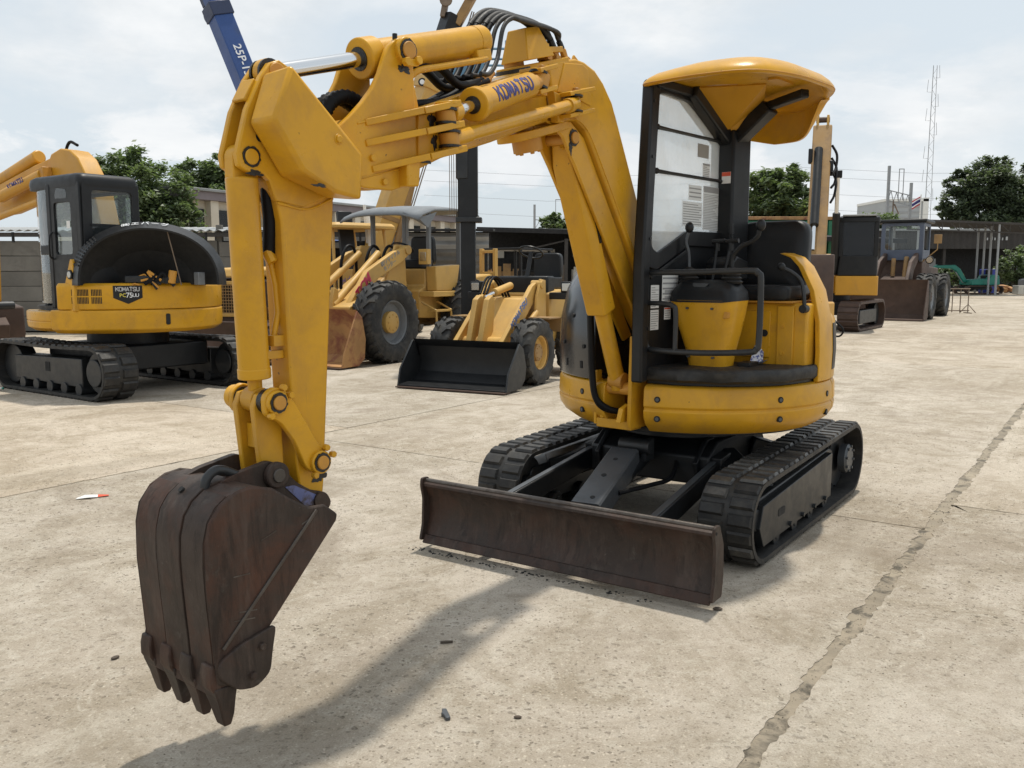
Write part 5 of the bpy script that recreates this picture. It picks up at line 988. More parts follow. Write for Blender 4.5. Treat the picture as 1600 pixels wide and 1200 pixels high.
bead([(1.27, 0.121, 2.42), (1.29, 0.121, 2.53), (1.31, 0.121, 2.60)], bm_, 0.004); bead([(0.80, 0.121, 1.66), (1.09, 0.121, 2.045), (1.25, 0.121, 2.255), (1.33, 0.121, 2.32), (1.42, 0.121, 2.345)], bm_, 0.004)
for k, (u_, v_, z_, w_, h_) in enumerate(((1.52, 0.1265, 2.345, 0.04, 0.008), (1.50, 0.1265, 2.44, 0.05, 0.007), (1.40, 0.0925, 2.20, 0.014, 0.03), (1.55, 0.1205, 2.33, 0.015, 0.02))): smear(u_, v_, z_, w_, h_, 30 + k, bm_)
# ------------------------------------------------------------------ the second excavator, engine hood raised, at the left
def mk(root):
    def f(mb, name, mat, bevel=0.0, parent=None, smooth=35): return mb.build(name, mat, parent or root, bevel, smooth)
    return f
X2 = thing('excavator', 'yellow short-tail excavator with black cab and raised black engine hood at left', 'excavator', (-5.25, 12.26, 0), (-0.81, 0.585))
P2 = mk(X2)
c2 = [(1.10, 0.34, 0.32), (-1.02, 0.34, 0.32)]
for y0, y1 in ((0.70, 1.15), (-1.15, -0.70)):
    track(X2, y0, y1, c2, 40, (0.115, 0.022), 0.035, 0, ('rubber', 'rubber'), 2, sag=0.02)
    ym = (y0 + y1) / 2; s = 1 if ym > 0 else -1; yo = ym + 0.15 * s
    m = MB(); m.prism([(0.95, 0.16), (0.95, 0.47), (-0.72, 0.50), (-0.72, 0.14)], ym - 0.15, ym + 0.15); fr = P2(m, 'track_frame', 'black_steel', 0.01)
    m = MB(); m.box(0.05, 0.16, min(yo, yo + 0.005 * s), max(yo, yo + 0.005 * s), 0.30, 0.42); P2(m, 'slot', 'dark_gap', 0, fr)
    for x in (0.75, 0.4, 0.05, -0.3, -0.65):
        m = MB(); m.cyl((x, ym - 0.17, 0.11), (x, ym + 0.17, 0.11), 0.075, n=16); P2(m, 'track_roller', 'black_steel', 0.004)
    m = MB(); m.cyl((1.10, ym - 0.1, 0.34), (1.10, ym + 0.1, 0.34), 0.26, n=28); P2(m, 'idler_wheel', 'black_steel', 0.01)
    m = MB(); m.cyl((-1.02, ym - 0.1, 0.34), (-1.02, ym + 0.1, 0.34), 0.26, n=28); m.cyl((-1.02, ym - 0.17, 0.34), (-1.02, ym + 0.17, 0.34), 0.17, n=24); P2(m, 'sprocket', 'black_steel', 0.01)
m = MB(); m.box(-0.75, 0.75, -0.72, 0.72, 0.30, 0.62); P2(m, 'center_frame', 'black', 0.02)
m = MB(); m.cyl((0, 0, 0.60), (0, 0, 0.82), 0.52, n=40); P2(m, 'swing_bearing', 'black', 0.01)
def ring2(prof, a0, a1, n=36): m = MB(); return m.lathe(prof, (0, 0, 0), a0, a1, n, 'z', True)
lowp = [(0.6, 0.82), (1.13, 0.82), (1.205, 0.865), (1.215, 0.94), (1.200, 0.948), (1.215, 0.956), (1.215, 1.055), (1.205, 1.07), (0.6, 1.07)]
P2(ring2(lowp, 52, 103, 24), 'skirt_panel', 'yellow', 0.008, smooth=40)
P2(ring2(lowp, -103, -10, 30), 'skirt_panel', 'yellow', 0.008, smooth=40)
cwp = [(0.6, 0.80), (1.15, 0.80), (1.225, 0.85), (1.235, 0.94), (1.235, 1.08), (1.22, 1.095), (0.6, 1.095)]
cw2 = P2(ring2(cwp, 103.6, 256.4, 56), 'counterweight', 'yellow', 0.010, smooth=40)
upp = [(0.9, 1.10), (1.225, 1.10), (1.235, 1.12), (1.235, 1.39), (1.205, 1.425), (0.9, 1.425)]
eb = P2(ring2(upp, 109, 256.4, 52), 'engine_side_panel', 'yellow', 0.010, smooth=40)
m = MB(); m.cyl((0, 0, 0.80), (0, 0, 1.08), 1.02, n=48); P2(m, 'deck', 'black', 0)
# louvres, badge, tail lamp
def onring(a, r, z): return V3(r * math.cos(R(a)), r * math.sin(R(a)), z)
for blk in ((119, 12), (130.5, 7)):
    for k in range(blk[1]):
        for z0, z1 in ((1.175, 1.255), (1.27, 1.35)):
            a = blk[0] + k * 0.85; m = MB(); m.obox(onring(a, 1.234, z0), onring(a, 1.234, z1), 0.011, 0.006, tuple(onring(a, 1, 0))); P2(m, 'louvre_slot', 'dark_gap', 0, eb)
def badge():
    m = MB(); n = 14; top = []; bot = []
    for k in range(n + 1):
        t = k / n; a = 142.0 + 15.5 * t; zb = 1.245 - 0.075 * (1 - abs(2 * t - 1)); top.append(onring(a, 1.240, 1.395)); bot.append(onring(a, 1.240, zb))
    m.add(top + bot, [(i, i + 1, n + 2 + i, n + 1 + i) for i in range(n)]); return P2(m, 'badge', 'black', 0, eb)
bd = badge()
def ringtext(body, a, z, size, mat, width=1.0, bold=0.0):
    c = onring(a, 1.243, z); xd = V3(-math.sin(R(a)), math.cos(R(a)), 0); return text_obj(body, 'lettering', mat, bd, c, xd, (0, 0, 1), size, 0.003, 0, bold, width)
for i, ch in enumerate('KOMATSU'):
    a = 144.2 + i * 1.82; logo(ch, bd, onring(a, 1.2405, 1.352), V3(-math.sin(R(a)), math.cos(R(a)), 0), (0, 0, 1), 0.045, 'text_silver', 0.003, None, 0.30)
for i, (ch, sz, mt, a) in enumerate((('P', 0.062, 'text_yellow', 146.0), ('C', 0.062, 'text_yellow', 147.8), ('7', 0.088, 'text_white', 149.6), ('5', 0.088, 'text_white', 151.4), ('U', 0.062, 'text_white', 153.1), ('U', 0.062, 'text_white', 154.7))): ringtext(ch, a, 1.275, sz, mt, 1.0, 0.006)
m = MB(); a = 171.5; m.prism(rrect([(-0.028, 0.0), (0.028, 0.0), (0.028, 0.14), (-0.028, 0.14)], 0.02, 3), 0, 0.02, 'x'); m.xf(Matrix.Translation(onring(a, 1.225, 0.90)) @ Matrix.Rotation(R(a), 4, 'Z')); tl = P2(m, 'tail_lamp', 'dark_gap', 0.003, cw2)
# sloped yellow side piece with round lamp, between cab and hood
m = MB(); m.prism([(-0.28, 1.08), (-0.66, 1.08), (-0.66, 1.70), (-0.60, 1.72)], 0.93, 1.08); sl = P2(m, 'side_fairing', 'yellow', 0.01)
m = MB(); m.cyl((-0.60, 1.075, 1.53), (-0.60, 1.10, 1.53), 0.058, n=24); P2(m, 'lamp_rim', 'black', 0.004, sl)
m = MB(); m.cyl((-0.60, 1.09, 1.53), (-0.60, 1.106, 1.53), 0.040, n=24); P2(m, 'lamp_lens', 'lamp_glass', 0.004, sl)
# cab: posts and panels with glazed openings
x0, x1, y0, y1, zb, zt = -0.70, 0.62, 0.18, 0.96, 1.08, 2.70
pl_ = rrect([(x0, y0), (x1, y0), (x1 + 0.02, y1), (x0, y1)], [0.08, 0.10, 0.22, 0.10], 6)
m = MB(); m.loft([[(-0.04 + (p[0] + 0.04) * k, 0.57 + (p[1] - 0.57) * k, z) for p in pl_] for z, k in ((2.60, 1.0), (2.68, 1.015), (2.735, 0.985), (2.765, 0.88), (2.775, 0.5))]); P2(m, 'cab_roof', 'black', 0, smooth=50)
m = MB(); m.loft([[(p[0], p[1], z) for p in pl_] for z in (1.08, 1.13)]); P2(m, 'cab_floor', 'black', 0)
def frame(name, outer, inner, a0, a1, axis, mat='black', gl='cab_glass'):
    m = MB(); oo = rrect(outer, 0.02, 4); ii = rrect(inner, 0.05, 4); plate_hole(m, oo, ii, a0, a1, axis); f = P2(m, name, mat, 0.004)
    m = MB(); m.prism(ii, (a0 + a1) / 2 - 0.003, (a0 + a1) / 2 + 0.003, axis); P2(m, 'pane', gl, 0, f, 0); return f
dr_ = frame('cab_door', [(0.02, 1.12), (-0.58, 1.12), (-0.60, 2.66), (0.02, 2.66)], [(-0.06, 1.78), (-0.46, 1.78), (-0.46, 2.42), (-0.06, 2.42)], y1 - 0.04, y1, 'y')
m = MB(); m.prism(rrect([(-0.10, 2.47), (-0.40, 2.47), (-0.38, 2.58), (-0.14, 2.60)], 0.04, 3), y1 - 0.001, y1 + 0.004); P2(m, 'upper_pane', 'cab_glass', 0, dr_)
m = MB(); m.box(-0.44, -0.36, y1 + 0.001, y1 + 0.004, 2.10, 2.19); P2(m, 'label', 'label_white', 0, dr_)
m = MB(); m.tube(bez([(0.0, y1 + 0.01, 1.72), (0.0, y1 + 0.05, 1.78), (-0.02, y1 + 0.05, 2.0), (-0.02, y1 + 0.01, 2.06)], 5), 0.012, 8); P2(m, 'door_handle', 'black', 0, dr_)
frame('rear_frame', [(y0 + 0.02, 1.15), (y1 - 0.02, 1.15), (y1 - 0.03, 2.66), (y0 + 0.02, 2.66)], [(y0 + 0.10, 1.72), (y1 - 0.13, 1.72), (y1 - 0.15, 2.56), (y0 + 0.10, 2.56)], x0, x0 + 0.04, 'x')
m = MB(); m.box(x0 - 0.012, x0 + 0.01, y0 + 0.09, y1 - 0.12, 2.13, 2.155); P2(m, 'window_bar', 'black', 0)
frame('front_frame', [(y0 + 0.03, 1.12), (y1 - 0.20, 1.12), (y1 - 0.20, 2.66), (y0 + 0.03, 2.66)], [(y0 + 0.09, 1.25), (y1 - 0.24, 1.25), (y1 - 0.24, 2.56), (y0 + 0.09, 2.56)], x1 - 0.03, x1, 'x')
frame('right_frame', [(x0 + 0.05, 1.12), (x1 - 0.05, 1.12), (x1 - 0.05, 2.66), (x0 + 0.05, 2.66)], [(x0 + 0.16, 1.70), (x1 - 0.14, 1.70), (x1 - 0.14, 2.56), (x0 + 0.16, 2.56)], y0, y0 + 0.03, 'y')
for px, py in ((0.06, y1 - 0.03), (-0.63, y1 - 0.04), (0.60, 0.75), (-0.66, 0.22), (0.58, 0.22)):
    m = MB(); m.box(px - 0.045, px + 0.045, py - 0.04, py + 0.04, 1.10, 2.66); P2(m, 'cab_post', 'black', 0.012)
cv = [(0.10, y1 - 0.015), (0.35, y1 - 0.02), (0.52, y1 - 0.08), (0.615, y1 - 0.20)]
m = MB(); m.loft([[(p[0], p[1], z) for p in cv] + [(p[0] - 0.006, p[1] - 0.006, z) for p in cv[::-1]] for z in (1.16, 2.64)]); P2(m, 'corner_pane', 'cab_glass', 0)
m = MB(); m.box(0.02, 0.30, y1 - 0.06, y1 + 0.012, 1.78, 1.90); P2(m, 'door_latch_bar', 'black', 0.01)
m = MB(); m.loft([[(q[0], q[1], z) for q in ((-0.45, 0.40), (0.02, 0.40), (0.02, 0.80), (-0.45, 0.80))] for z in (1.42, 1.54)]); m.loft([[(-0.42 - dx, y, z) for y, z in ((0.40, 1.5), (0.80, 1.5), (0.78, 2.15), (0.42, 2.15))] for dx in (0, 0.10)]); P2(m, 'operator_seat', 'black', 0.03)
m = MB(); m.tube([(0.28, 0.62, 1.2), (0.25, 0.60, 1.72)], 0.02, 8); m.tube([(0.05, 0.86, 1.4), (0.12, 0.87, 1.75)], 0.015, 8); P2(m, 'control_lever', 'black', 0)
# raised hood: arch shell opening towards the rear left
dn = V3(-0.83, 0.556, 0).normalized(); e1 = V3(-dn.y, dn.x, 0) * 1.0
if e1.y > 0: e1 = -e1
bc_ = V3(-0.98, 0.40, 1.40) + e1 * 0.13 + dn * 0.24
def arch(k, depth, dz=0.0, hw=0.86, hh=0.74, n=28): return [bc_ - dn * depth + e1 * (hw * k * math.cos(math.pi * (1 - i / n))) + V3(0, 0, dz + hh * k * max(0.0, math.sin(math.pi * i / n)) ** 0.82) for i in range(n + 1)]
def shell(mb, a, b): return mb.loft([a, b], False, False)
m = MB(); A_ = arch(0.945, -0.05); B_ = arch(1.06, 0.20); C2_ = arch(0.915, -0.045); D2_ = arch(0.98, 0.18); E2_ = arch(0.80, 0.55); F2_ = arch(0.45, 0.95)
shell(m, A_, B_); shell(m, C2_, A_); shell(m, D2_, C2_); hood = P2(m, 'hood_rim', 'black', 0, smooth=40)
m = MB(); m.loft([B_, E2_, F2_], False, False); m.add(F2_, [tuple(range(len(F2_)))]); o = P2(m, 'hood_shell', 'black', 0, smooth=50); md = o.modifiers.new('solid', 'SOLIDIFY'); md.thickness = 0.02
for k in range(10):
    for q in range(3):
        t = 0.085 + 0.0185 * k; f = lambda tt, d: bc_ - dn * d + e1 * ((0.86 * (0.972 + 0.46 * d) + 0.004) * math.cos(math.pi * (1 - tt))) + V3(0, 0, (0.74 * (0.972 + 0.46 * d) + 0.004) * math.sin(math.pi * tt) ** 0.82)
        d0 = -0.035 + 0.068 * q; m = MB(); m.obox(f(t, d0), f(t, d0 + 0.056), 0.022, 0.006, tuple((f(t, d0) - bc_ + dn * d0).normalized())); P2(m, 'louvre_slot', 'dark_gap', 0, hood)
tt = 0.50; pos = lambda tt: bc_ - dn * 0.085 + e1 * (0.872 * math.cos(math.pi * (1 - tt))) + V3(0, 0, 0.754 * math.sin(math.pi * tt) ** 0.82)
for i, ch in enumerate('㈱エバーグ'):
    t_ = 0.405 + i * 0.042; q0, q1 = pos(t_ - 0.01), pos(t_ + 0.01); xd = (q1 - q0).normalized(); yd = (-dn * 0.93 + V3(0, 0, 0.37)).normalized(); xd = (xd - yd * xd.dot(yd)).normalized()
    text_obj(ch, 'lettering', 'text_white', hood, pos(t_) + V3(0, 0, 0.006), xd, yd, 0.105, 0.004)
m = MB(); m.tube([bc_ + e1 * 0.22 + V3(0, 0, 0.68) - dn * 0.05, bc_ + e1 * 0.36 - dn * 0.05], 0.008, 6); P2(m, 'hood_stay', 'rail_steel', 0)
# engine in the open bay
ce = bc_ - dn * 0.10
m = MB(); m.loft([arch(0.95, 0.12), arch(0.60, 0.38), arch(0.12, 0.55)], False, False); o = P2(m, 'bay_shade', 'dark_gap', 0, smooth=0); md = o.modifiers.new('solid', 'SOLIDIFY'); md.thickness = 0.02  # near-black dome added to stand for the deep shade inside the bay
m = MB(); m.box(-0.30, 0.34, -0.02, 0.16, 0.02, 0.12); m.xf(Matrix.Translation(ce) @ Matrix(((e1.x, -dn.x, 0, 0), (e1.y, -dn.y, 0, 0), (0, 0, 1, 0), (0, 0, 0, 1)))); P2(m, 'engine_block', 'black_steel', 0.02)
for k in range(9):
    a = ce + e1 * rnd.uniform(-0.25, 0.35) + dn * rnd.uniform(0.0, 0.08) + V3(0, 0, rnd.uniform(0.0, 0.12)); b = a + e1 * rnd.uniform(-0.15, 0.15) + V3(0, 0, rnd.uniform(0.0, 0.14)); c = b + e1 * rnd.uniform(-0.12, 0.12) - V3(0, 0, 0.1)
    m = MB(); m.tube(bez([a, b, c], 5), rnd.uniform(0.01, 0.026), 8); P2(m, 'engine_pipe', rnd.choice(['yellow_worn', 'black', 'yellow_worn', 'hose']), 0)
m = MB(); m.cyl(ce + e1 * 0.24 + dn * 0.05 + V3(0, 0, 0.02), ce + e1 * 0.27 + dn * 0.05 + V3(0, 0, 0.18), 0.05, n=14); P2(m, 'oil_filter', 'yellow_worn', 0.01)
m = MB(); m.box(-0.05, 0.05, -0.05, 0.05, 0.0, 0.16); m.xf(Matrix.Translation(ce + e1 * 0.58)); P2(m, 'radiator_core', 'grey_paint', 0.01)
# boom, offset cylinder, arm and bucket to the left
by0, by1 = -0.14, 0.15
m = MB(); m.prism([(0.50, 1.05), (0.30, 1.20), (0.22, 1.95), (0.42, 2.64), (0.78, 3.12), (0.98, 3.24), (1.22, 3.28), (1.48, 3.22), (1.62, 3.05), (1.55, 2.80), (1.35, 2.75), (1.02, 2.58), (0.82, 1.90), (0.80, 1.2)], by0, by1); P2(m, 'boom', 'yellow_deep', 0.02, smooth=30)
m = MB(); m.prism([(1.35, 3.20), (2.0, 3.10), (3.95, 2.72), (3.98, 2.40), (2.9, 2.45), (2.0, 2.60), (1.35, 2.85)], by0 + 0.05, by1 - 0.02); P2(m, 'offset_boom', 'yellow_deep', 0.015)
m = MB(); m.cyl((2.05, 0.02, 3.24), (3.8, 0.02, 2.83), 0.10, n=24); P2(m, 'arm_cylinder', 'yellow_deep', 0.02)
m = MB(); m.cyl((1.55, 0.24, 2.93), (2.75, 0.28, 2.67), 0.085, n=20); oc2 = P2(m, 'offset_cylinder', 'yellow_deep', 0.01)
text_obj('KOMATSU', 'lettering', 'text_blue', oc2, (2.15, 0.348, 2.83), (-1.3, 0.0, 0.26), (0.15, 0.3, 0.85), 0.10, 0.003, 0, 0.02)
m = MB(); m.cyl((2.75, 0.28, 2.67), (3.2, 0.28, 2.58), 0.04, n=16); P2(m, 'cylinder_rod', 'chrome', 0)
m = MB(); m.cyl((1.60, 0.26, 2.57), (3.3, 0.30, 2.31), 0.05, n=16); P2(m, 'parallel_link', 'yellow_deep', 0)
m = MB(); m.obox((1.68, 0.22, 2.90), (1.46, 0.22, 2.94), 0.14, 0.20); m.obox((1.66, 0.20, 2.60), (1.42, 0.20, 2.64), 0.14, 0.14); P2(m, 'knuckle', 'yellow_worn', 0.01)
m = MB(); m.tube(bez([(1.30, -0.15, 3.36), (1.50, -0.15, 3.42), (1.62, -0.15, 3.30), (1.6, -0.15, 3.15)], 6), 0.022, 8); P2(m, 'hydraulic_hose', 'hose', 0)
m = MB(); m.prism([(3.48, 3.02), (3.98, 2.75), (3.99, 1.0), (3.83, 0.85), (3.70, 1.0), (3.58, 2.40)], by0 + 0.08, by1 + 0.04); P2(m, 'arm', 'yellow_deep', 0.015)
m = MB(); m.prism([(3.66, 1.0), (3.64, 0.55), (3.82, 0.16), (4.27, 0.10), (4.52, 0.45), (4.47, 0.95), (4.12, 1.08)], by0 - 0.25, by1 + 0.22); b_ = P2(m, 'bucket', 'brown_steel', 0.03)
m = MB(); m.cyl((3.70, by0 - 0.1, 1.02), (3.70, by1 + 0.18, 1.02), 0.07, n=16); P2(m, 'bucket_pin', 'black_steel', 0.01)
m = MB(); m.obox((3.74, -0.0, 0.75), (3.44, 0.08, 0.62), 0.22, 0.24); P2(m, 'bucket_ear', 'brown_steel', 0.02)
# ------------------------------------------------------------------ wheels
def wheel(root, x, y, r, w, side, rim='tan', hub='tan', rimr=0.55, nl=22, lh=0.035):
    """axle along y, outer face towards side*y; tyre with chevron bars"""
    m = MB(); k = w / 2
    prof = [(r * rimr, -k * 0.80), (r * (rimr + 0.10), -k * 0.98), (r * 0.80, -k * 1.02), (r * 0.93, -k * 0.96), (r * 0.975, -k * 0.78), (r * 0.985, 0), (r * 0.975, k * 0.78), (r * 0.93, k * 0.96), (r * 0.80, k * 1.02), (r * (rimr + 0.10), k * 0.98), (r * rimr, k * 0.80)]
    m.lathe(prof, (x, y, r), 0, 360, 48, 'y')
    for i in range(nl):
        for s in (-1, 1):
            a0 = 2 * math.pi * (i + (0.5 if s > 0 else 0)) / nl; a1 = a0 + 0.16
            pts = []
            for (aa, yy, rr) in ((a0, 0.04 * s, r * 0.98), (a1, k * 0.62 * s, r * 0.98), (a1 + 0.03, k * 0.95 * s, r * 0.93), (a1 + 0.03, k * 1.0 * s, r * 0.84)): pts.append((aa, yy, rr))
            da = 0.115 * (22 / nl); rings = []
            for aa, yy, rr in pts:
                def P(a, q): return (x + q * math.cos(a), y + yy, r + q * math.sin(a))
                rings.append([P(aa - da / 2, rr - 0.02), P(aa - da * 0.38, rr + lh), P(aa + da * 0.38, rr + lh), P(aa + da / 2, rr - 0.02)])
            m.loft(rings)
    t = m.build('tyre', 'tyre', root, 0, 40)
    m = MB(); o = side
    prof = [(r * rimr * 1.02, k * 0.88 * o), (r * rimr * 1.04, k * 0.78 * o), (r * rimr * 0.94, k * 0.72 * o), (r * rimr * 0.86, k * 0.35 * o), (r * 0.22, k * 0.25 * o), (0.001, k * 0.25 * o)]
    m.lathe(prof, (x, y, r), 0, 360, 40, 'y'); m.lathe([(r * rimr, -k * 0.8 * o), (r * rimr, k * 0.8 * o)], (x, y, r), 0, 360, 40, 'y'); m.build('rim', rim, t, 0, 40)
    m = MB(); m.lathe([(r * 0.27, k * 0.2 * o), (r * 0.27, k * 0.62 * o), (r * 0.23, k * 0.70 * o), (0.001, k * 0.70 * o)], (x, y, r), 0, 360, 28, 'y'); h = m.build('hub', hub, t, 0, 35)
    for q in range(8):
        a = q * math.pi / 4; m = MB(); m.cyl((x + r * 0.19 * math.cos(a), y + k * 0.69 * o, r + r * 0.19 * math.sin(a)), (x + r * 0.19 * math.cos(a), y + k * 0.75 * o, r + r * 0.19 * math.sin(a)), r * 0.022, n=6); m.build('wheel_nut', hub, t, 0)
    return t
def loader_bucket(P, x0, x1, w, h, mat, inner, yc=0.0):
    """open scoop, mouth towards +x: floor, back, two sides"""
    prof = [(x1, 0.03), (x0 + 0.18, 0.05), (x0 + 0.04, 0.16), (x0, h * 0.5), (x0 + 0.06, h * 0.86), (x0 + 0.16, h)]
    m = MB(); inn = [(p[0] + 0.02, p[1] + 0.03) for p in prof]; inn[0] = (x1, 0.05); m.prism(prof + inn[::-1], yc - w / 2, yc + w / 2); b = P(m, 'bucket', inner, 0.004, smooth=30)
    for s in (-1, 1):
        yy = yc + s * w / 2; m = MB(); m.prism([(x1, 0.03), (x1 - 0.06, 0.26), (x0 + 0.20, h + 0.01), (x0 + 0.08, h * 0.9), (x0 - 0.005, h * 0.5), (x0 + 0.03, 0.14), (x0 + 0.18, 0.03)], min(yy, yy + 0.025 * s), max(yy, yy + 0.025 * s)); P(m, 'bucket_side', mat, 0.004, b)
    m = MB(); m.box(x1 - 0.12, x1 + 0.05, yc - w / 2 - 0.02, yc + w / 2 + 0.02, 0.012, 0.030); e = P(m, 'cutting_edge', 'brown_steel', 0.003, b)
    for q in range(6):
        yy = yc - w / 2 + w * (q + 0.5) / 6; m = MB(); m.cyl((x1 - 0.04, yy, 0.029), (x1 - 0.04, yy, 0.036), 0.016, n=10); P(m, 'edge_bolt', 'dark_gap', 0, b)
    return b
# ------------------------------------------------------------------ small wheel loader with black bucket
KL = thing('wheel_loader', 'small yellow wheel loader with black bucket on the ground and blue lettering', 'wheel loader', (-0.28, 12.77, 0), (-0.447, -0.894)); PK = mk(KL)
loader_bucket(PK, 0.62, 1.20, 1.62, 0.62, 'black_steel', 'black')
for s in (-1, 1):
    wheel(KL, 0.02, 0.64 * s, 0.45, 0.32, s, 'tan', 'tan_dirty', 0.52, 15, 0.034); wheel(KL, -1.55, 0.64 * s, 0.45, 0.32, s, 'tan', 'tan_dirty', 0.52, 15, 0.034)
    m = MB(); m.prism([(0.58, 0.20), (0.60, 0.42), (0.46, 0.60), (-0.50, 1.36), (-0.66, 1.42), (-0.74, 1.34), (-0.62, 1.18), (0.30, 0.46), (0.52, 0.18)], 0.36 * s - 0.035, 0.36 * s + 0.035); la = PK(m, 'lift_arm', 'tan', 0.01)
    if s > 0: logo('KOMATSU', la, (-0.06, 0.3955, 0.985), (-0.80, 0, 0.59), (0.59, 0, 0.80), 0.085, 'text_faded_blue', 0.002, None, 0.34)
    m = MB(); m.cyl((0.30, 0.45 * s, 0.52), (-0.52, 0.45 * s, 0.98), 0.042, n=16); m.cyl((0.30, 0.45 * s, 0.52), (0.42, 0.45 * s, 0.45), 0.028, n=12); PK(m, 'lift_cylinder', 'tan', 0)
    m = MB(); m.prism([(-0.45, 0.55), (-0.85, 0.55), (-0.82, 1.44), (-0.66, 1.46), (-0.52, 1.20)], 0.44 * s - 0.02, 0.44 * s + 0.02); PK(m, 'arm_tower', 'tan', 0.008)
    m = MB(); m.cyl((-0.68, 0.30 * s, 1.38), (-0.68, 0.48 * s, 1.38), 0.06, n=16); PK(m, 'arm_pivot', 'tan', 0.006)
    m = MB(); m.prism([(-0.20, 0.90), (-0.62, 0.90), (-0.66, 0.70), (-0.64, 0.70), (-0.60, 0.92), (-0.20, 0.925)], min(0.47 * s, 0.80 * s), max(0.47 * s, 0.80 * s)); PK(m, 'mudguard', 'tan_dirty', 0.004)
    m = MB(); m.box(-1.05, -0.88, 0.50 * s - 0.015, 0.88 * s + 0.015, 1.16, 1.26) if s > 0 else m.box(-1.05, -0.88, -0.895, -0.485, 1.16, 1.26); PK(m, 'lamp_arm', 'black', 0.01)
    m = MB(); m.box(-1.02, -0.88, 0.76 * s - 0.09, 0.76 * s + 0.09, 1.26, 1.42); lb_ = PK(m, 'headlamp', 'black', 0.015)
    m = MB(); m.box(-0.882, -0.872, 0.76 * s - 0.065, 0.76 * s + 0.065, 1.285, 1.395); PK(m, 'lens', 'lamp_glass', 0.004, lb_)
m = MB(); m.cyl((0.20, -0.36, 0.56), (0.20, 0.36, 0.56), 0.10, n=20); PK(m, 'cross_tube', 'tan', 0.006)
m = MB(); m.prism([(0.50, 0.30), (0.42, 0.62), (0.22, 1.18), (0.10, 1.24), (0.02, 1.16), (0.10, 0.62), (0.30, 0.28)], -0.20, -0.12); PK(m, 'bell_crank', 'tan', 0.01)
m = MB(); m.prism([(0.50, 0.30), (0.42, 0.62), (0.22, 1.18), (0.10, 1.24), (0.02, 1.16), (0.10, 0.62), (0.30, 0.28)], -0.02, 0.06); PK(m, 'bell_crank', 'tan', 0.01)
m = MB(); m.cyl((0.36, 0.0, 0.50), (0.36, 0.20, 0.50), 0.08, n=16); PK(m, 'bell_crank_pin', 'tan', 0.008)
m = MB(); m.cyl((-0.20, -0.07, 1.27), (-0.72, -0.07, 1.36), 0.055, n=18); PK(m, 'tilt_cylinder', 'tan', 0.008)
m = MB(); m.cyl((0.10, -0.07, 1.20), (-0.22, -0.07, 1.27), 0.028, n=14); PK(m, 'tilt_rod', 'chrome', 0)
m = MB(); m.prism([(0.05, 0.35), (0.28, 0.55), (-0.40, 1.18), (-0.85, 1.20), (-0.85, 0.35)], -0.30, 0.30); PK(m, 'front_frame', 'tan', 0.02)
m = MB(); m.cyl((0.02, -0.50, 0.45), (0.02, 0.50, 0.45), 0.10, n=16); m.cyl((-1.55, -0.50, 0.45), (-1.55, 0.50, 0.45), 0.10, n=16); m.box(-1.55, 0.02, -0.06, 0.06, 0.40, 0.52); PK(m, 'axle', 'tan_dirty', 0.01)
m = MB(); m.prism([(-0.95, 0.42), (-0.95, 1.25), (-1.35, 1.30), (-2.25, 1.22), (-2.35, 0.9), (-2.30, 0.42)], -0.48, 0.48); PK(m, 'rear_body', 'tan', 0.03)
m = MB(); m.box(-1.25, -0.98, -0.42, 0.42, 1.10, 1.50); PK(m, 'dash', 'black', 0.03)
m = MB(); m.lathe([(0.185 + 0.016 * math.cos(a * math.pi / 4), 0.016 * math.sin(a * math.pi / 4)) for a in range(8)], (0, 0, 0), 0, 360, 28, 'z', True); m.xf(Matrix.Translation((-1.28, 0.0, 1.86)) @ Matrix.Rotation(R(-28), 4, 'Y')); sw = PK(m, 'steering_wheel', 'black', 0)
m = MB(); m.tube([(-1.12, 0, 1.45), (-1.28, 0, 1.86)], 0.035, 10); m.obox((-1.28, -0.19, 1.86), (-1.28, 0.19, 1.86), 0.03, 0.015); PK(m, 'steering_column', 'black', 0)
m = MB(); m.loft([[(p[0], p[1], z) for p in rrect([(-1.50, -0.26), (-1.50, 0.26), (-1.95, 0.26), (-1.95, -0.26)], 0.08)] for z in (1.30, 1.48)]); m.loft([[(-1.88 - dx, y, z) for y, z in rrect([(-0.25, 1.45), (0.25, 1.45), (0.23, 1.86), (-0.23, 1.86)], 0.09)] for dx in (0, 0.12)]); PK(m, 'seat', 'black', 0.02)
for k in range(3):
    m = MB(); m.tube(bez([(-0.70, -0.16 + 0.05 * k, 1.15), (-0.55, -0.22 + 0.05 * k, 1.42), (-0.30, -0.24 + 0.05 * k, 1.48), (-0.05, -0.22 + 0.05 * k, 1.25)], 6), 0.017, 8); PK(m, 'hydraulic_hose', 'hose', 0)
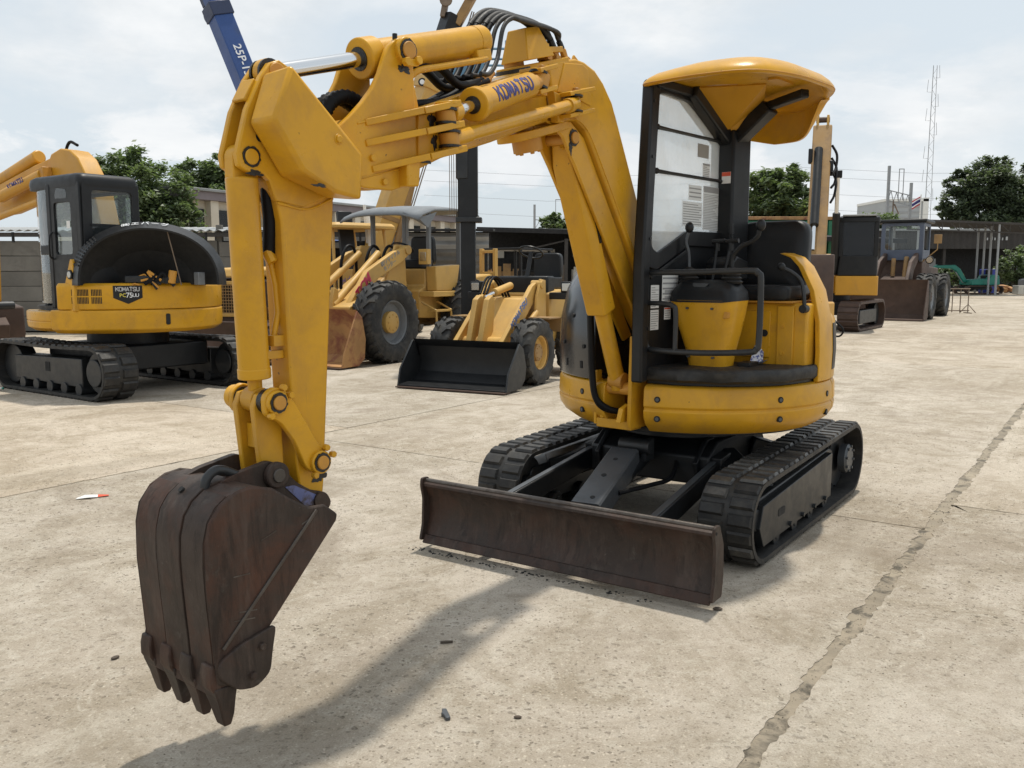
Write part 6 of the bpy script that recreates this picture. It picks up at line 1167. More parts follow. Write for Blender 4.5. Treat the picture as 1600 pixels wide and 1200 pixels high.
# ------------------------------------------------------------------ large tan wheel loader with grey roof
TL = thing('wheel_loader', 'large tan wheel loader with grey canopy roof, big tyres and magenta letters', 'wheel loader', (-2.47, 16.83, 0), (-0.5, -0.87)); PT = mk(TL)
loader_bucket(PT, 1.76, 2.36, 2.10, 0.92, 'rust_tan', 'rust_tan')
for s in (-1, 1):
    wheel(TL, 1.02, 0.92 * s, 0.70, 0.46, s, 'grey_paint', 'tan', 0.54, 22, 0.034); wheel(TL, -1.62, 0.92 * s, 0.70, 0.46, s, 'mast_grey', 'tan', 0.54, 22, 0.034)
    m = MB(); m.prism([(1.68, 0.30), (1.70, 0.75), (1.55, 1.02), (1.05, 1.58), (0.30, 1.92), (-0.10, 2.02), (-0.20, 1.90), (0.05, 1.74), (0.80, 1.42), (1.40, 0.80), (1.62, 0.28)], 0.52 * s - 0.05, 0.52 * s + 0.05); la = PT(m, 'lift_arm', 'tan', 0.015)
    if s > 0:
        text_obj('TCM', 'lettering', 'text_magenta', la, (1.18, 0.573, 1.30), (-0.72, 0, 0.69), (0.69, 0, 0.72), 0.24, 0.003, 0.25, 0.03)
        text_obj('㈱リサイクル', 'lettering', 'label_ink', la, (0.40, 0.573, 1.80), (-0.91, 0, 0.41), (0.41, 0, 0.91), 0.10, 0.003, 0, 0.01)
        text_obj('センター', 'lettering', 'label_ink', la, (0.42, 0.573, 1.68), (-0.91, 0, 0.41), (0.41, 0, 0.91), 0.10, 0.003, 0, 0.01)
    m = MB(); m.cyl((0.95, 0.66 * s, 1.22), (-0.05, 0.66 * s, 1.02), 0.07, n=16); PT(m, 'lift_cylinder', 'tan', 0.006)
    m = MB(); m.cyl((-0.12, 0.42 * s, 1.96), (-0.12, 0.60 * s, 1.96), 0.085, n=20); PT(m, 'arm_pivot', 'tan', 0.008)
    m = MB(); m.prism([(0.42, 0.60), (0.35, 1.40), (0.05, 2.05), (-0.22, 2.05), (-0.32, 0.60)], 0.40 * s - 0.025, 0.40 * s + 0.025); PT(m, 'arm_tower', 'tan', 0.01)
    m = MB(); m.cyl((1.66, 0.30 * s, 1.0), (0.30, 0.22 * s, 1.90), 0.065, n=14); PT(m, 'tilt_cylinder', 'tan', 0.006)
    m = MB(); m.prism([(1.68, 0.50), (1.72, 1.05), (1.66, 1.30), (1.55, 1.26), (1.56, 0.9), (1.50, 0.50)], 0.30 * s - 0.04, 0.30 * s + 0.04); PT(m, 'tilt_lever', 'tan', 0.01)
    m = MB(); m.box(-0.32, -0.20, 0.60 * s - 0.12, 0.60 * s + 0.12, 1.42, 1.66) if False else m.box(-0.42, -0.30, 0.78 * s - 0.10, 0.78 * s + 0.10, 1.70, 1.98); lb_ = PT(m, 'lamp_box', 'tan', 0.01)
    m = MB(); m.box(-0.302, -0.29, 0.78 * s - 0.07, 0.78 * s + 0.07, 1.76, 1.92); PT(m, 'lens', 'lamp_glass', 0.004, lb_)
    m = MB(); m.box(-0.70, -0.62, 0.66 * s - 0.035, 0.66 * s + 0.035, 1.5, 2.74); PT(m, 'canopy_post', 'grey_paint', 0.01)
    m = MB(); m.box(-1.76, -1.66, 0.66 * s - 0.05, 0.66 * s + 0.05, 1.35, 2.74); PT(m, 'canopy_post', 'grey_paint', 0.01)
    # step ladder
    for q in (0.0, 0.5):
        m = MB(); m.tube([(-0.35 - q, 0.70 * s, 1.0), (-0.42 - q, 0.98 * s, 0.85), (-0.46 - q, 0.98 * s, 0.25)], 0.022, 8); PT(m, 'step_rail', 'tan', 0)
    m = MB(); m.box(-0.98, -0.40, min(0.80 * s, 1.0 * s), max(0.80 * s, 1.0 * s), 0.82, 0.86); PT(m, 'step_tread', 'tan', 0.005)
    m = MB(); m.box(-0.98, -0.42, min(0.92 * s, 1.0 * s), max(0.92 * s, 1.0 * s), 0.42, 0.45); PT(m, 'step_tread', 'tan', 0.005)
    m = MB(); m.prism([(1.72, 0.82), (1.72, 0.98), (1.35, 1.10), (1.30, 0.98)], min(0.25 * s, 0.70 * s), max(0.25 * s, 0.70 * s)); PT(m, 'axle_guard', 'tan', 0.02)
m = MB(); m.prism([(1.40, 0.55), (1.30, 0.95), (0.05, 1.62), (-0.30, 1.62), (-0.30, 0.50)], -0.40, 0.40); ff = PT(m, 'front_frame', 'tan', 0.03)
text_obj('TC', 'lettering', 'text_magenta', ff, (0.66, 0.10, 1.305), (0, 1, 0), (-0.88, 0, 0.475), 0.22, 0.003, 0.25, 0.02)
m = MB(); m.cyl((1.08, -0.75, 0.655), (1.08, 0.75, 0.655), 0.16, n=18); m.cyl((-1.62, -0.75, 0.655), (-1.62, 0.75, 0.655), 0.16, n=18); m.box(-1.62, 1.08, -0.10, 0.10, 0.55, 0.75); PT(m, 'axle', 'tan_dirty', 0.01)
m = MB(); m.prism([(-0.40, 0.70), (-0.40, 1.22), (-0.60, 1.30), (-0.60, 1.62), (-1.20, 1.62), (-1.30, 1.40), (-1.60, 1.40), (-3.05, 1.52), (-3.15, 0.9), (-3.0, 0.60)], -0.62, 0.62); PT(m, 'rear_body', 'tan', 0.03)
for s in (-1, 1):
    m = MB(); m.box(-1.55, -0.38, min(0.63 * s, 0.96 * s), max(0.63 * s, 0.96 * s), 1.10, 1.20); PT(m, 'side_platform', 'tan', 0.01)
    m = MB(); m.prism([(-0.62, 1.20), (-0.60, 1.66), (-1.42, 1.70), (-1.30, 1.20)], min(0.63 * s, 0.86 * s), max(0.63 * s, 0.86 * s)); PT(m, 'fuel_tank', 'tan', 0.02)
m = MB(); m.loft([[(p[0], p[1], z) for p in rrect([(-0.95, -0.28), (-0.95, 0.28), (-1.40, 0.28), (-1.40, -0.28)], 0.08)] for z in (1.62, 1.80)]); m.loft([[(-1.34 - dx, y, z) for y, z in rrect([(-0.29, 1.7), (0.29, 1.7), (0.26, 2.26), (-0.26, 2.26)], 0.1)] for dx in (0, 0.14)]); PT(m, 'seat', 'black', 0.03)
m = MB(); m.lathe([(0.21 + 0.018 * math.cos(a * math.pi / 4), 0.018 * math.sin(a * math.pi / 4)) for a in range(8)], (0, 0, 0), 0, 360, 28, 'z', True); m.xf(Matrix.Translation((-0.72, 0.0, 2.02)) @ Matrix.Rotation(R(-25), 4, 'Y')); PT(m, 'steering_wheel', 'black', 0)
m = MB(); m.tube([(-0.55, 0, 1.55), (-0.72, 0, 2.02)], 0.04, 10); PT(m, 'steering_column', 'black', 0)
# canopy roof with a drooping cloth front
rows = []
for xx, zz in ((0.02, 2.62), (-0.12, 2.72), (-0.5, 2.79), (-1.2, 2.83), (-1.9, 2.82), (-2.05, 2.74)):
    rows.append([(xx, yy, zz - 0.07 * (abs(yy) / 0.9) ** 3 - (0.10 * max(0, abs(yy) - 0.5) if xx > -0.3 else 0) + 0.012 * noise.noise(Vector((xx * 4, yy * 4, 1)))) for yy in [-0.92 + 1.84 * k / 10 for k in range(11)]])
m = MB(); m.loft(rows, False, False); o = PT(m, 'canopy_roof', 'cloth_grey', 0, smooth=60); md = o.modifiers.new('solid', 'SOLIDIFY'); md.thickness = 0.035
m = MB(); m.add([(0.0, 0.55, 2.64), (-0.02, 0.90, 2.52), (-0.55, 0.93, 2.66), (-0.28, 0.92, 2.36)], [(0, 1, 3), (1, 2, 3)]); o = PT(m, 'roof_cloth_flap', 'cloth_grey', 0, smooth=0); md = o.modifiers.new('solid', 'SOLIDIFY'); md.thickness = 0.012
for k, (y, x0) in enumerate(((-0.25, 0.55), (-0.05, 0.1), (0.20, -0.05))):
    m = MB(); m.tube(bez([(x0 + 0.25, y, 1.25), (x0 + 0.22, y, 1.75), (x0 + 0.05, y, 2.02), (x0 - 0.15, y, 1.95), (x0 - 0.2, y, 1.5)], 6), 0.028, 8); PT(m, 'hydraulic_hose', 'hose', 0)
# ------------------------------------------------------------------ forklift behind the small loader
FK = thing('forklift', 'tan forklift with upright mast behind the small wheel loader', 'forklift', (0.05, 20.2, 0), (-0.55, -0.83)); PF = mk(FK)
for s in (-1, 1):
    m = MB(); m.box(0.95, 1.05, 0.175 * s - 0.035, 0.175 * s + 0.035, 0.10, 2.05); PF(m, 'mast_upright', 'tan', 0.01)
    m = MB(); m.box(1.12, 1.20, 0.16 * s - 0.05, 0.16 * s + 0.05, 0.08, 0.14); m.box(1.12, 2.1, 0.16 * s - 0.05, 0.16 * s + 0.05, 0.08, 0.12); PF(m, 'fork', 'black_steel', 0.004)
    for x, r in ((0.7, 0.32), (-0.85, 0.26)): wheel(FK, x, 0.48 * s, r, 0.2, s, 'tan', 'tan_dirty', 0.55, 16, 0.012)
    for x in (0.45, -0.75): m = MB(); m.box(x - 0.03, x + 0.03, 0.46 * s - 0.03, 0.46 * s + 0.03, 1.0, 2.05); PF(m, 'guard_post', 'black', 0.008)
for z in (0.5, 1.0, 1.5, 1.96): m = MB(); m.box(0.94, 1.04, -0.18, 0.18, z, z + 0.06); PF(m, 'mast_crossbar', 'tan', 0.008)
m = MB(); m.cyl((0.95, 0, 0.2), (0.95, 0, 1.6), 0.045, n=14); PF(m, 'lift_cylinder', 'tan_dirty', 0)
m = MB(); m.prism([(0.55, 0.25), (0.55, 0.95), (0.1, 1.0), (-0.2, 1.05), (-1.2, 1.1), (-1.3, 0.7), (-1.2, 0.25)], -0.45, 0.45); PF(m, 'body', 'tan', 0.04)
m = MB(); m.box(-0.85, 0.52, -0.50, 0.50, 2.03, 2.08); PF(m, 'overhead_guard', 'black', 0.01)
m = MB(); m.box(-0.5, -0.05, -0.24, 0.24, 1.05, 1.2); m.box(-0.6, -0.48, -0.24, 0.24, 1.15, 1.6); PF(m, 'seat', 'black', 0.03)
# ------------------------------------------------------------------ roller-like tan machine behind the arm
BR = thing('backhoe_loader', 'tan wheeled machine with canopy roof and violet lettering, behind the arm', 'backhoe loader', (-3.55, 20.3, 0), (0.60, -0.80)); PB = mk(BR)
for s in (-1, 1):
    wheel(BR, 0.9, 0.75 * s, 0.42, 0.3, s, 'tan', 'tan', 0.55, 18, 0.02); wheel(BR, -1.0, 0.78 * s, 0.62, 0.4, s, 'tan', 'tan', 0.55, 20, 0.03)
    for x in (0.3, -1.15): m = MB(); m.tube(bez([(x, 0.62 * s, 1.1), (x + 0.02, 0.64 * s, 2.0), (x - 0.05, 0.62 * s, 2.52)], 5), 0.035, 8); PB(m, 'canopy_post', 'tan', 0)
m = MB(); m.prism([(1.5, 0.55), (1.5, 1.05), (0.45, 1.20), (0.40, 1.0), (-1.4, 1.0), (-1.5, 0.5)], -0.48, 0.48); PB(m, 'body', 'tan', 0.04)
m = MB(); m.box(0.42, 0.48, -0.62, 0.62, 0.9, 1.62); fp_ = PB(m, 'front_panel', 'tan', 0.02)
for row, z in ((0, 1.36), (1, 1.13)):
    for k in range(7):
        m = MB(); y = -0.48 + 0.15 * k + 0.03 * row
        for q in range(4):
            a, b = rnd.uniform(-0.045, 0.045), rnd.uniform(-0.06, 0.06); m.box(0.479, 0.484, y + a - (0.045 if q % 2 else 0.009), y + a + (0.045 if q % 2 else 0.009), z + b - (0.009 if q % 2 else 0.05), z + b + (0.009 if q % 2 else 0.05))
        PB(m, 'lettering', 'text_violet', 0, fp_, 0)
m = MB(); m.loft([[(p[0] * k, p[1] * k, z) for p in rrect([(0.6, -0.8), (0.6, 0.8), (-1.4, 0.8), (-1.4, -0.8)], 0.2)] for z, k in ((2.50, 1.0), (2.56, 1.0), (2.62, 0.92))]); PB(m, 'canopy_roof', 'tan', 0.01)
m = MB(); m.box(-0.5, 0.0, -0.3, 0.3, 1.2, 1.5); m.box(-0.62, -0.48, -0.3, 0.3, 1.4, 2.1); PB(m, 'seat', 'black', 0.05)
m = MB(); m.cyl((0.25, 0.35, 1.5), (0.1, 0.30, 2.9), 0.05, n=12); m.cyl((0.1, 0.30, 2.2), (0.02, 0.28, 3.05), 0.035, n=12); PB(m, 'exhaust_pipe', 'white_plastic', 0)
m = MB(); m.obox((0.0, -0.1, 1.5), (-0.25, -0.1, 2.9), 0.35, 0.12); PB(m, 'black_mast', 'black', 0.02)
# ------------------------------------------------------------------ bulldozer behind the second excavator
BZ_ = thing('bulldozer', 'brown and tan crawler bulldozer with mesh grille behind the left excavator', 'bulldozer', (-4.62, 16.6, 0), (-0.30, -0.95)); PZ = mk(BZ_)
for y0_, y1_ in ((0.55, 0.95), (-0.95, -0.55)):
    track(BZ_, y0_, y1_, [(0.85, 0.36, 0.34), (-1.0, 0.36, 0.34)], 34, (0.13, 0.03), 0.04, 0, ('brown_steel', 'brown_steel'), 1)
    m = MB(); m.box(-0.8, 0.7, y0_ + 0.08, y1_ - 0.08, 0.15, 0.5); PZ(m, 'track_frame', 'brown_steel', 0.02)
m = MB(); m.prism([(0.9, 0.45), (0.9, 1.42), (-0.2, 1.48), (-0.2, 1.1), (-1.2, 1.1), (-1.2, 0.4)], -0.50, 0.50); PZ(m, 'body', 'brown_steel', 0.04)
m = MB(); plate_hole(m, [(-0.46, 0.78), (0.46, 0.78), (0.46, 1.40), (-0.46, 1.40)], [(-0.38, 0.84), (0.38, 0.84), (0.38, 1.34), (-0.38, 1.34)], 0.90, 0.96, 'x'); gr = PZ(m, 'grille_frame', 'tan', 0.01)
m = MB(); m.box(0.905, 0.915, -0.40, 0.40, 0.82, 1.36); PZ(m, 'grille_back', 'dark_gap', 0, gr)
for k in range(15): m = MB(); yy = -0.38 + 0.76 * k / 14; m.box(0.925, 0.94, yy - 0.007, yy + 0.007, 0.83, 1.35); PZ(m, 'grille_bar', 'tan_dirty', 0, gr)
for k in range(10): m = MB(); zz = 0.85 + 0.48 * k / 9; m.box(0.941, 0.952, -0.39, 0.39, zz - 0.007, zz + 0.007); PZ(m, 'grille_bar', 'tan_dirty', 0, gr)
m = MB(); m.prism([(0.95, 1.46), (-0.3, 1.52), (-0.3, 1.66), (0.85, 1.62)], -0.5, 0.5); PZ(m, 'hood_top', 'tan', 0.04)
m = MB(); m.prism([(1.55, 0.1), (1.70, 0.12), (1.62, 0.5), (1.72, 0.74), (1.60, 0.74), (1.5, 0.45)], -1.1, 1.1); PZ(m, 'dozer_blade', 'brown_steel', 0.01)
for s in (-1, 1): m = MB(); m.obox((-0.2, 1.02 * s, 0.4), (1.55, 1.02 * s, 0.35), 0.1, 0.14); PZ(m, 'push_arm', 'brown_steel', 0.01)
m = MB(); m.box(-0.95, -0.45, -0.3, 0.3, 1.1, 1.4); m.box(-1.05, -0.92, -0.3, 0.3, 1.3, 1.85); PZ(m, 'seat', 'black', 0.04)
# ------------------------------------------------------------------ tan excavator at the right, arm towards us
RX = thing('excavator', 'worn tan excavator with dark glazed cab and raised boom beside the canopy machine', 'excavator', (8.75, 25.0, 0), (-0.34, -0.94)); PR = mk(RX)
RT = R(-15)
for y0_, y1_ in ((0.70, 1.22), (-1.22, -0.70)):
    track(RX, y0_, y1_, [(1.15, 0.40, 0.37), (-1.15, 0.40, 0.37)], 40, (0.15, 0.03), 0.05, RT, ('brown_steel', 'brown_steel'), 1)
    ym = (y0_ + y1_) / 2; m = MB(); m.box(-0.9, 0.9, ym - 0.16, ym + 0.16, 0.18, 0.55); PR(m, 'track_frame', 'black_steel', 0.02).rotation_euler.z = RT
    for sx in (-1.15, 1.15): m = MB(); m.cyl((sx, ym - 0.1, 0.40), (sx, ym + 0.1, 0.40), 0.30, n=24); PR(m, 'idler_wheel', 'black_steel', 0.01).rotation_euler.z = RT
m = MB(); m.box(-0.8, 0.8, -0.75, 0.75, 0.40, 0.78); PR(m, 'center_frame', 'black', 0.03)
m = MB(); m.cyl((0, 0, 0.75), (0, 0, 0.98), 0.6, n=32); PR(m, 'swing_bearing', 'black', 0)
m = MB(); m.prism(rrect([(1.35, 0.2), (1.35, 1.25), (-1.6, 1.25), (-1.9, 0.9), (-1.9, -0.9), (-1.6, -1.25), (1.0, -1.25), (1.0, -0.55), (0.5, -0.5), (0.5, 0.2)], 0.08, 3), 0.95, 1.45, 'z'); PR(m, 'upper_frame', 'yellow_deep', 0.02)
m = MB(); m.prism([(-0.1, 1.45), (-0.1, 2.05), (-1.8, 2.05), (-1.9, 1.45)], -1.2, 1.2); PR(m, 'engine_hood', 'tan', 0.05)
for k in range(7): m = MB(); m.box(-0.35, -0.33 + 0.0, 1.235, 1.242, 1.5 + k * 0.05, 1.53 + k * 0.05); m.box(-0.10, -0.092, 0.98, 1.20, 1.5 + k * 0.06, 1.53 + k * 0.06); PR(m, 'louvre', 'dark_gap', 0)
m = MB(); m.loft([[(p[0], p[1], z) for p in rrect([(1.30, 0.24), (1.30, 1.22), (0.0, 1.22), (0.0, 0.24)], 0.12)] for z in (1.45, 1.98)]); PR(m, 'cab_lower', 'black', 0.02)
for px_, py_ in ((1.24, 0.30), (1.24, 1.16), (0.06, 0.30), (0.06, 1.16), (0.62, 1.17)): m = MB(); m.box(px_ - 0.06, px_ + 0.06, py_ - 0.055, py_ + 0.055, 1.95, 2.86); PR(m, 'cab_post', 'black', 0.015)
m = MB(); m.box(1.262, 1.27, 0.34, 1.12, 1.70, 2.84); PR(m, 'windscreen', 'dull_glass', 0)
m = MB(); m.box(0.1, 1.2, 1.185, 1.192, 1.98, 2.84); PR(m, 'side_window', 'dull_glass', 0)
m = MB(); m.box(0.1, 1.2, 0.27, 0.277, 1.98, 2.84); PR(m, 'side_window', 'dull_glass', 0)
m = MB(); m.box(0.02, 0.03, 0.3, 1.1, 1.98, 2.84); PR(m, 'rear_window', 'dull_glass', 0)
m = MB(); m.loft([[(0.64 + (p[0] - 0.64) * k, 0.73 + (p[1] - 0.73) * k, z) for p in rrect([(1.34, 0.22), (1.34, 1.24), (-0.02, 1.24), (-0.02, 0.22)], 0.14)] for z, k in ((2.84, 1.0), (2.95, 1.0), (3.0, 0.9))]); PR(m, 'cab_roof', 'black', 0.02)
m = MB(); m.box(0.9, 1.38, 0.32, 1.14, 2.985, 3.03); PR(m, 'roof_visor', 'zinc', 0.01)
m = MB(); m.box(0.4, 0.9, 0.45, 1.0, 1.5, 2.0); m.box(0.3, 0.45, 0.45, 1.0, 1.9, 2.5); PR(m, 'operator_seat', 'black', 0.04)
m = MB(); m.prism([(0.55, 1.25), (0.30, 1.5), (0.9, 3.0), (2.0, 4.55), (2.55, 5.0), (2.80, 4.9), (2.70, 4.55), (2.35, 4.2), (1.45, 2.8), (0.85, 1.35)], -0.40, -0.06); PR(m, 'boom', 'tan_dirty', 0.03, smooth=30)
m = MB(); m.prism([(2.45, 5.12), (2.75, 5.12), (3.1, 4.5), (3.9, 3.2), (4.95, 1.35), (4.85, 1.2), (4.7, 1.2), (3.5, 3.0), (2.60, 4.4)], -0.46, -0.02); PR(m, 'arm', 'tan_dirty', 0.03, smooth=30)
for s in (-1, 1): m = MB(); m.box(2.5, 2.72, -0.24 + 0.12 * s - 0.03, -0.24 + 0.12 * s + 0.03, 5.0, 5.36); PR(m, 'arm_clevis', 'tan', 0.01)
m = MB(); m.cyl((2.6, -0.40, 5.26), (2.6, -0.08, 5.26), 0.07, n=14); PR(m, 'clevis_pin', 'brown_steel', 0)
m = MB(); m.cyl((3.12, -0.30, 4.50), (4.4, -0.30, 2.62), 0.10, n=16); PR(m, 'bucket_cylinder', 'black', 0.01)
m = MB(); m.cyl((4.4, -0.30, 2.62), (4.78, -0.30, 2.05), 0.04, n=12); PR(m, 'bucket_rod', 'chrome', 0)
m = MB(); m.cyl((1.1, 0.16, 1.5), (1.75, 0.16, 3.05), 0.095, n=16); PR(m, 'lift_cylinder', 'black', 0.01)
m = MB(); m.cyl((1.75, 0.16, 3.05), (2.05, 0.16, 3.95), 0.05, n=14); PR(m, 'lift_rod', 'chrome', 0)
m = MB(); m.box(2.00, 2.18, 0.06, 0.26, 3.9, 4.08); PR(m, 'work_lamp', 'black', 0.02)
m = MB(); m.prism([(4.72, 1.9), (5.05, 1.95), (5.25, 1.5), (5.2, 0.55), (5.05, 0.0), (4.95, 0.35), (4.85, 1.2)], -0.36, 0.18); PR(m, 'bucket', 'brown_steel', 0.02)
m = MB(); m.tube(bez([(5.0, 0.2, 0.5), (5.05, 0.42, 0.28), (5.0, 0.35, 0.12), (5.0, 0.1, 0.15)], 6), 0.022, 8); PR(m, 'dangling_hose', 'hose', 0)
for k in range(3): m = MB(); m.tube(bez([(2.9, 0.0, 4.6 - 0.3 * k), (3.0, 0.12, 4.35 - 0.3 * k), (3.2, 0.10, 4.0 - 0.3 * k), (3.4, 0.02, 3.9 - 0.35 * k)], 5), 0.03, 8); PR(m, 'hydraulic_hose', 'hose', 0)
for z, s in ((4.4, 1), (4.7, -1)): m = MB(); m.box(3.1, 3.3, -0.24 + 0.24 * s - 0.05, -0.24 + 0.24 * s + 0.05, z - 0.55, z - 0.2); PR(m, 'hose_clamp', 'black', 0.02)
# ------------------------------------------------------------------ wheel loader with the wide brown bucket
SL = thing('wheel_loader', 'old wheel loader with wide brown bucket and blue-grey cab behind the tan excavator', 'wheel loader', (13.55, 31.4, 0), (-0.56, -0.83)); PS = mk(SL)
loader_bucket(PS, 2.2, 3.0, 2.5, 1.28, 'brown_steel', 'brown_steel')
for s in (-1, 1):
    wheel(SL, 1.35, 1.02 * s, 0.74, 0.5, s, 'mast_grey', 'brown_steel', 0.55, 20, 0.05); wheel(SL, -1.55, 1.02 * s, 0.74, 0.5, s, 'mast_grey', 'brown_steel', 0.55, 20, 0.05)
    m = MB(); m.prism([(2.12, 0.4), (2.14, 0.9), (1.3, 1.9), (0.3, 2.2), (0.1, 2.0), (0.9, 1.6), (1.9, 0.5)], 0.5 * s - 0.06, 0.5 * s + 0.06); PS(m, 'lift_arm', 'brown_steel', 0.02)
    m = MB(); m.cyl((0.4, 0.95 * s, 1.95), (0.5, 0.95 * s, 1.95), 0.13, n=18); lm_ = PS(m, 'headlamp', 'black', 0.02)
    m = MB(); m.cyl((0.5, 0.95 * s, 1.95), (0.51, 0.95 * s, 1.95), 0.10, n=18); PS(m, 'lens', 'lamp_glass', 0, lm_)
    for x in (0.15, -1.1): m = MB(); m.box(x - 0.05, x + 0.05, 0.62 * s - 0.05, 0.62 * s + 0.05, 1.9, 3.25); PS(m, 'cab_post', 'grey_paint', 0.015)
m = MB(); m.prism([(1.8, 0.6), (1.5, 1.3), (0.2, 1.5), (0.2, 0.6)], -0.42, 0.42); PS(m, 'front_frame', 'brown_steel', 0.03)
m = MB(); m.prism([(0.15, 0.7), (0.15, 2.05), (-1.2, 2.05), (-1.2, 1.75), (-3.1, 1.7), (-3.2, 0.8)], -0.68, 0.68); PS(m, 'rear_body', 'brown_steel', 0.04)
m = MB(); m.box(-1.3, 0.35, -0.78, 0.78, 3.22, 3.34); PS(m, 'cab_roof', 'black', 0.04)
surf('slate_blue', (0.085, 0.105, 0.15), 0.5, var=0.15)
m = MB(); oo = rrect([(-0.68, 1.95), (0.68, 1.95), (0.68, 3.22), (-0.68, 3.22)], 0.05); ii = rrect([(-0.55, 2.3), (0.55, 2.3), (0.55, 3.12), (-0.55, 3.12)], 0.10); plate_hole(m, oo, ii, 0.16, 0.24, 'x'); cf = PS(m, 'cab_front', 'slate_blue', 0.01)
m = MB(); m.prism(ii, 0.195, 0.205, 'x'); PS(m, 'windscreen', 'cab_glass', 0, cf, 0)
for s in (-1, 1):
    m = MB(); plate_hole(m, rrect([(0.15, 1.95), (0.15, 3.22), (-1.1, 3.22), (-1.1, 1.95)], 0.04), rrect([(0.05, 2.3), (0.05, 3.1), (-1.0, 3.1), (-1.0, 2.3)], 0.08), 0.66 * s - 0.02, 0.66 * s + 0.02); PS(m, 'cab_side', 'slate_blue', 0.01)
m = MB(); m.tube([(0.3, 0.7, 1.9), (0.35, 1.15, 2.3), (0.35, 1.15, 2.65)], 0.02, 6); m.box(0.30, 0.36, 1.03, 1.27, 2.5, 2.8); PS(m, 'side_mirror', 'tan_dirty', 0.02)
m = MB(); m.cyl((1.0, -0.1, 1.4), (0.9, -0.1, 2.0), 0.07, n=12); m.cyl((0.9, 0.25, 1.2), (0.6, 0.25, 2.05), 0.08, n=12); PS(m, 'tilt_cylinder', 'tan_dirty', 0)
# ------------------------------------------------------------------ cranes
BC = thing('truck_crane', 'blue truck crane boom rising behind the arm, lettered 25P-156', 'crane', (-5.9, 24.8, 0)); PC_ = mk(BC)
b0 = V3(0.35, 0.0, 2.5); b1 = V3(-1.95, 0.0, 8.55); db = (b1 - b0).normalized()
def boxbeam(a, b, w, d, w1=None, d1=None): m = MB(); return m.obox(a, b, w, d, (0, 1, 0), w1, d1)
rt = V3(db.z, 0, -db.x)                                            # to the right across the boom
RB = Matrix.Rotation(R(-52), 4, db)
def rot_about(mb, p): mb.v = [p + RB @ (q - p) for q in mb.v]; return mb
bmn = PC_(rot_about(boxbeam(b0, b1, 0.53, 0.53), b0), 'boom_base_section', 'crane_blue', 0.03)
tp = b0 + db * 4.62; nf = RB.to_3x3() @ V3(0, -1, 0); rx = RB.to_3x3() @ rt
fa_ = max((rx, -rx, nf, -nf), key=lambda n_: -n_.y + 0.35 * n_.x)
text_obj('25P-156', 'lettering', 'text_white', bmn, b0 + db * 4.80 + fa_ * 0.267, -db, fa_.cross(-db), 0.31, 0.006, 0, 0.012)
PC_(rot_about(boxbeam(b1 - db * 0.2, b1 + db * 3.2, 0.40, 0.40), b0), 'boom_extension', 'crane_blue', 0.02)
m = MB(); m.obox(b1 - db * 0.35, b1 + db * 0.02, 0.60, 0.60, (0, 1, 0)); PC_(rot_about(m, b0), 'boom_collar', 'crane_blue_dark', 0.02)
m = MB(); m.obox(b1 + db * 0.15 - rt * 0.36, b1 + db * 0.85 - rt * 0.36, 0.22, 0.3, (0, 1, 0)); m.cyl(b1 - db * 0.1 - rt * 0.38 + V3(0, -0.2, 0), b1 - db * 0.1 - rt * 0.38 + V3(0, 0.2, 0), 0.16, n=14); PC_(rot_about(m, b0), 'rope_guide', 'crane_blue_dark', 0.02)
m = MB(); m.cyl((-0.1, 0.3, 1.9), b0 + db * 2.3, 0.13, n=14); PC_(m, 'boom_lift_cylinder', 'crane_blue_dark', 0)
m = MB(); m.box(-0.7, 0.75, -0.2, 2.6, 1.3, 2.5); PC_(m, 'crane_house', 'crane_blue', 0.05)
m = MB(); m.box(-1.0, 1.0, -1.2, 6.0, 0.7, 1.25); PC_(m, 'carrier_frame', 'black_steel', 0.03)
for y in (-0.5, 3.2, 4.6):
    for s in (-1, 1): m = MB(); m.lathe([(0.28, -0.13), (0.45, -0.14), (0.5, -0.1), (0.5, 0.1), (0.45, 0.14), (0.28, 0.13)], (0.85 * s, y, 0.5), 0, 360, 28, 'x'); PC_(m, 'tyre', 'tyre', 0)
TCR = thing('mobile_crane', 'tan mobile crane with long telescopic boom leaning up behind the tan loader', 'crane', (-3.55, 23.4, 0)); PM = mk(TCR)
c0 = V3(-0.10, 0, 1.75); c1 = V3(1.52, 0, 6.35); dc = (c1 - c0).normalized(); c2_ = c0 + dc * 6.55
RB = Matrix.Rotation(R(35), 4, dc)
PM(rot_about(boxbeam(c0, c1, 0.50, 0.58), c0), 'boom_base_section', 'tan', 0.03)
for t in (0.25, 0.55, 0.85): PM(rot_about(boxbeam(c0.lerp(c1, t), c0.lerp(c1, t) + dc * 0.12, 0.54, 0.62), c0), 'boom_rib', 'tan_dirty', 0.01)
cl_ = PM(rot_about(boxbeam(c1 - dc * 0.25, c1 + dc * 0.05, 0.62, 0.68), c0), 'boom_collar', 'tan', 0.02)
m = MB(); q = c1 - dc * 0.12 + V3(-0.16, -0.37, 0); m.cyl(q, q + V3(0, -0.02, 0), 0.10, n=20); PM(m, 'badge', 'black', 0, cl_); m = MB(); m.cyl(q + V3(0, -0.018, 0), q + V3(0, -0.03, 0), 0.06, n=20); PM(m, 'badge_ring', 'text_white', 0, cl_)
PM(rot_about(boxbeam(c1, c2_, 0.42, 0.46), c0), 'boom_extension', 'black', 0.02)
m = MB(); rt2 = V3(dc.z, 0, -dc.x); m.obox(c2_ - dc * 0.15 - rt2 * 0.22, c2_ + dc * 0.42 - rt2 * 0.30, 0.13, 0.36, (0, 1, 0)); PM(m, 'boom_head_plate', 'rail_steel', 0.02)
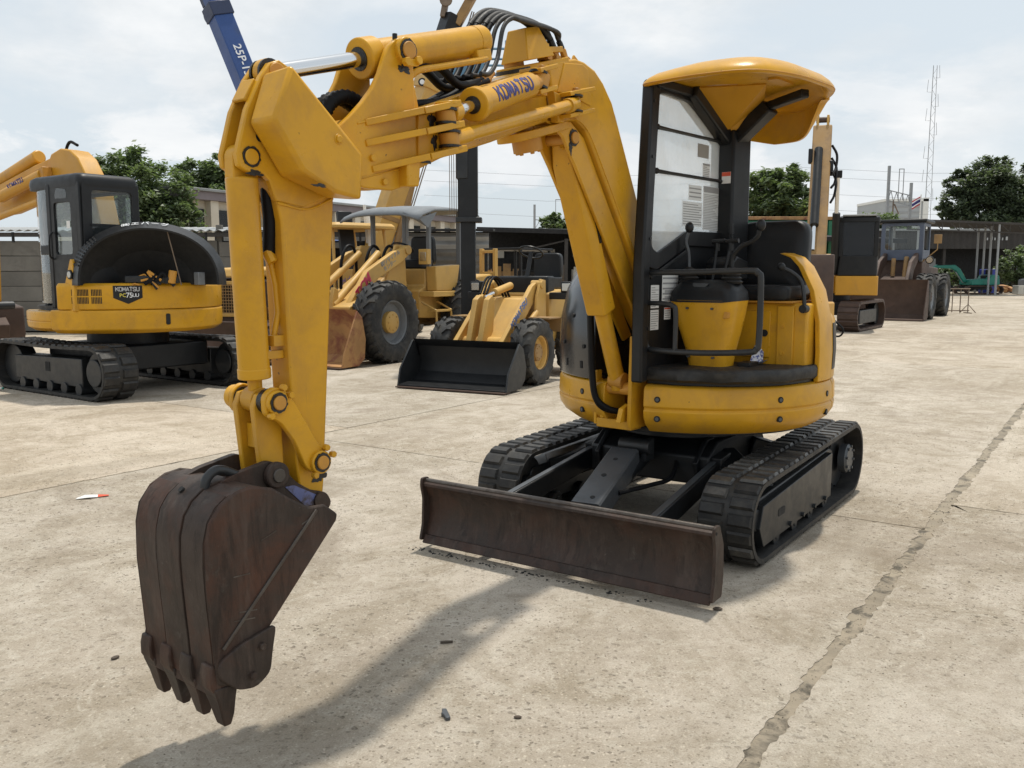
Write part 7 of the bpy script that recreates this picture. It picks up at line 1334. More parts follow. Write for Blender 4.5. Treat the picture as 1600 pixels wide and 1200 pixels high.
m = MB(); m.obox(c2_ - dc * 0.2 + rt2 * 0.16, c2_ + dc * 0.70 + rt2 * 0.33, 0.20, 0.36, (0, 1, 0)); PM(m, 'boom_head_plate', 'tan_dirty', 0.02)
for k in (-1, 1): m = MB(); q = c2_ + dc * (0.25 if k < 0 else 0.6) + rt2 * 0.26 * k; m.cyl(q + V3(0, -0.22, 0), q + V3(0, -0.16, 0), 0.16, n=18); PM(m, 'sheave', 'rail_steel', 0.01)
m = MB(); m.tube([c2_ + dc * 0.3 - rt2 * 0.25, c2_ + dc * 0.9 + rt2 * 0.25], 0.012, 5); PM(m, 'rope', 'rail_steel', 0)
for k in range(2): m = MB(); m.tube([c0 + dc * 0.6 + V3(0.52 + 0.06 * k, -0.2, -0.2), c2_ + dc * 0.25 + rt2 * (0.42 + 0.05 * k)], 0.016, 5); PM(m, 'hoist_rope', 'rail_steel', 0)
for k in range(2): m = MB(); a = c0 + dc * (4.4 + 0.1 * k) + rt2 * (0.46 + 0.10 * k); m.tube([a - dc * 1.2, a + dc * 1.7], 0.035, 6); PM(m, 'jib_tube', 'rail_steel', 0)
m = MB(); m.cyl((0.45, -0.05, 1.6), c0 + dc * 2.6 + rt2 * 0.3, 0.11, n=14); PM(m, 'boom_lift_cylinder', 'tan_dirty', 0)
m = MB(); m.box(-1.1, 0.7, 0.3, 3.6, 0.9, 1.75); PM(m, 'crane_house', 'tan', 0.06)
m = MB(); m.box(-1.3, 1.1, -0.9, 4.4, 0.6, 1.0); PM(m, 'carrier_frame', 'tan_dirty', 0.05)
for y in (-0.1, 3.2):
    for s in (-1, 1): m = MB(); m.lathe([(0.35, -0.2), (0.58, -0.22), (0.65, -0.16), (0.65, 0.16), (0.58, 0.22), (0.35, 0.2)], (-0.1 + 1.1 * s, y, 0.65), 0, 360, 28, 'x'); PM(m, 'tyre', 'tyre', 0)
ML = thing('mast_lift', 'tall black vertical mast with blue platform box at its top', 'mast lift', (-0.71, 14.85, 0)); PL = mk(ML)
m = MB(); m.box(-0.165, 0.155, -0.15, 0.15, 2.42, 4.75); PL(m, 'upper_mast', 'black', 0.02)
m = MB(); m.box(-0.125, 0.115, -0.12, 0.12, 0.25, 2.5); PL(m, 'lower_mast', 'black', 0.015)
m = MB(); m.box(-0.20, 0.22, -0.18, 0.18, 2.36, 2.44); PL(m, 'mast_collar', 'black_steel', 0.01)
m = MB(); m.box(-0.185, 0.0, -0.17, 0.17, 3.05, 3.6); PL(m, 'mast_plate', 'black_steel', 0.01)
m = MB(); m.box(-0.5, 0.5, -0.45, 0.55, 0.12, 0.62); PL(m, 'base', 'black_steel', 0.04)
for sx in (-1, 1):
    for sy in (-1, 1): m = MB(); m.obox((0.3 * sx, 0.3 * sy, 0.2), (0.62 * sx, 0.62 * sy, 0.04), 0.1, 0.08); PL(m, 'outrigger', 'black_steel', 0.01)
m = MB(); m.box(-0.26, 0.28, -0.42, 0.3, 4.58, 5.12); bs_ = PL(m, 'platform_box', 'basket_blue', 0.015)
m = MB(); m.box(-0.20, -0.02, -0.428, -0.42, 4.78, 4.98); PL(m, 'notice', 'label_white', 0, bs_)
m = MB(); m.box(-0.36, 0.38, -0.46, 0.34, 5.12, 5.17); PL(m, 'platform_rim', 'basket_blue', 0.01, bs_)
for z in (4.75, 5.0): m = MB(); m.tube([(0.28, -0.40, z), (0.62, -0.40, z), (0.66, -0.1, z), (0.62, 0.28, z), (0.28, 0.28, z)], 0.02, 6); PL(m, 'guard_rail', 'basket_blue', 0, bs_)
m = MB(); m.tube([(0.62, -0.40, 4.6), (0.62, -0.40, 5.12)], 0.02, 6); PL(m, 'guard_rail', 'basket_blue', 0, bs_)
for k in range(4): m = MB(); m.tube([(-0.30 + 0.035 * k, -0.05, 2.45), (-0.30 + 0.035 * k, -0.05, 4.6)], 0.006, 5); PL(m, 'cable', 'rail_steel', 0)

# ------------------------------------------------------------------ walls, sheds and buildings round the yard
def wallthing(name, label, cat, loc=(0, 0, 0), group=None): return thing(name, label, cat, loc, None, group)
PW = wallthing('plank_wall', 'grey horizontal plank wall with a zinc roof edge behind the left excavator', 'wall', (-12.4, 23.2, 0)); Q = mk(PW)
boards = None
for i in range(4):
    for k in range(6):
        z0 = 0.04 + k * 0.385; m = MB(); m.box(-5.0 + i * 3.3, -5.0 + i * 3.3 + 3.27, -0.03 - 0.015 * ((k + i) % 2), 0.03, z0, z0 + 0.375); m.xf(Matrix.Rotation(R(rnd.uniform(-0.35, 0.35)), 4, 'Y')); Q(m, 'plank', 'plank_grey', 0.006)
for i in range(5): m = MB(); m.box(-5.08 + i * 3.3, -4.93 + i * 3.3, 0.03, 0.18, 0, 2.75); Q(m, 'post', 'plank_grey', 0.01)
m = MB(); m.box(-5.2, 8.6, 0.2, 0.3, 0, 2.35); Q(m, 'backing', 'roof_dark', 0)
zr = MB(); n = 130; prof_ = []
for i in range(n + 1): prof_.append((-5.4 + 14.2 * i / n, 0.022 * (1 if i % 2 else -1)))
zr.loft([[(p[0], -0.25, 2.60 + p[1]) for p in prof_], [(p[0], 2.6, 2.80 + p[1]) for p in prof_]], False, False); o = Q(zr, 'zinc_roof', 'zinc', 0, smooth=0); md = o.modifiers.new('solid', 'SOLIDIFY'); md.thickness = 0.012
m = MB(); m.box(-5.3, 8.7, -0.16, -0.10, 2.44, 2.55); Q(m, 'roof_beam', 'roof_brown', 0.005)
for i in range(15): m = MB(); x = -5.2 + 0.98 * i; m.box(x, x + 0.05, -0.18, -0.12, 2.3, 2.56); Q(m, 'rafter_end', 'junk_white' if i % 3 == 0 else 'roof_dark', 0.004)
CW = wallthing('corrugated_wall', 'grey corrugated sheet wall behind the tan wheel loader', 'wall', (-3.6, 29.5, 0)); Q = mk(CW)
for k in range(11):
    z0 = 0.05 + 0.25 * k; m = MB(); pr = []
    for j in range(9): pr.append((0.035 * math.cos(j * math.pi / 4) - 0.008 * (k % 2), z0 + 0.26 * j / 8))
    pr2 = [(p[0] + 0.015, p[1]) for p in pr[::-1]]; m.prism(pr + pr2, -6.0, 2.85, 'x'); m.v = [V3(q.x, q.y, q.z) for q in m.v]; Q(m, 'sheet', 'zinc' if k > 8 else 'plank_grey', 0)
m = MB(); m.box(-6.1, 2.9, 0.1, 0.2, 0, 2.85); Q(m, 'backing', 'roof_dark', 0)
m = MB(); m.prism([(-0.5, 2.92), (2.5, 3.05), (2.5, 2.97), (-0.5, 2.84)], -1.5, 3.0, 'x'); Q(m, 'roof_sheet', 'roof_dark', 0.01)
# black open shed in the middle
SH = wallthing('open_shed', 'long open shed with black roof beyond the small wheel loader', 'shed', (2.2, 38, 0)); Q = mk(SH)
m = MB(); m.prism([(0.0, 3.35), (7.0, 3.05), (7.0, 2.93), (0.0, 3.23)], -3.6, 13.5, 'x'); m.v = [V3(p.x, p.y - 1.0, p.z + 0.0) for p in m.v]
mm = MB(); mm.add([(-3.6, -2, 3.32), (13.5, -2, 2.85), (13.5, 6, 3.3), (-3.6, 6, 3.7)], [(0, 1, 2, 3)]); o = Q(mm, 'roof', 'roof_dark', 0, smooth=0); md = o.modifiers.new('solid', 'SOLIDIFY'); md.thickness = 0.18
for i in range(6): m = MB(); x = -3.3 + 3.2 * i; m.box(x, x + 0.14, -1.8, -1.66, 0, 2.95 - 0.026 * (x + 3.3)); Q(m, 'post', 'roof_brown', 0.01)
for i in range(9): m = MB(); x = -3.3 + 1.75 * i; m.obox((x, -1.7, 2.45), (x + 1.75, -1.7, 2.85 if i % 2 else 2.5), 0.05, 0.06); Q(m, 'truss_bar', 'roof_brown', 0)
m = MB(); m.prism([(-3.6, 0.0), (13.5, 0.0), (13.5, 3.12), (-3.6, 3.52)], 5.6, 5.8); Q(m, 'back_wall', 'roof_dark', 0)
for i in range(7): m = MB(); x = -3.0 + 1.9 * i; m.box(x, x + rnd.uniform(0.4, 1.2), 5.55, 5.6, rnd.uniform(2.2, 2.5), 2.62); Q(m, 'painted_daylight', 'junk_white', 0)  # pale boxes standing for daylight through slits; the wall has no openings
for i, (x, y, w, d, h, mt, nm, lb) in enumerate(((-2.6, 0.6, 1.6, 1.4, 2.1, 'tan_dirty', 'engine_crate', 'tan steel crate under the black shed, nearest the mast'), (-0.4, 1.2, 1.1, 1.2, 2.3, 'rail_steel', 'pallet_rack', 'rusty rack of parts under the black shed roof'), (1.1, 0.4, 1.5, 1.2, 2.2, 'junk_white', 'parts_box', 'pale box of parts under the black shed near the loader'))):
    m = MB(); m.box(-w / 2, w / 2, -d / 2, d / 2, 0.0, h * 0.75); t_ = tag(m.build(nm, mt, None, 0.03), lb, nm.replace('_', ' ').split()[-1]); t_.location = (2.2 + x, 38 + y, 0)
    for q in range(4): m = MB(); m.box(-w / 2 + q * w / 4 + 0.03, -w / 2 + (q + 1) * w / 4 - 0.05, -d / 2 - 0.04, -d / 2, 0.05, h * (0.8 + 0.05 * (q % 3))); m.build('slat', mt, t_, 0.01)
# cream apartment block
CB = wallthing('apartment_block', 'cream building with mauve roof band and recessed windows behind the left wall', 'building', (-15.4, 42.3, 0)); Q = mk(CB); CB.rotation_euler.z = math.atan2(21.5, 11.6)
m = MB(); m.box(0.0, 26.0, 0.4, 9, 0, 4.95); Q(m, 'wall', 'cream_wall', 0)
m = MB(); m.box(-0.3, 26.3, -0.15, 9, 4.95, 5.35); Q(m, 'roof_band', 'mauve_roof', 0.02)
m = MB(); m.box(-0.4, 26.4, -0.3, 9.2, 5.35, 5.48); Q(m, 'roof_edge', 'zinc', 0.02)
m = MB(); m.box(0.0, 26.0, 0.12, 0.4, 0, 3.35); Q(m, 'lower_wall', 'cream_wall', 0)
for i in range(15):
    x = 0.0 + 1.85 * i; m = MB(); m.box(x, x + 0.5, 0.0, 0.42, 3.35, 4.95); Q(m, 'pier', 'cream_wall', 0.01)
    if i < 14:
        m = MB(); m.box(x + 0.65, x + 1.7, 0.30, 0.40, 3.5, 4.55); w_ = Q(m, 'window', 'dull_glass', 0)
        m = MB(); m.box(x + 0.58, x + 1.78, 0.22, 0.42, 3.40, 3.5); Q(m, 'sill', 'cream_wall', 0.01, w_)
# right: canopy roof on posts and the long building behind it
RS = wallthing('canopy_shed', 'brown truss-roofed canopy shed on thin posts at the right', 'shed', (31.5, 62, 0)); Q = mk(RS)
mm = MB(); mm.prism([(-5.5, 5.02), (2.9, 4.72), (3.6, 4.25), (3.55, 4.18), (2.85, 4.58), (-5.5, 4.88)], -2.0, 3.0); Q(mm, 'roof', 'roof_brown', 0.01)
for i in range(15):
    x = -5.3 + 0.56 * i; m = MB(); m.obox((x, -1.95, 4.82 - 0.036 * (x + 5.3)), (x + (0.56 if i % 2 else 0), -1.95, 4.35 - 0.036 * (x + 5.3)), 0.05, 0.05, (0, 1, 0)); Q(m, 'truss_bar', 'roof_brown', 0)
m = MB(); m.obox((-5.4, -1.95, 4.34), (2.8, -1.95, 4.06), 0.07, 0.08); Q(m, 'truss_chord', 'roof_brown', 0)
for x, y in ((0.75, -1.9), (1.25, 0.0), (1.55, 1.4), (1.8, 2.8), (-4.6, -1.9), (-4.2, 2.8)): m = MB(); m.cyl((x, y, 0), (x, y, 4.7), 0.07, n=10); Q(m, 'post', 'mast_grey', 0)
LB = wallthing('long_workshop', 'long dark workshop with corrugated fascia at the right edge', 'building', (40, 72, 0)); Q = mk(LB)
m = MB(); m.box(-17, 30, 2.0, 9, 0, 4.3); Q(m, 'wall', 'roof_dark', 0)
m = MB(); pr = []
n = 190
for i in range(n + 1): pr.append((-17 + 47 * i / n, 0.05 * (1 if i % 2 else -1)))
m.loft([[(p[0], p[1], 3.35) for p in pr], [(p[0], p[1], 4.75) for p in pr]], False, False); o = Q(m, 'fascia', 'roof_brown', 0, smooth=0)
m = MB(); m.box(-17, 30, -0.3, 9, 4.75, 4.9); Q(m, 'roof', 'zinc', 0.02)
for i in range(9): m = MB(); m.box(-16 + 5.2 * i, -15.8 + 5.2 * i, 0.2, 0.4, 0, 4.6); Q(m, 'post', 'roof_brown', 0)
for i in range(5): m = MB(); m.box(-14.0 + 7.5 * i, -12.9 + 7.5 * i, 1.85, 1.98, 1.6, 2.6); Q(m, 'window', 'grey_wall', 0)
for k in range(6): m = MB(); m.box(-2.35 + 0.30 * k, -2.35 + 0.30 * k + (0.16 if k % 2 else 0.10), -0.075, -0.06, 4.02, 4.22 + 0.08 * (k % 2)); Q(m, 'painted_mark', 'text_silver', 0)
GB = wallthing('office_tower', 'pale grey block far behind the gantry at right', 'building', (64, 150, 0)); Q = mk(GB)
m = MB(); m.box(-2.6, 4.4, 0, 12, 0, 13.2); Q(m, 'wall', 'grey_wall', 0)
m = MB(); m.box(3.6, 4.5, -0.2, 12, 0, 13.6); Q(m, 'corner_pier', 'white_plastic', 0)
m = MB(); m.box(-2.7, 4.5, -0.2, 12, 13.0, 13.4); Q(m, 'parapet', 'white_plastic', 0)
for k in range(3): m = MB(); m.box(-2.0, 3.2, -0.05, 0.02, 10.2 + 0.9 * k, 10.5 + 0.9 * k); Q(m, 'window', 'mast_grey', 0)
# ------------------------------------------------------------------ railway gantries, radio mast, flag, overhead wires
def gantry(label, loc, w, h, tz, post2=True):
    t = thing('railway_gantry', label, 'gantry', loc, None, 'railway gantries'); q = mk(t)
    for x, hh in ((0, h), (w, h * 0.86)): m = MB(); m.box(x - 0.13, x + 0.13, -0.13, 0.13, 0, hh); q(m, 'post', 'mast_grey' if post2 else 'mast_grey', 0)
    for z in (tz, tz + 1.1): m = MB(); m.obox((0, 0, z), (w, 0, z - 0.6), 0.10, 0.09); q(m, 'truss_chord', 'mast_grey', 0)
    n = 8
    for i in range(n): m = MB(); a = w * i / n; b = w * (i + 1) / n; m.obox((a, 0, tz + (1.1 if i % 2 else 0) - 0.6 * i / n), (b, 0, tz + (0 if i % 2 else 1.1) - 0.6 * (i + 1) / n), 0.07, 0.06); q(m, 'truss_bar', 'mast_grey', 0)
    for x in (w * 0.45, w * 0.65): m = MB(); m.box(x - 0.035, x + 0.035, -0.035, 0.035, tz, tz + 3.4); q(m, 'riser', 'mast_grey', 0)
    m = MB(); m.box(w * 0.45, w * 0.65, -0.06, 0.06, tz + 3.32, tz + 3.4); q(m, 'riser_bar', 'mast_grey', 0)
    m = MB(); m.tube([(w * 0.25, 0, tz), (w * 0.25, 0, tz - 2.2), (w * 0.5, 0, tz - 1.4), (w * 0.3, 0, tz - 0.4)], 0.08, 6); q(m, 'wire_arm', 'rail_steel', 0)
gantry('grey steel railway gantry standing beyond the tan excavator at right', (41.2, 100, 0), 2.5, 13.0, 9.3)
gantry('grey steel railway gantry above the small tree in the middle distance', (2.6, 105, 0), 5.4, 9.2, 6.4)
TW = thing('radio_mast', 'thin tall lattice radio mast against the sky at right', 'mast', (91.0, 200, 0)); q = mk(TW)
for sx, sy in ((-1, -1), (1, -1), (0, 1)): m = MB(); m.tube([(0.75 * sx, 0.75 * sy, 0), (0.40 * sx, 0.40 * sy, 45.5)], 0.055, 6); q(m, 'mast_leg', 'mast_grey', 0)
for k in range(30):
    z = 1.5 * k; f = 0.75 - 0.30 * z / 45; m = MB(); a, b = ((-f, -f), (f, -f)) if k % 2 else ((f, -f), (-f, -f)); m.tube([(a[0], a[1], z), (b[0], b[1], z + 1.5)], 0.03, 5); q(m, 'mast_brace', 'mast_grey', 0)
for k, (z, s) in enumerate(((43, 1), (40, -1), (37, 1), (34, -1), (31, 1), (26, -1), (21, -1), (17, 1))): m = MB(); m.tube([(0.4 * s, 0, z), (1.3 * s, 0, z), (1.1 * s, 0, z + 2.6)], 0.045, 6); q(m, 'antenna', 'mast_grey', 0)
FL = thing('flag_pole', 'red white and blue flag on a white pole at right', 'flag', (53.8, 120, 0)); q = mk(FL)
m = MB(); m.cyl((0, 0, 0), (0, 0, 11.6), 0.08, n=8); q(m, 'pole', 'white_plastic', 0)
def stripe(v0, v1, mat):
    rows = []
    for i in range(7):
        t = i / 6; x = -1.5 * t; dz = -0.85 * t; yy = 0.15 * math.sin(t * 6); rows.append([(x, yy, 11.4 + dz - v0), (x, yy, 11.4 + dz - v1)])
    m = MB(); m.loft(rows, False, False); o = q(m, 'stripe', mat, 0); md = o.modifiers.new('solid', 'SOLIDIFY'); md.thickness = 0.01
for a, b, c in ((0, 0.18, 'flag_red'), (0.18, 0.36, 'text_white'), (0.36, 0.74, 'flag_blue'), (0.74, 0.92, 'text_white'), (0.92, 1.1, 'flag_red')): stripe(a, b, c)
for k, (za, zb) in enumerate(((11.8, 12.6), (10.2, 10.6), (8.4, 8.9), (13.0, 13.4))):
    m = MB(); pts = [(-10 + 14 * i, 104 - 0.3 * i, za + (zb - za) * i / 6 - 0.9 * math.sin(math.pi * (i % 3) / 3)) for i in range(7)]; m.tube(pts, 0.018, 4); tag(m.build('overhead_wire', 'mast_grey', None), ['topmost but one overhead railway wire, between the two gantries', 'third overhead railway wire from the top, beyond the sheds', 'lowest overhead railway wire, beyond the sheds', 'topmost overhead railway wire beyond the sheds'][k], 'wire', 'overhead railway wires')
# ------------------------------------------------------------------ small things at the far right
TE = thing('mini_excavator', 'teal green mini excavator in the far distance at right', 'excavator', (32.6, 63, 0), (-1, -0.12)); q = mk(TE)
for y0_, y1_ in ((0.45, 0.8), (-0.8, -0.45)): track(TE, y0_, y1_, [(1.1, 0.3, 0.28), (-1.1, 0.3, 0.28)], 22, (0.14, 0.03), 0.05, 0, ('brown_steel', 'brown_steel'), 1)
m = MB(); m.box(-0.6, 0.6, -0.5, 0.5, 0.3, 0.62); q(m, 'center_frame', 'black', 0)
m = MB(); m.prism([(1.0, 0.62), (1.0, 1.0), (-0.3, 1.05), (-0.5, 1.35), (-1.05, 1.3), (-1.15, 0.62)], -0.7, 0.7); q(m, 'upper_body', 'teal', 0.06)
m = MB(); m.prism([(0.9, 0.85), (1.5, 1.75), (1.9, 2.02), (3.2, 1.98), (3.35, 1.82), (2.1, 1.75), (1.8, 1.6), (1.2, 0.8)], -0.15, 0.15); q(m, 'boom', 'teal', 0.04)
m = MB(); m.prism([(3.2, 2.05), (3.42, 1.9), (3.3, 1.0), (3.1, 1.0)], -0.12, 0.12); q(m, 'arm', 'teal', 0.03)
m = MB(); m.prism([(3.0, 1.1), (3.5, 1.0), (3.6, 0.5), (3.1, 0.3), (2.9, 0.7)], -0.3, 0.3); q(m, 'bucket', 'brown_steel', 0.03)
m = MB(); m.cyl((1.15, 0, 0.8), (1.75, 0, 1.55), 0.06, n=10); q(m, 'lift_cylinder', 'mast_grey', 0)
m = MB(); m.box(-0.7, -0.3, -0.3, 0.3, 1.05, 1.3); m.box(-0.8, -0.65, -0.3, 0.3, 1.2, 1.7); q(m, 'seat', 'black', 0.03)
BA = thing('steel_barrier', 'thin brown steel barrier frame standing on the open concrete at right', 'barrier', (16.7, 33.9, 0)); q = mk(BA)
m = MB(); m.tube([(-0.75, 0, 0.92), (0.55, 0, 0.92)], 0.022, 6); q(m, 'top_bar', 'rail_steel', 0)
m = MB(); m.tube([(-0.75, 0, 0.10), (0.55, 0, 0.10)], 0.022, 6); q(m, 'bottom_bar', 'rail_steel', 0)
for k in range(5): m = MB(); x = -0.7 + 0.3 * k; m.tube([(x, 0, 0.04), (x, 0, 0.92)], 0.018, 6); q(m, 'upright', 'rail_steel', 0)
for x in (-0.7, 0.5):
    m = MB(); m.tube([(x - 0.3, 0.0, 0.02), (x, 0, 0.34), (x + 0.3, 0.0, 0.02)], 0.018, 6); q(m, 'foot', 'rail_steel', 0)
    m = MB(); m.tube([(x, -0.3, 0.02), (x, 0.3, 0.02)], 0.018, 6); q(m, 'foot_bar', 'rail_steel', 0)
DR = thing('oil_drum', 'blue oil drum behind the teal mini excavator', 'drum', (34.2, 64.8, 0)); q = mk(DR)
m = MB(); m.lathe([(0.001, 1.72), (0.56, 1.72), (0.60, 1.68), (0.58, 1.16), (0.61, 1.12), (0.58, 1.08), (0.58, 0.6), (0.61, 0.56), (0.58, 0.52), (0.60, 0.02), (0.001, 0.02)], n=20); q(m, 'drum_body', 'drum_blue', 0)
JB = thing('parts_bin', 'cream plastic parts bin at the far right edge of the yard', 'bin', (35.6, 62.5, 0)); q = mk(JB)
m = MB(); plate_hole(m, rrect([(-0.7, -0.4), (0.7, -0.4), (0.7, 0.4), (-0.7, 0.4)], 0.08), rrect([(-0.62, -0.33), (0.62, -0.33), (0.62, 0.33), (-0.62, 0.33)], 0.08), 0.0, 0.6, 'z'); m.box(-0.66, 0.66, -0.36, 0.36, 0.02, 0.08); q(m, 'bin_wall', 'junk_white', 0.01)
m = MB(); m.box(-0.3, 0.3, -0.41, -0.40, 0.28, 0.40); q(m, 'handle_slot', 'dark_gap', 0)
JP = thing('utility_vehicle', 'dark utility vehicle half seen at the far right edge', 'car', (39.3, 66, 0), (-1, -0.25)); q = mk(JP)
m = MB(); m.prism([(2.0, 0.45), (2.0, 1.0), (0.9, 1.12), (0.4, 1.75), (-1.7, 1.75), (-1.9, 1.1), (-1.9, 0.45)], -0.8, 0.8); q(m, 'body', 'grey_paint', 0.08)
m = MB(); m.prism([(0.82, 1.15), (0.42, 1.68), (-0.4, 1.68), (-0.4, 1.15)], -0.815, 0.815); q(m, 'side_window', 'dull_glass', 0)
m = MB(); m.prism([(-0.5, 1.15), (-0.5, 1.68), (-1.6, 1.68), (-1.75, 1.15)], -0.815, 0.815); q(m, 'side_window', 'dull_glass', 0)
for x in (1.25, -1.2):
    for s in (-1, 1): m = MB(); m.lathe([(0.2, -0.1), (0.33, -0.11), (0.37, -0.08), (0.37, 0.08), (0.33, 0.11), (0.2, 0.1), (0.001, 0.06)], (x, 0.75 * s, 0.37), 0, 360, 20, 'y'); q(m, 'tyre', 'tyre', 0)
for i, (x, y, s_, mt, lb) in enumerate(((34.9, 60.6, 0.55, 'junk_white', 'pale heap of broken casting between teal excavator and cream bin'), (35.4, 64.5, 0.8, 'rust_tan', 'rusty brown scrap part behind the cream bin'), (29.6, 64.5, 0.75, 'rust_tan', 'rust red scrap frame behind the teal boom'), (27.4, 60.5, 0.42, 'roof_brown', 'small dark crate beside the steel barrier far off'))):
    t_ = thing('scrap_pile', lb, 'scrap', (x, y, 0)); q = mk(t_)
    for k in range(6):
        m = MB(); a, b, c = rnd.uniform(0.2, 0.6) * s_ * 2, rnd.uniform(0.1, 0.4) * s_ * 2, rnd.uniform(0.1, 0.35) * s_ * 2; m.box(-a / 2, a / 2, -b / 2, b / 2, 0, c); m.xf(Matrix.Translation((rnd.uniform(-0.7, 0.7) * s_, rnd.uniform(-0.4, 0.4) * s_, rnd.uniform(0, 0.5) * s_)) @ Matrix.Rotation(rnd.uniform(0, 3), 4, 'Z') @ Matrix.Rotation(rnd.uniform(-0.4, 0.4), 4, 'X')); m.v = [V3(p.x, p.y, max(0.0, p.z)) for p in m.v]; q(m, 'scrap_piece', mt, 0.03)
GT = thing('green_container', 'green steel skip with tan rim behind the canopy seat', 'skip', (13.0, 44.5, 0)); q = mk(GT)
m = MB(); m.prism([(-2.6, 0.2), (2.6, 0.2), (3.0, 4.0), (-3.0, 4.0)], -1.1, 1.1); surf('skip_green', (0.02, 0.16, 0.075), 0.5, var=0.12); q(m, 'skip_body', 'skip_green', 0.05)
m = MB(); m.box(-3.1, 3.1, -1.2, 1.2, 4.0, 4.16); q(m, 'skip_rim', 'rust_tan', 0.02)
for k in range(5): m = MB(); m.box(-2.3 + 1.1 * k, -2.15 + 1.1 * k, -1.2, -1.1, 0.3, 3.95); q(m, 'skip_rib', 'skip_green', 0.01)

# ------------------------------------------------------------------ trees
def tree(name, label, loc, lobes, nleaf, leaf, mat, trunk_h, group='trees round the yard', seed=1, cat='tree'):
    rg = random.Random(seed); t = thing(name, label, cat, loc, None, group)
    m = MB(); m.tube(bez([(0, 0, -0.02), (0.05, 0, trunk_h * 0.5), (0, 0.05, trunk_h)], 4), [0.30 - 0.012 * i for i in range(9)], 10)
    for (cx, cy, cz, r) in lobes: m.tube(bez([(0, 0, trunk_h * 0.75), (cx * 0.4, cy * 0.4, (trunk_h + cz) / 2), (cx, cy, cz)], 4), [0.16 - 0.012 * i for i in range(9)], 7)
    m.build('trunk', 'bark', t, 0, 60)
    vs = []; fs = []; tot = sum(l[3] ** 2 for l in lobes)
    for (cx, cy, cz, r) in lobes:
        ncl = max(5, int(26 * r)); per = int(nleaf * r * r / tot / ncl)
        for k in range(ncl):
            while True:
                d = Vector((rg.uniform(-1, 1), rg.uniform(-1, 1), rg.uniform(-0.85, 1)))
                if 0.25 < d.length < 1: break
            d = d.normalized() * (d.length ** 0.45) * r * rg.uniform(0.75, 1.08)
            c = Vector((cx, cy, cz)) + d; cr = r * rg.uniform(0.16, 0.30)
            for q in range(per):
                e = Vector((rg.gauss(0, 0.5), rg.gauss(0, 0.5), rg.gauss(0, 0.38))) * cr; p = c + e; s = leaf * rg.uniform(0.6, 1.4)
                a = Vector((rg.uniform(-1, 1), rg.uniform(-1, 1), rg.uniform(-0.5, 0.5))).normalized(); b = a.cross(Vector((rg.uniform(-0.7, 0.7), rg.uniform(-0.7, 0.7), 1))).normalized()
                o = len(vs); vs += [p - a * s, p + b * s * 0.45, p + a * s, p - b * s * 0.45]; fs.append((o, o + 1, o + 2, o + 3))
    me = bpy.data.meshes.new('crown'); me.from_pydata([tuple(v) for v in vs], [], fs); me.materials.append(M[mat])
    o = bpy.data.objects.new('crown', me); COL.objects.link(o); o.parent = t
    return t
tree('broadleaf_tree', 'large leafy tree standing behind the cab of the left excavator', (-17.6, 42, 0), [(0, 0, 5.2, 1.9), (-1.6, 0.2, 5.2, 1.5), (1.5, 0, 4.8, 1.6), (0.4, -0.6, 3.8, 1.9), (-0.4, 0.4, 6.0, 1.3), (-2.4, 0.3, 4.4, 1.5), (2.2, 0, 3.6, 1.4)], 34000, 0.125, 'leaf', 3.5, seed=3)
tree('broadleaf_tree', 'smaller leafy tree between the big tree and the yellow arm', (-18.2, 55, 0), [(0, 0, 6.2, 1.9), (1.3, 0, 6.6, 1.2), (-1.0, 0, 7.0, 1.3), (1.6, 0.2, 5.4, 1.3), (0.1, 0, 4.6, 1.6), (0.5, 0, 7.7, 0.9)], 22000, 0.15, 'leaf', 3.2, seed=5)
tree('broadleaf_tree', 'leafy tree seen past the black canopy pillar', (13.6, 46, 0), [(0, 0, 5.1, 1.6), (-1.1, 0, 5.7, 1.2), (1.0, 0, 4.6, 1.2), (-0.9, 0, 4.2, 1.4), (0.4, 0, 6.2, 0.8), (0.8, 0, 3.6, 1.2)], 26000, 0.14, 'leaf', 3.2, seed=8)
tree('broadleaf_tree', 'small tree rising over the black shed roof', (2.6, 62, 0), [(0, 0, 4.2, 1.1), (1.1, 0, 4.3, 0.9), (-0.8, 0, 3.8, 0.9), (0.3, 0, 5.0, 0.6)], 7000, 0.16, 'leaf', 2.6, seed=11)
tree('broadleaf_tree', 'second small tree over the black shed, next to the yellow boom', (5.0, 63, 0), [(0, 0, 4.0, 1.0), (0.6, 0, 4.6, 0.7), (-0.7, 0, 3.8, 0.8)], 5000, 0.16, 'leaf_dark', 2.6, seed=12)
tree('broadleaf_tree', 'low tree beyond the roof of the dark glazed cab', (31.8, 80, 0), [(0, 0, 5.2, 1.6), (1.5, 0, 5.4, 1.2), (-1.6, 0, 4.9, 1.2), (2.6, 0, 5.0, 1.0)], 7000, 0.2, 'leaf', 3.0, seed=14)
tree('broadleaf_tree', 'huge dark tree above the shed at the right edge', (44.0, 84, 0), [(0, 0, 9.0, 2.6), (-2.6, 0, 7.6, 1.8), (1.8, 0.3, 8.0, 2.2), (-1.0, -0.5, 6.6, 2.4), (2.6, 0, 6.6, 2.4), (0.4, 0.2, 10.8, 1.4), (-2.6, 0, 9.6, 1.3), (4.4, 0, 8.8, 1.8), (3.8, 0, 10.4, 1.2), (-4.0, 0, 7.0, 1.0), (6.5, 0, 8.0, 2.0)], 52000, 0.19, 'leaf_dark', 5.0, seed=17)
tree('bush', 'rounded green bush against the workshop at the right edge', (37.6, 67.5, 0), [(0, 0, 1.9, 1.3), (1.0, 0, 2.4, 1.2), (1.8, 0, 1.8, 1.2), (0.2, 0, 1.2, 1.1)], 6000, 0.13, 'leaf', 1.0, seed=19, cat='bush')
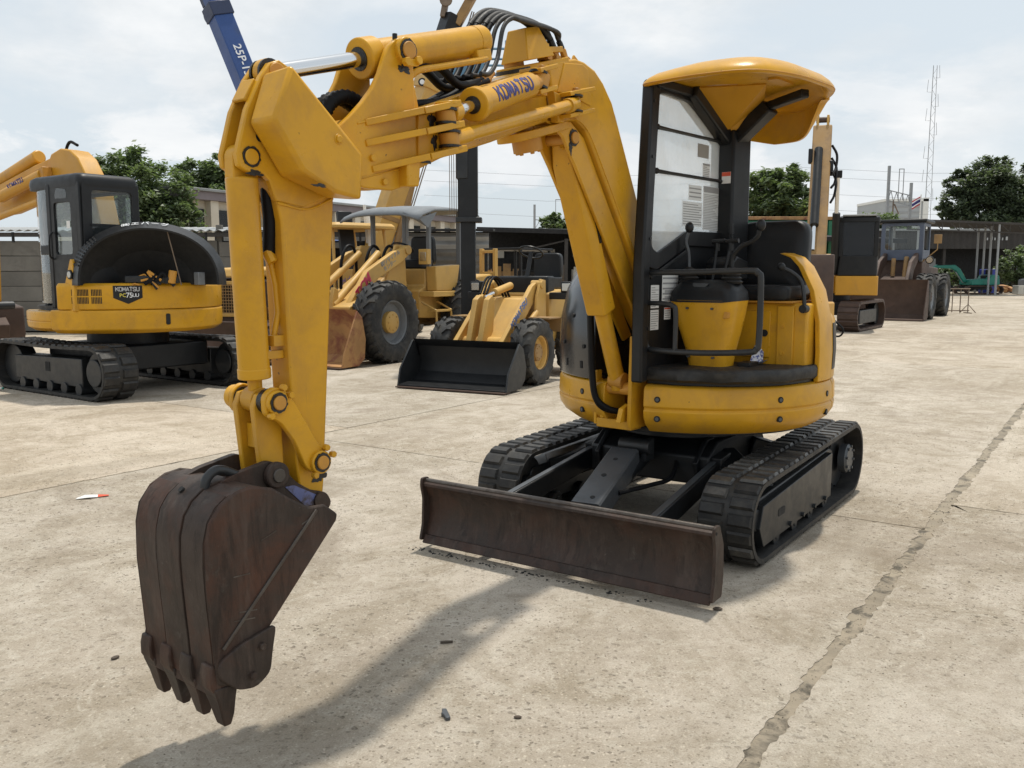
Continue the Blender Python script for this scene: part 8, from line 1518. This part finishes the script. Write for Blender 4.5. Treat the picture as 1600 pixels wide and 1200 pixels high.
tree('bush', 'ragged weeds growing behind the teal mini excavator', (30.6, 65.5, 0), [(0, 0, 1.0, 0.8), (1.1, 0, 1.2, 0.7), (-1.0, 0, 0.7, 0.6), (1.9, 0, 0.9, 0.6)], 4000, 0.12, 'leaf', 0.6, seed=21, cat='bush')
# ------------------------------------------------------------------ litter on the concrete
def litter(name, label, cat, mb, mat, loc, rz=0.0, bevel=0.0, group=None):
    o = mb.build(name, mat, None, bevel, 30); o.location = loc; o.rotation_euler.z = rz; return tag(o, label, cat, group)
m = MB(); m.prism(rrect([(-0.035, -0.008), (0.030, -0.010), (0.036, 0.006), (0.012, 0.010), (0.006, 0.017), (-0.006, 0.010), (-0.036, 0.009)], 0.003, 2), 0.0, 0.012, 'z'); litter('metal_fitting', 'small grey metal fitting lying on the concrete near the bottom edge', 'fitting', m, 'steel_plate', (-0.235, 3.015, 0.002), 1.9, 0.002)
m = MB(); m.prism([(-0.027, -0.006), (0.025, -0.004), (0.027, 0.003), (0.0, 0.007), (-0.026, 0.005)], 0.0, 0.008, 'z'); litter('wood_chip', 'dark wood chip on the concrete inside the boom shadow', 'chip', m, 'bark', (-0.278, 3.645, 0.002), 0.15)
for i, (x, y, s_, lb) in enumerate(((0.02, 3.0, 0.010, 'tiny dark stone right of the metal fitting'), (-1.62, 3.49, 0.013, 'dark pebble at left of the bucket teeth'), (-1.31, 3.30, 0.016, 'dark pebble beside the leftmost bucket tooth'), (0.96, 4.02, 0.016, 'dark stone under the right end of the blade'))):
    m = MB(); m.sphere((0, 0, s_ * 0.4), s_, 8, 6, (1.5, 0.9, 0.5)); litter('pebble', lb, 'pebble', m, 'bark', (x, y, 0.001), i)
m = MB(); m.add([(-0.11, -0.02, 0.004), (-0.03, -0.045, 0.014), (0.03, -0.02, 0.006), (0.03, 0.03, 0.012), (-0.05, 0.02, 0.020), (-0.10, 0.015, 0.006)], [(0, 1, 4, 5), (1, 2, 3, 4)]); w_ = litter('wrapper', 'crumpled white and red plastic wrapper left of the bucket', 'wrapper', m, 'white_plastic', (-2.93, 6.12, 0.0), 0.4)
m = MB(); m.add([(0.031, -0.022, 0.007), (0.10, -0.012, 0.008), (0.10, 0.025, 0.006), (0.031, 0.031, 0.013)], [(0, 1, 2, 3)]); m.build('red_end', 'label_red', w_, 0, 0)
BT = thing('plastic_bottle', 'crushed clear plastic bottle beside the left crawler track', 'bottle', (-6.85, 11.75, 0)); q = mk(BT)
m = MB(); m.tube([(-0.12, 0, 0.035), (0.0, 0.0, 0.036), (0.06, 0, 0.036), (0.09, 0.0, 0.036), (0.11, 0, 0.036)], [0.032, 0.034, 0.030, 0.014, 0.012], 12); q(m, 'bottle_body', 'white_plastic', 0)
m = MB(); m.cyl((0.108, 0, 0.036), (0.128, 0, 0.036), 0.015, n=12); q(m, 'cap', 'teal', 0)
# black crumbs of rubber that fell along the blade
cr_ = MB(); rg = random.Random(4)
EXM = Matrix.Translation((1.12, 5.85, 0)) @ Matrix.Rotation(math.atan2(-math.cos(PSI), -math.sin(PSI)) + TR, 4, 'Z')
for k in range(120):
    t = rg.random() ** 1.5; p = EXM @ V3(1.68 + rg.gauss(0, 0.012), -0.88 + 1.5 * t + rg.gauss(0, 0.02), 0.002); s = rg.uniform(0.0015, 0.005); cr_.box(p.x - s, p.x + s * 1.6, p.y - s, p.y + s, 0.0, s)
o = cr_.build('rubber_crumbs', 'rubber', None, 0, 0); tag(o, 'black rubber crumbs scattered on the concrete under the blade', 'crumbs', kind='stuff')
gr_ = MB()
for k in range(420):
    s_ = rg.uniform(1.5, 9.5); p = qs(-0.9 + rg.gauss(0, 0.028), s_, -0.006); s = rg.uniform(0.002, 0.006); gr_.add([(p.x - s, p.y - s, p.z), (p.x + s, p.y - s * 0.6, p.z), (p.x + s * 0.7, p.y + s, p.z), (p.x - s * 0.8, p.y + s * 0.8, p.z), (p.x, p.y, p.z + s * 1.3)], [(0, 1, 4), (1, 2, 4), (2, 3, 4), (3, 0, 4)])
for k in range(2600):
    y = rg.uniform(2.2, 9.0); x = rg.uniform(-0.62, 0.66) * y; s = rg.uniform(0.0012, 0.0045) * (0.6 + 0.12 * y); a = rg.uniform(0, 3); ca, sa = math.cos(a) * s, math.sin(a) * s
    gr_.add([(x - ca, y - sa, 0.0), (x + sa, y - ca, 0.0), (x + ca * 1.3, y + sa * 1.3, 0.0), (x - sa, y + ca, 0.0), (x, y, s * 0.9)], [(0, 1, 4), (1, 2, 4), (2, 3, 4), (3, 0, 4)])
o = gr_.build('grit', 'grit', None, 0, 0) if 'grit' in M else gr_.build('grit', 'joint_fill', None, 0, 0); tag(o, 'loose dark grit and stone chips strewn over the concrete', 'grit', kind='stuff')
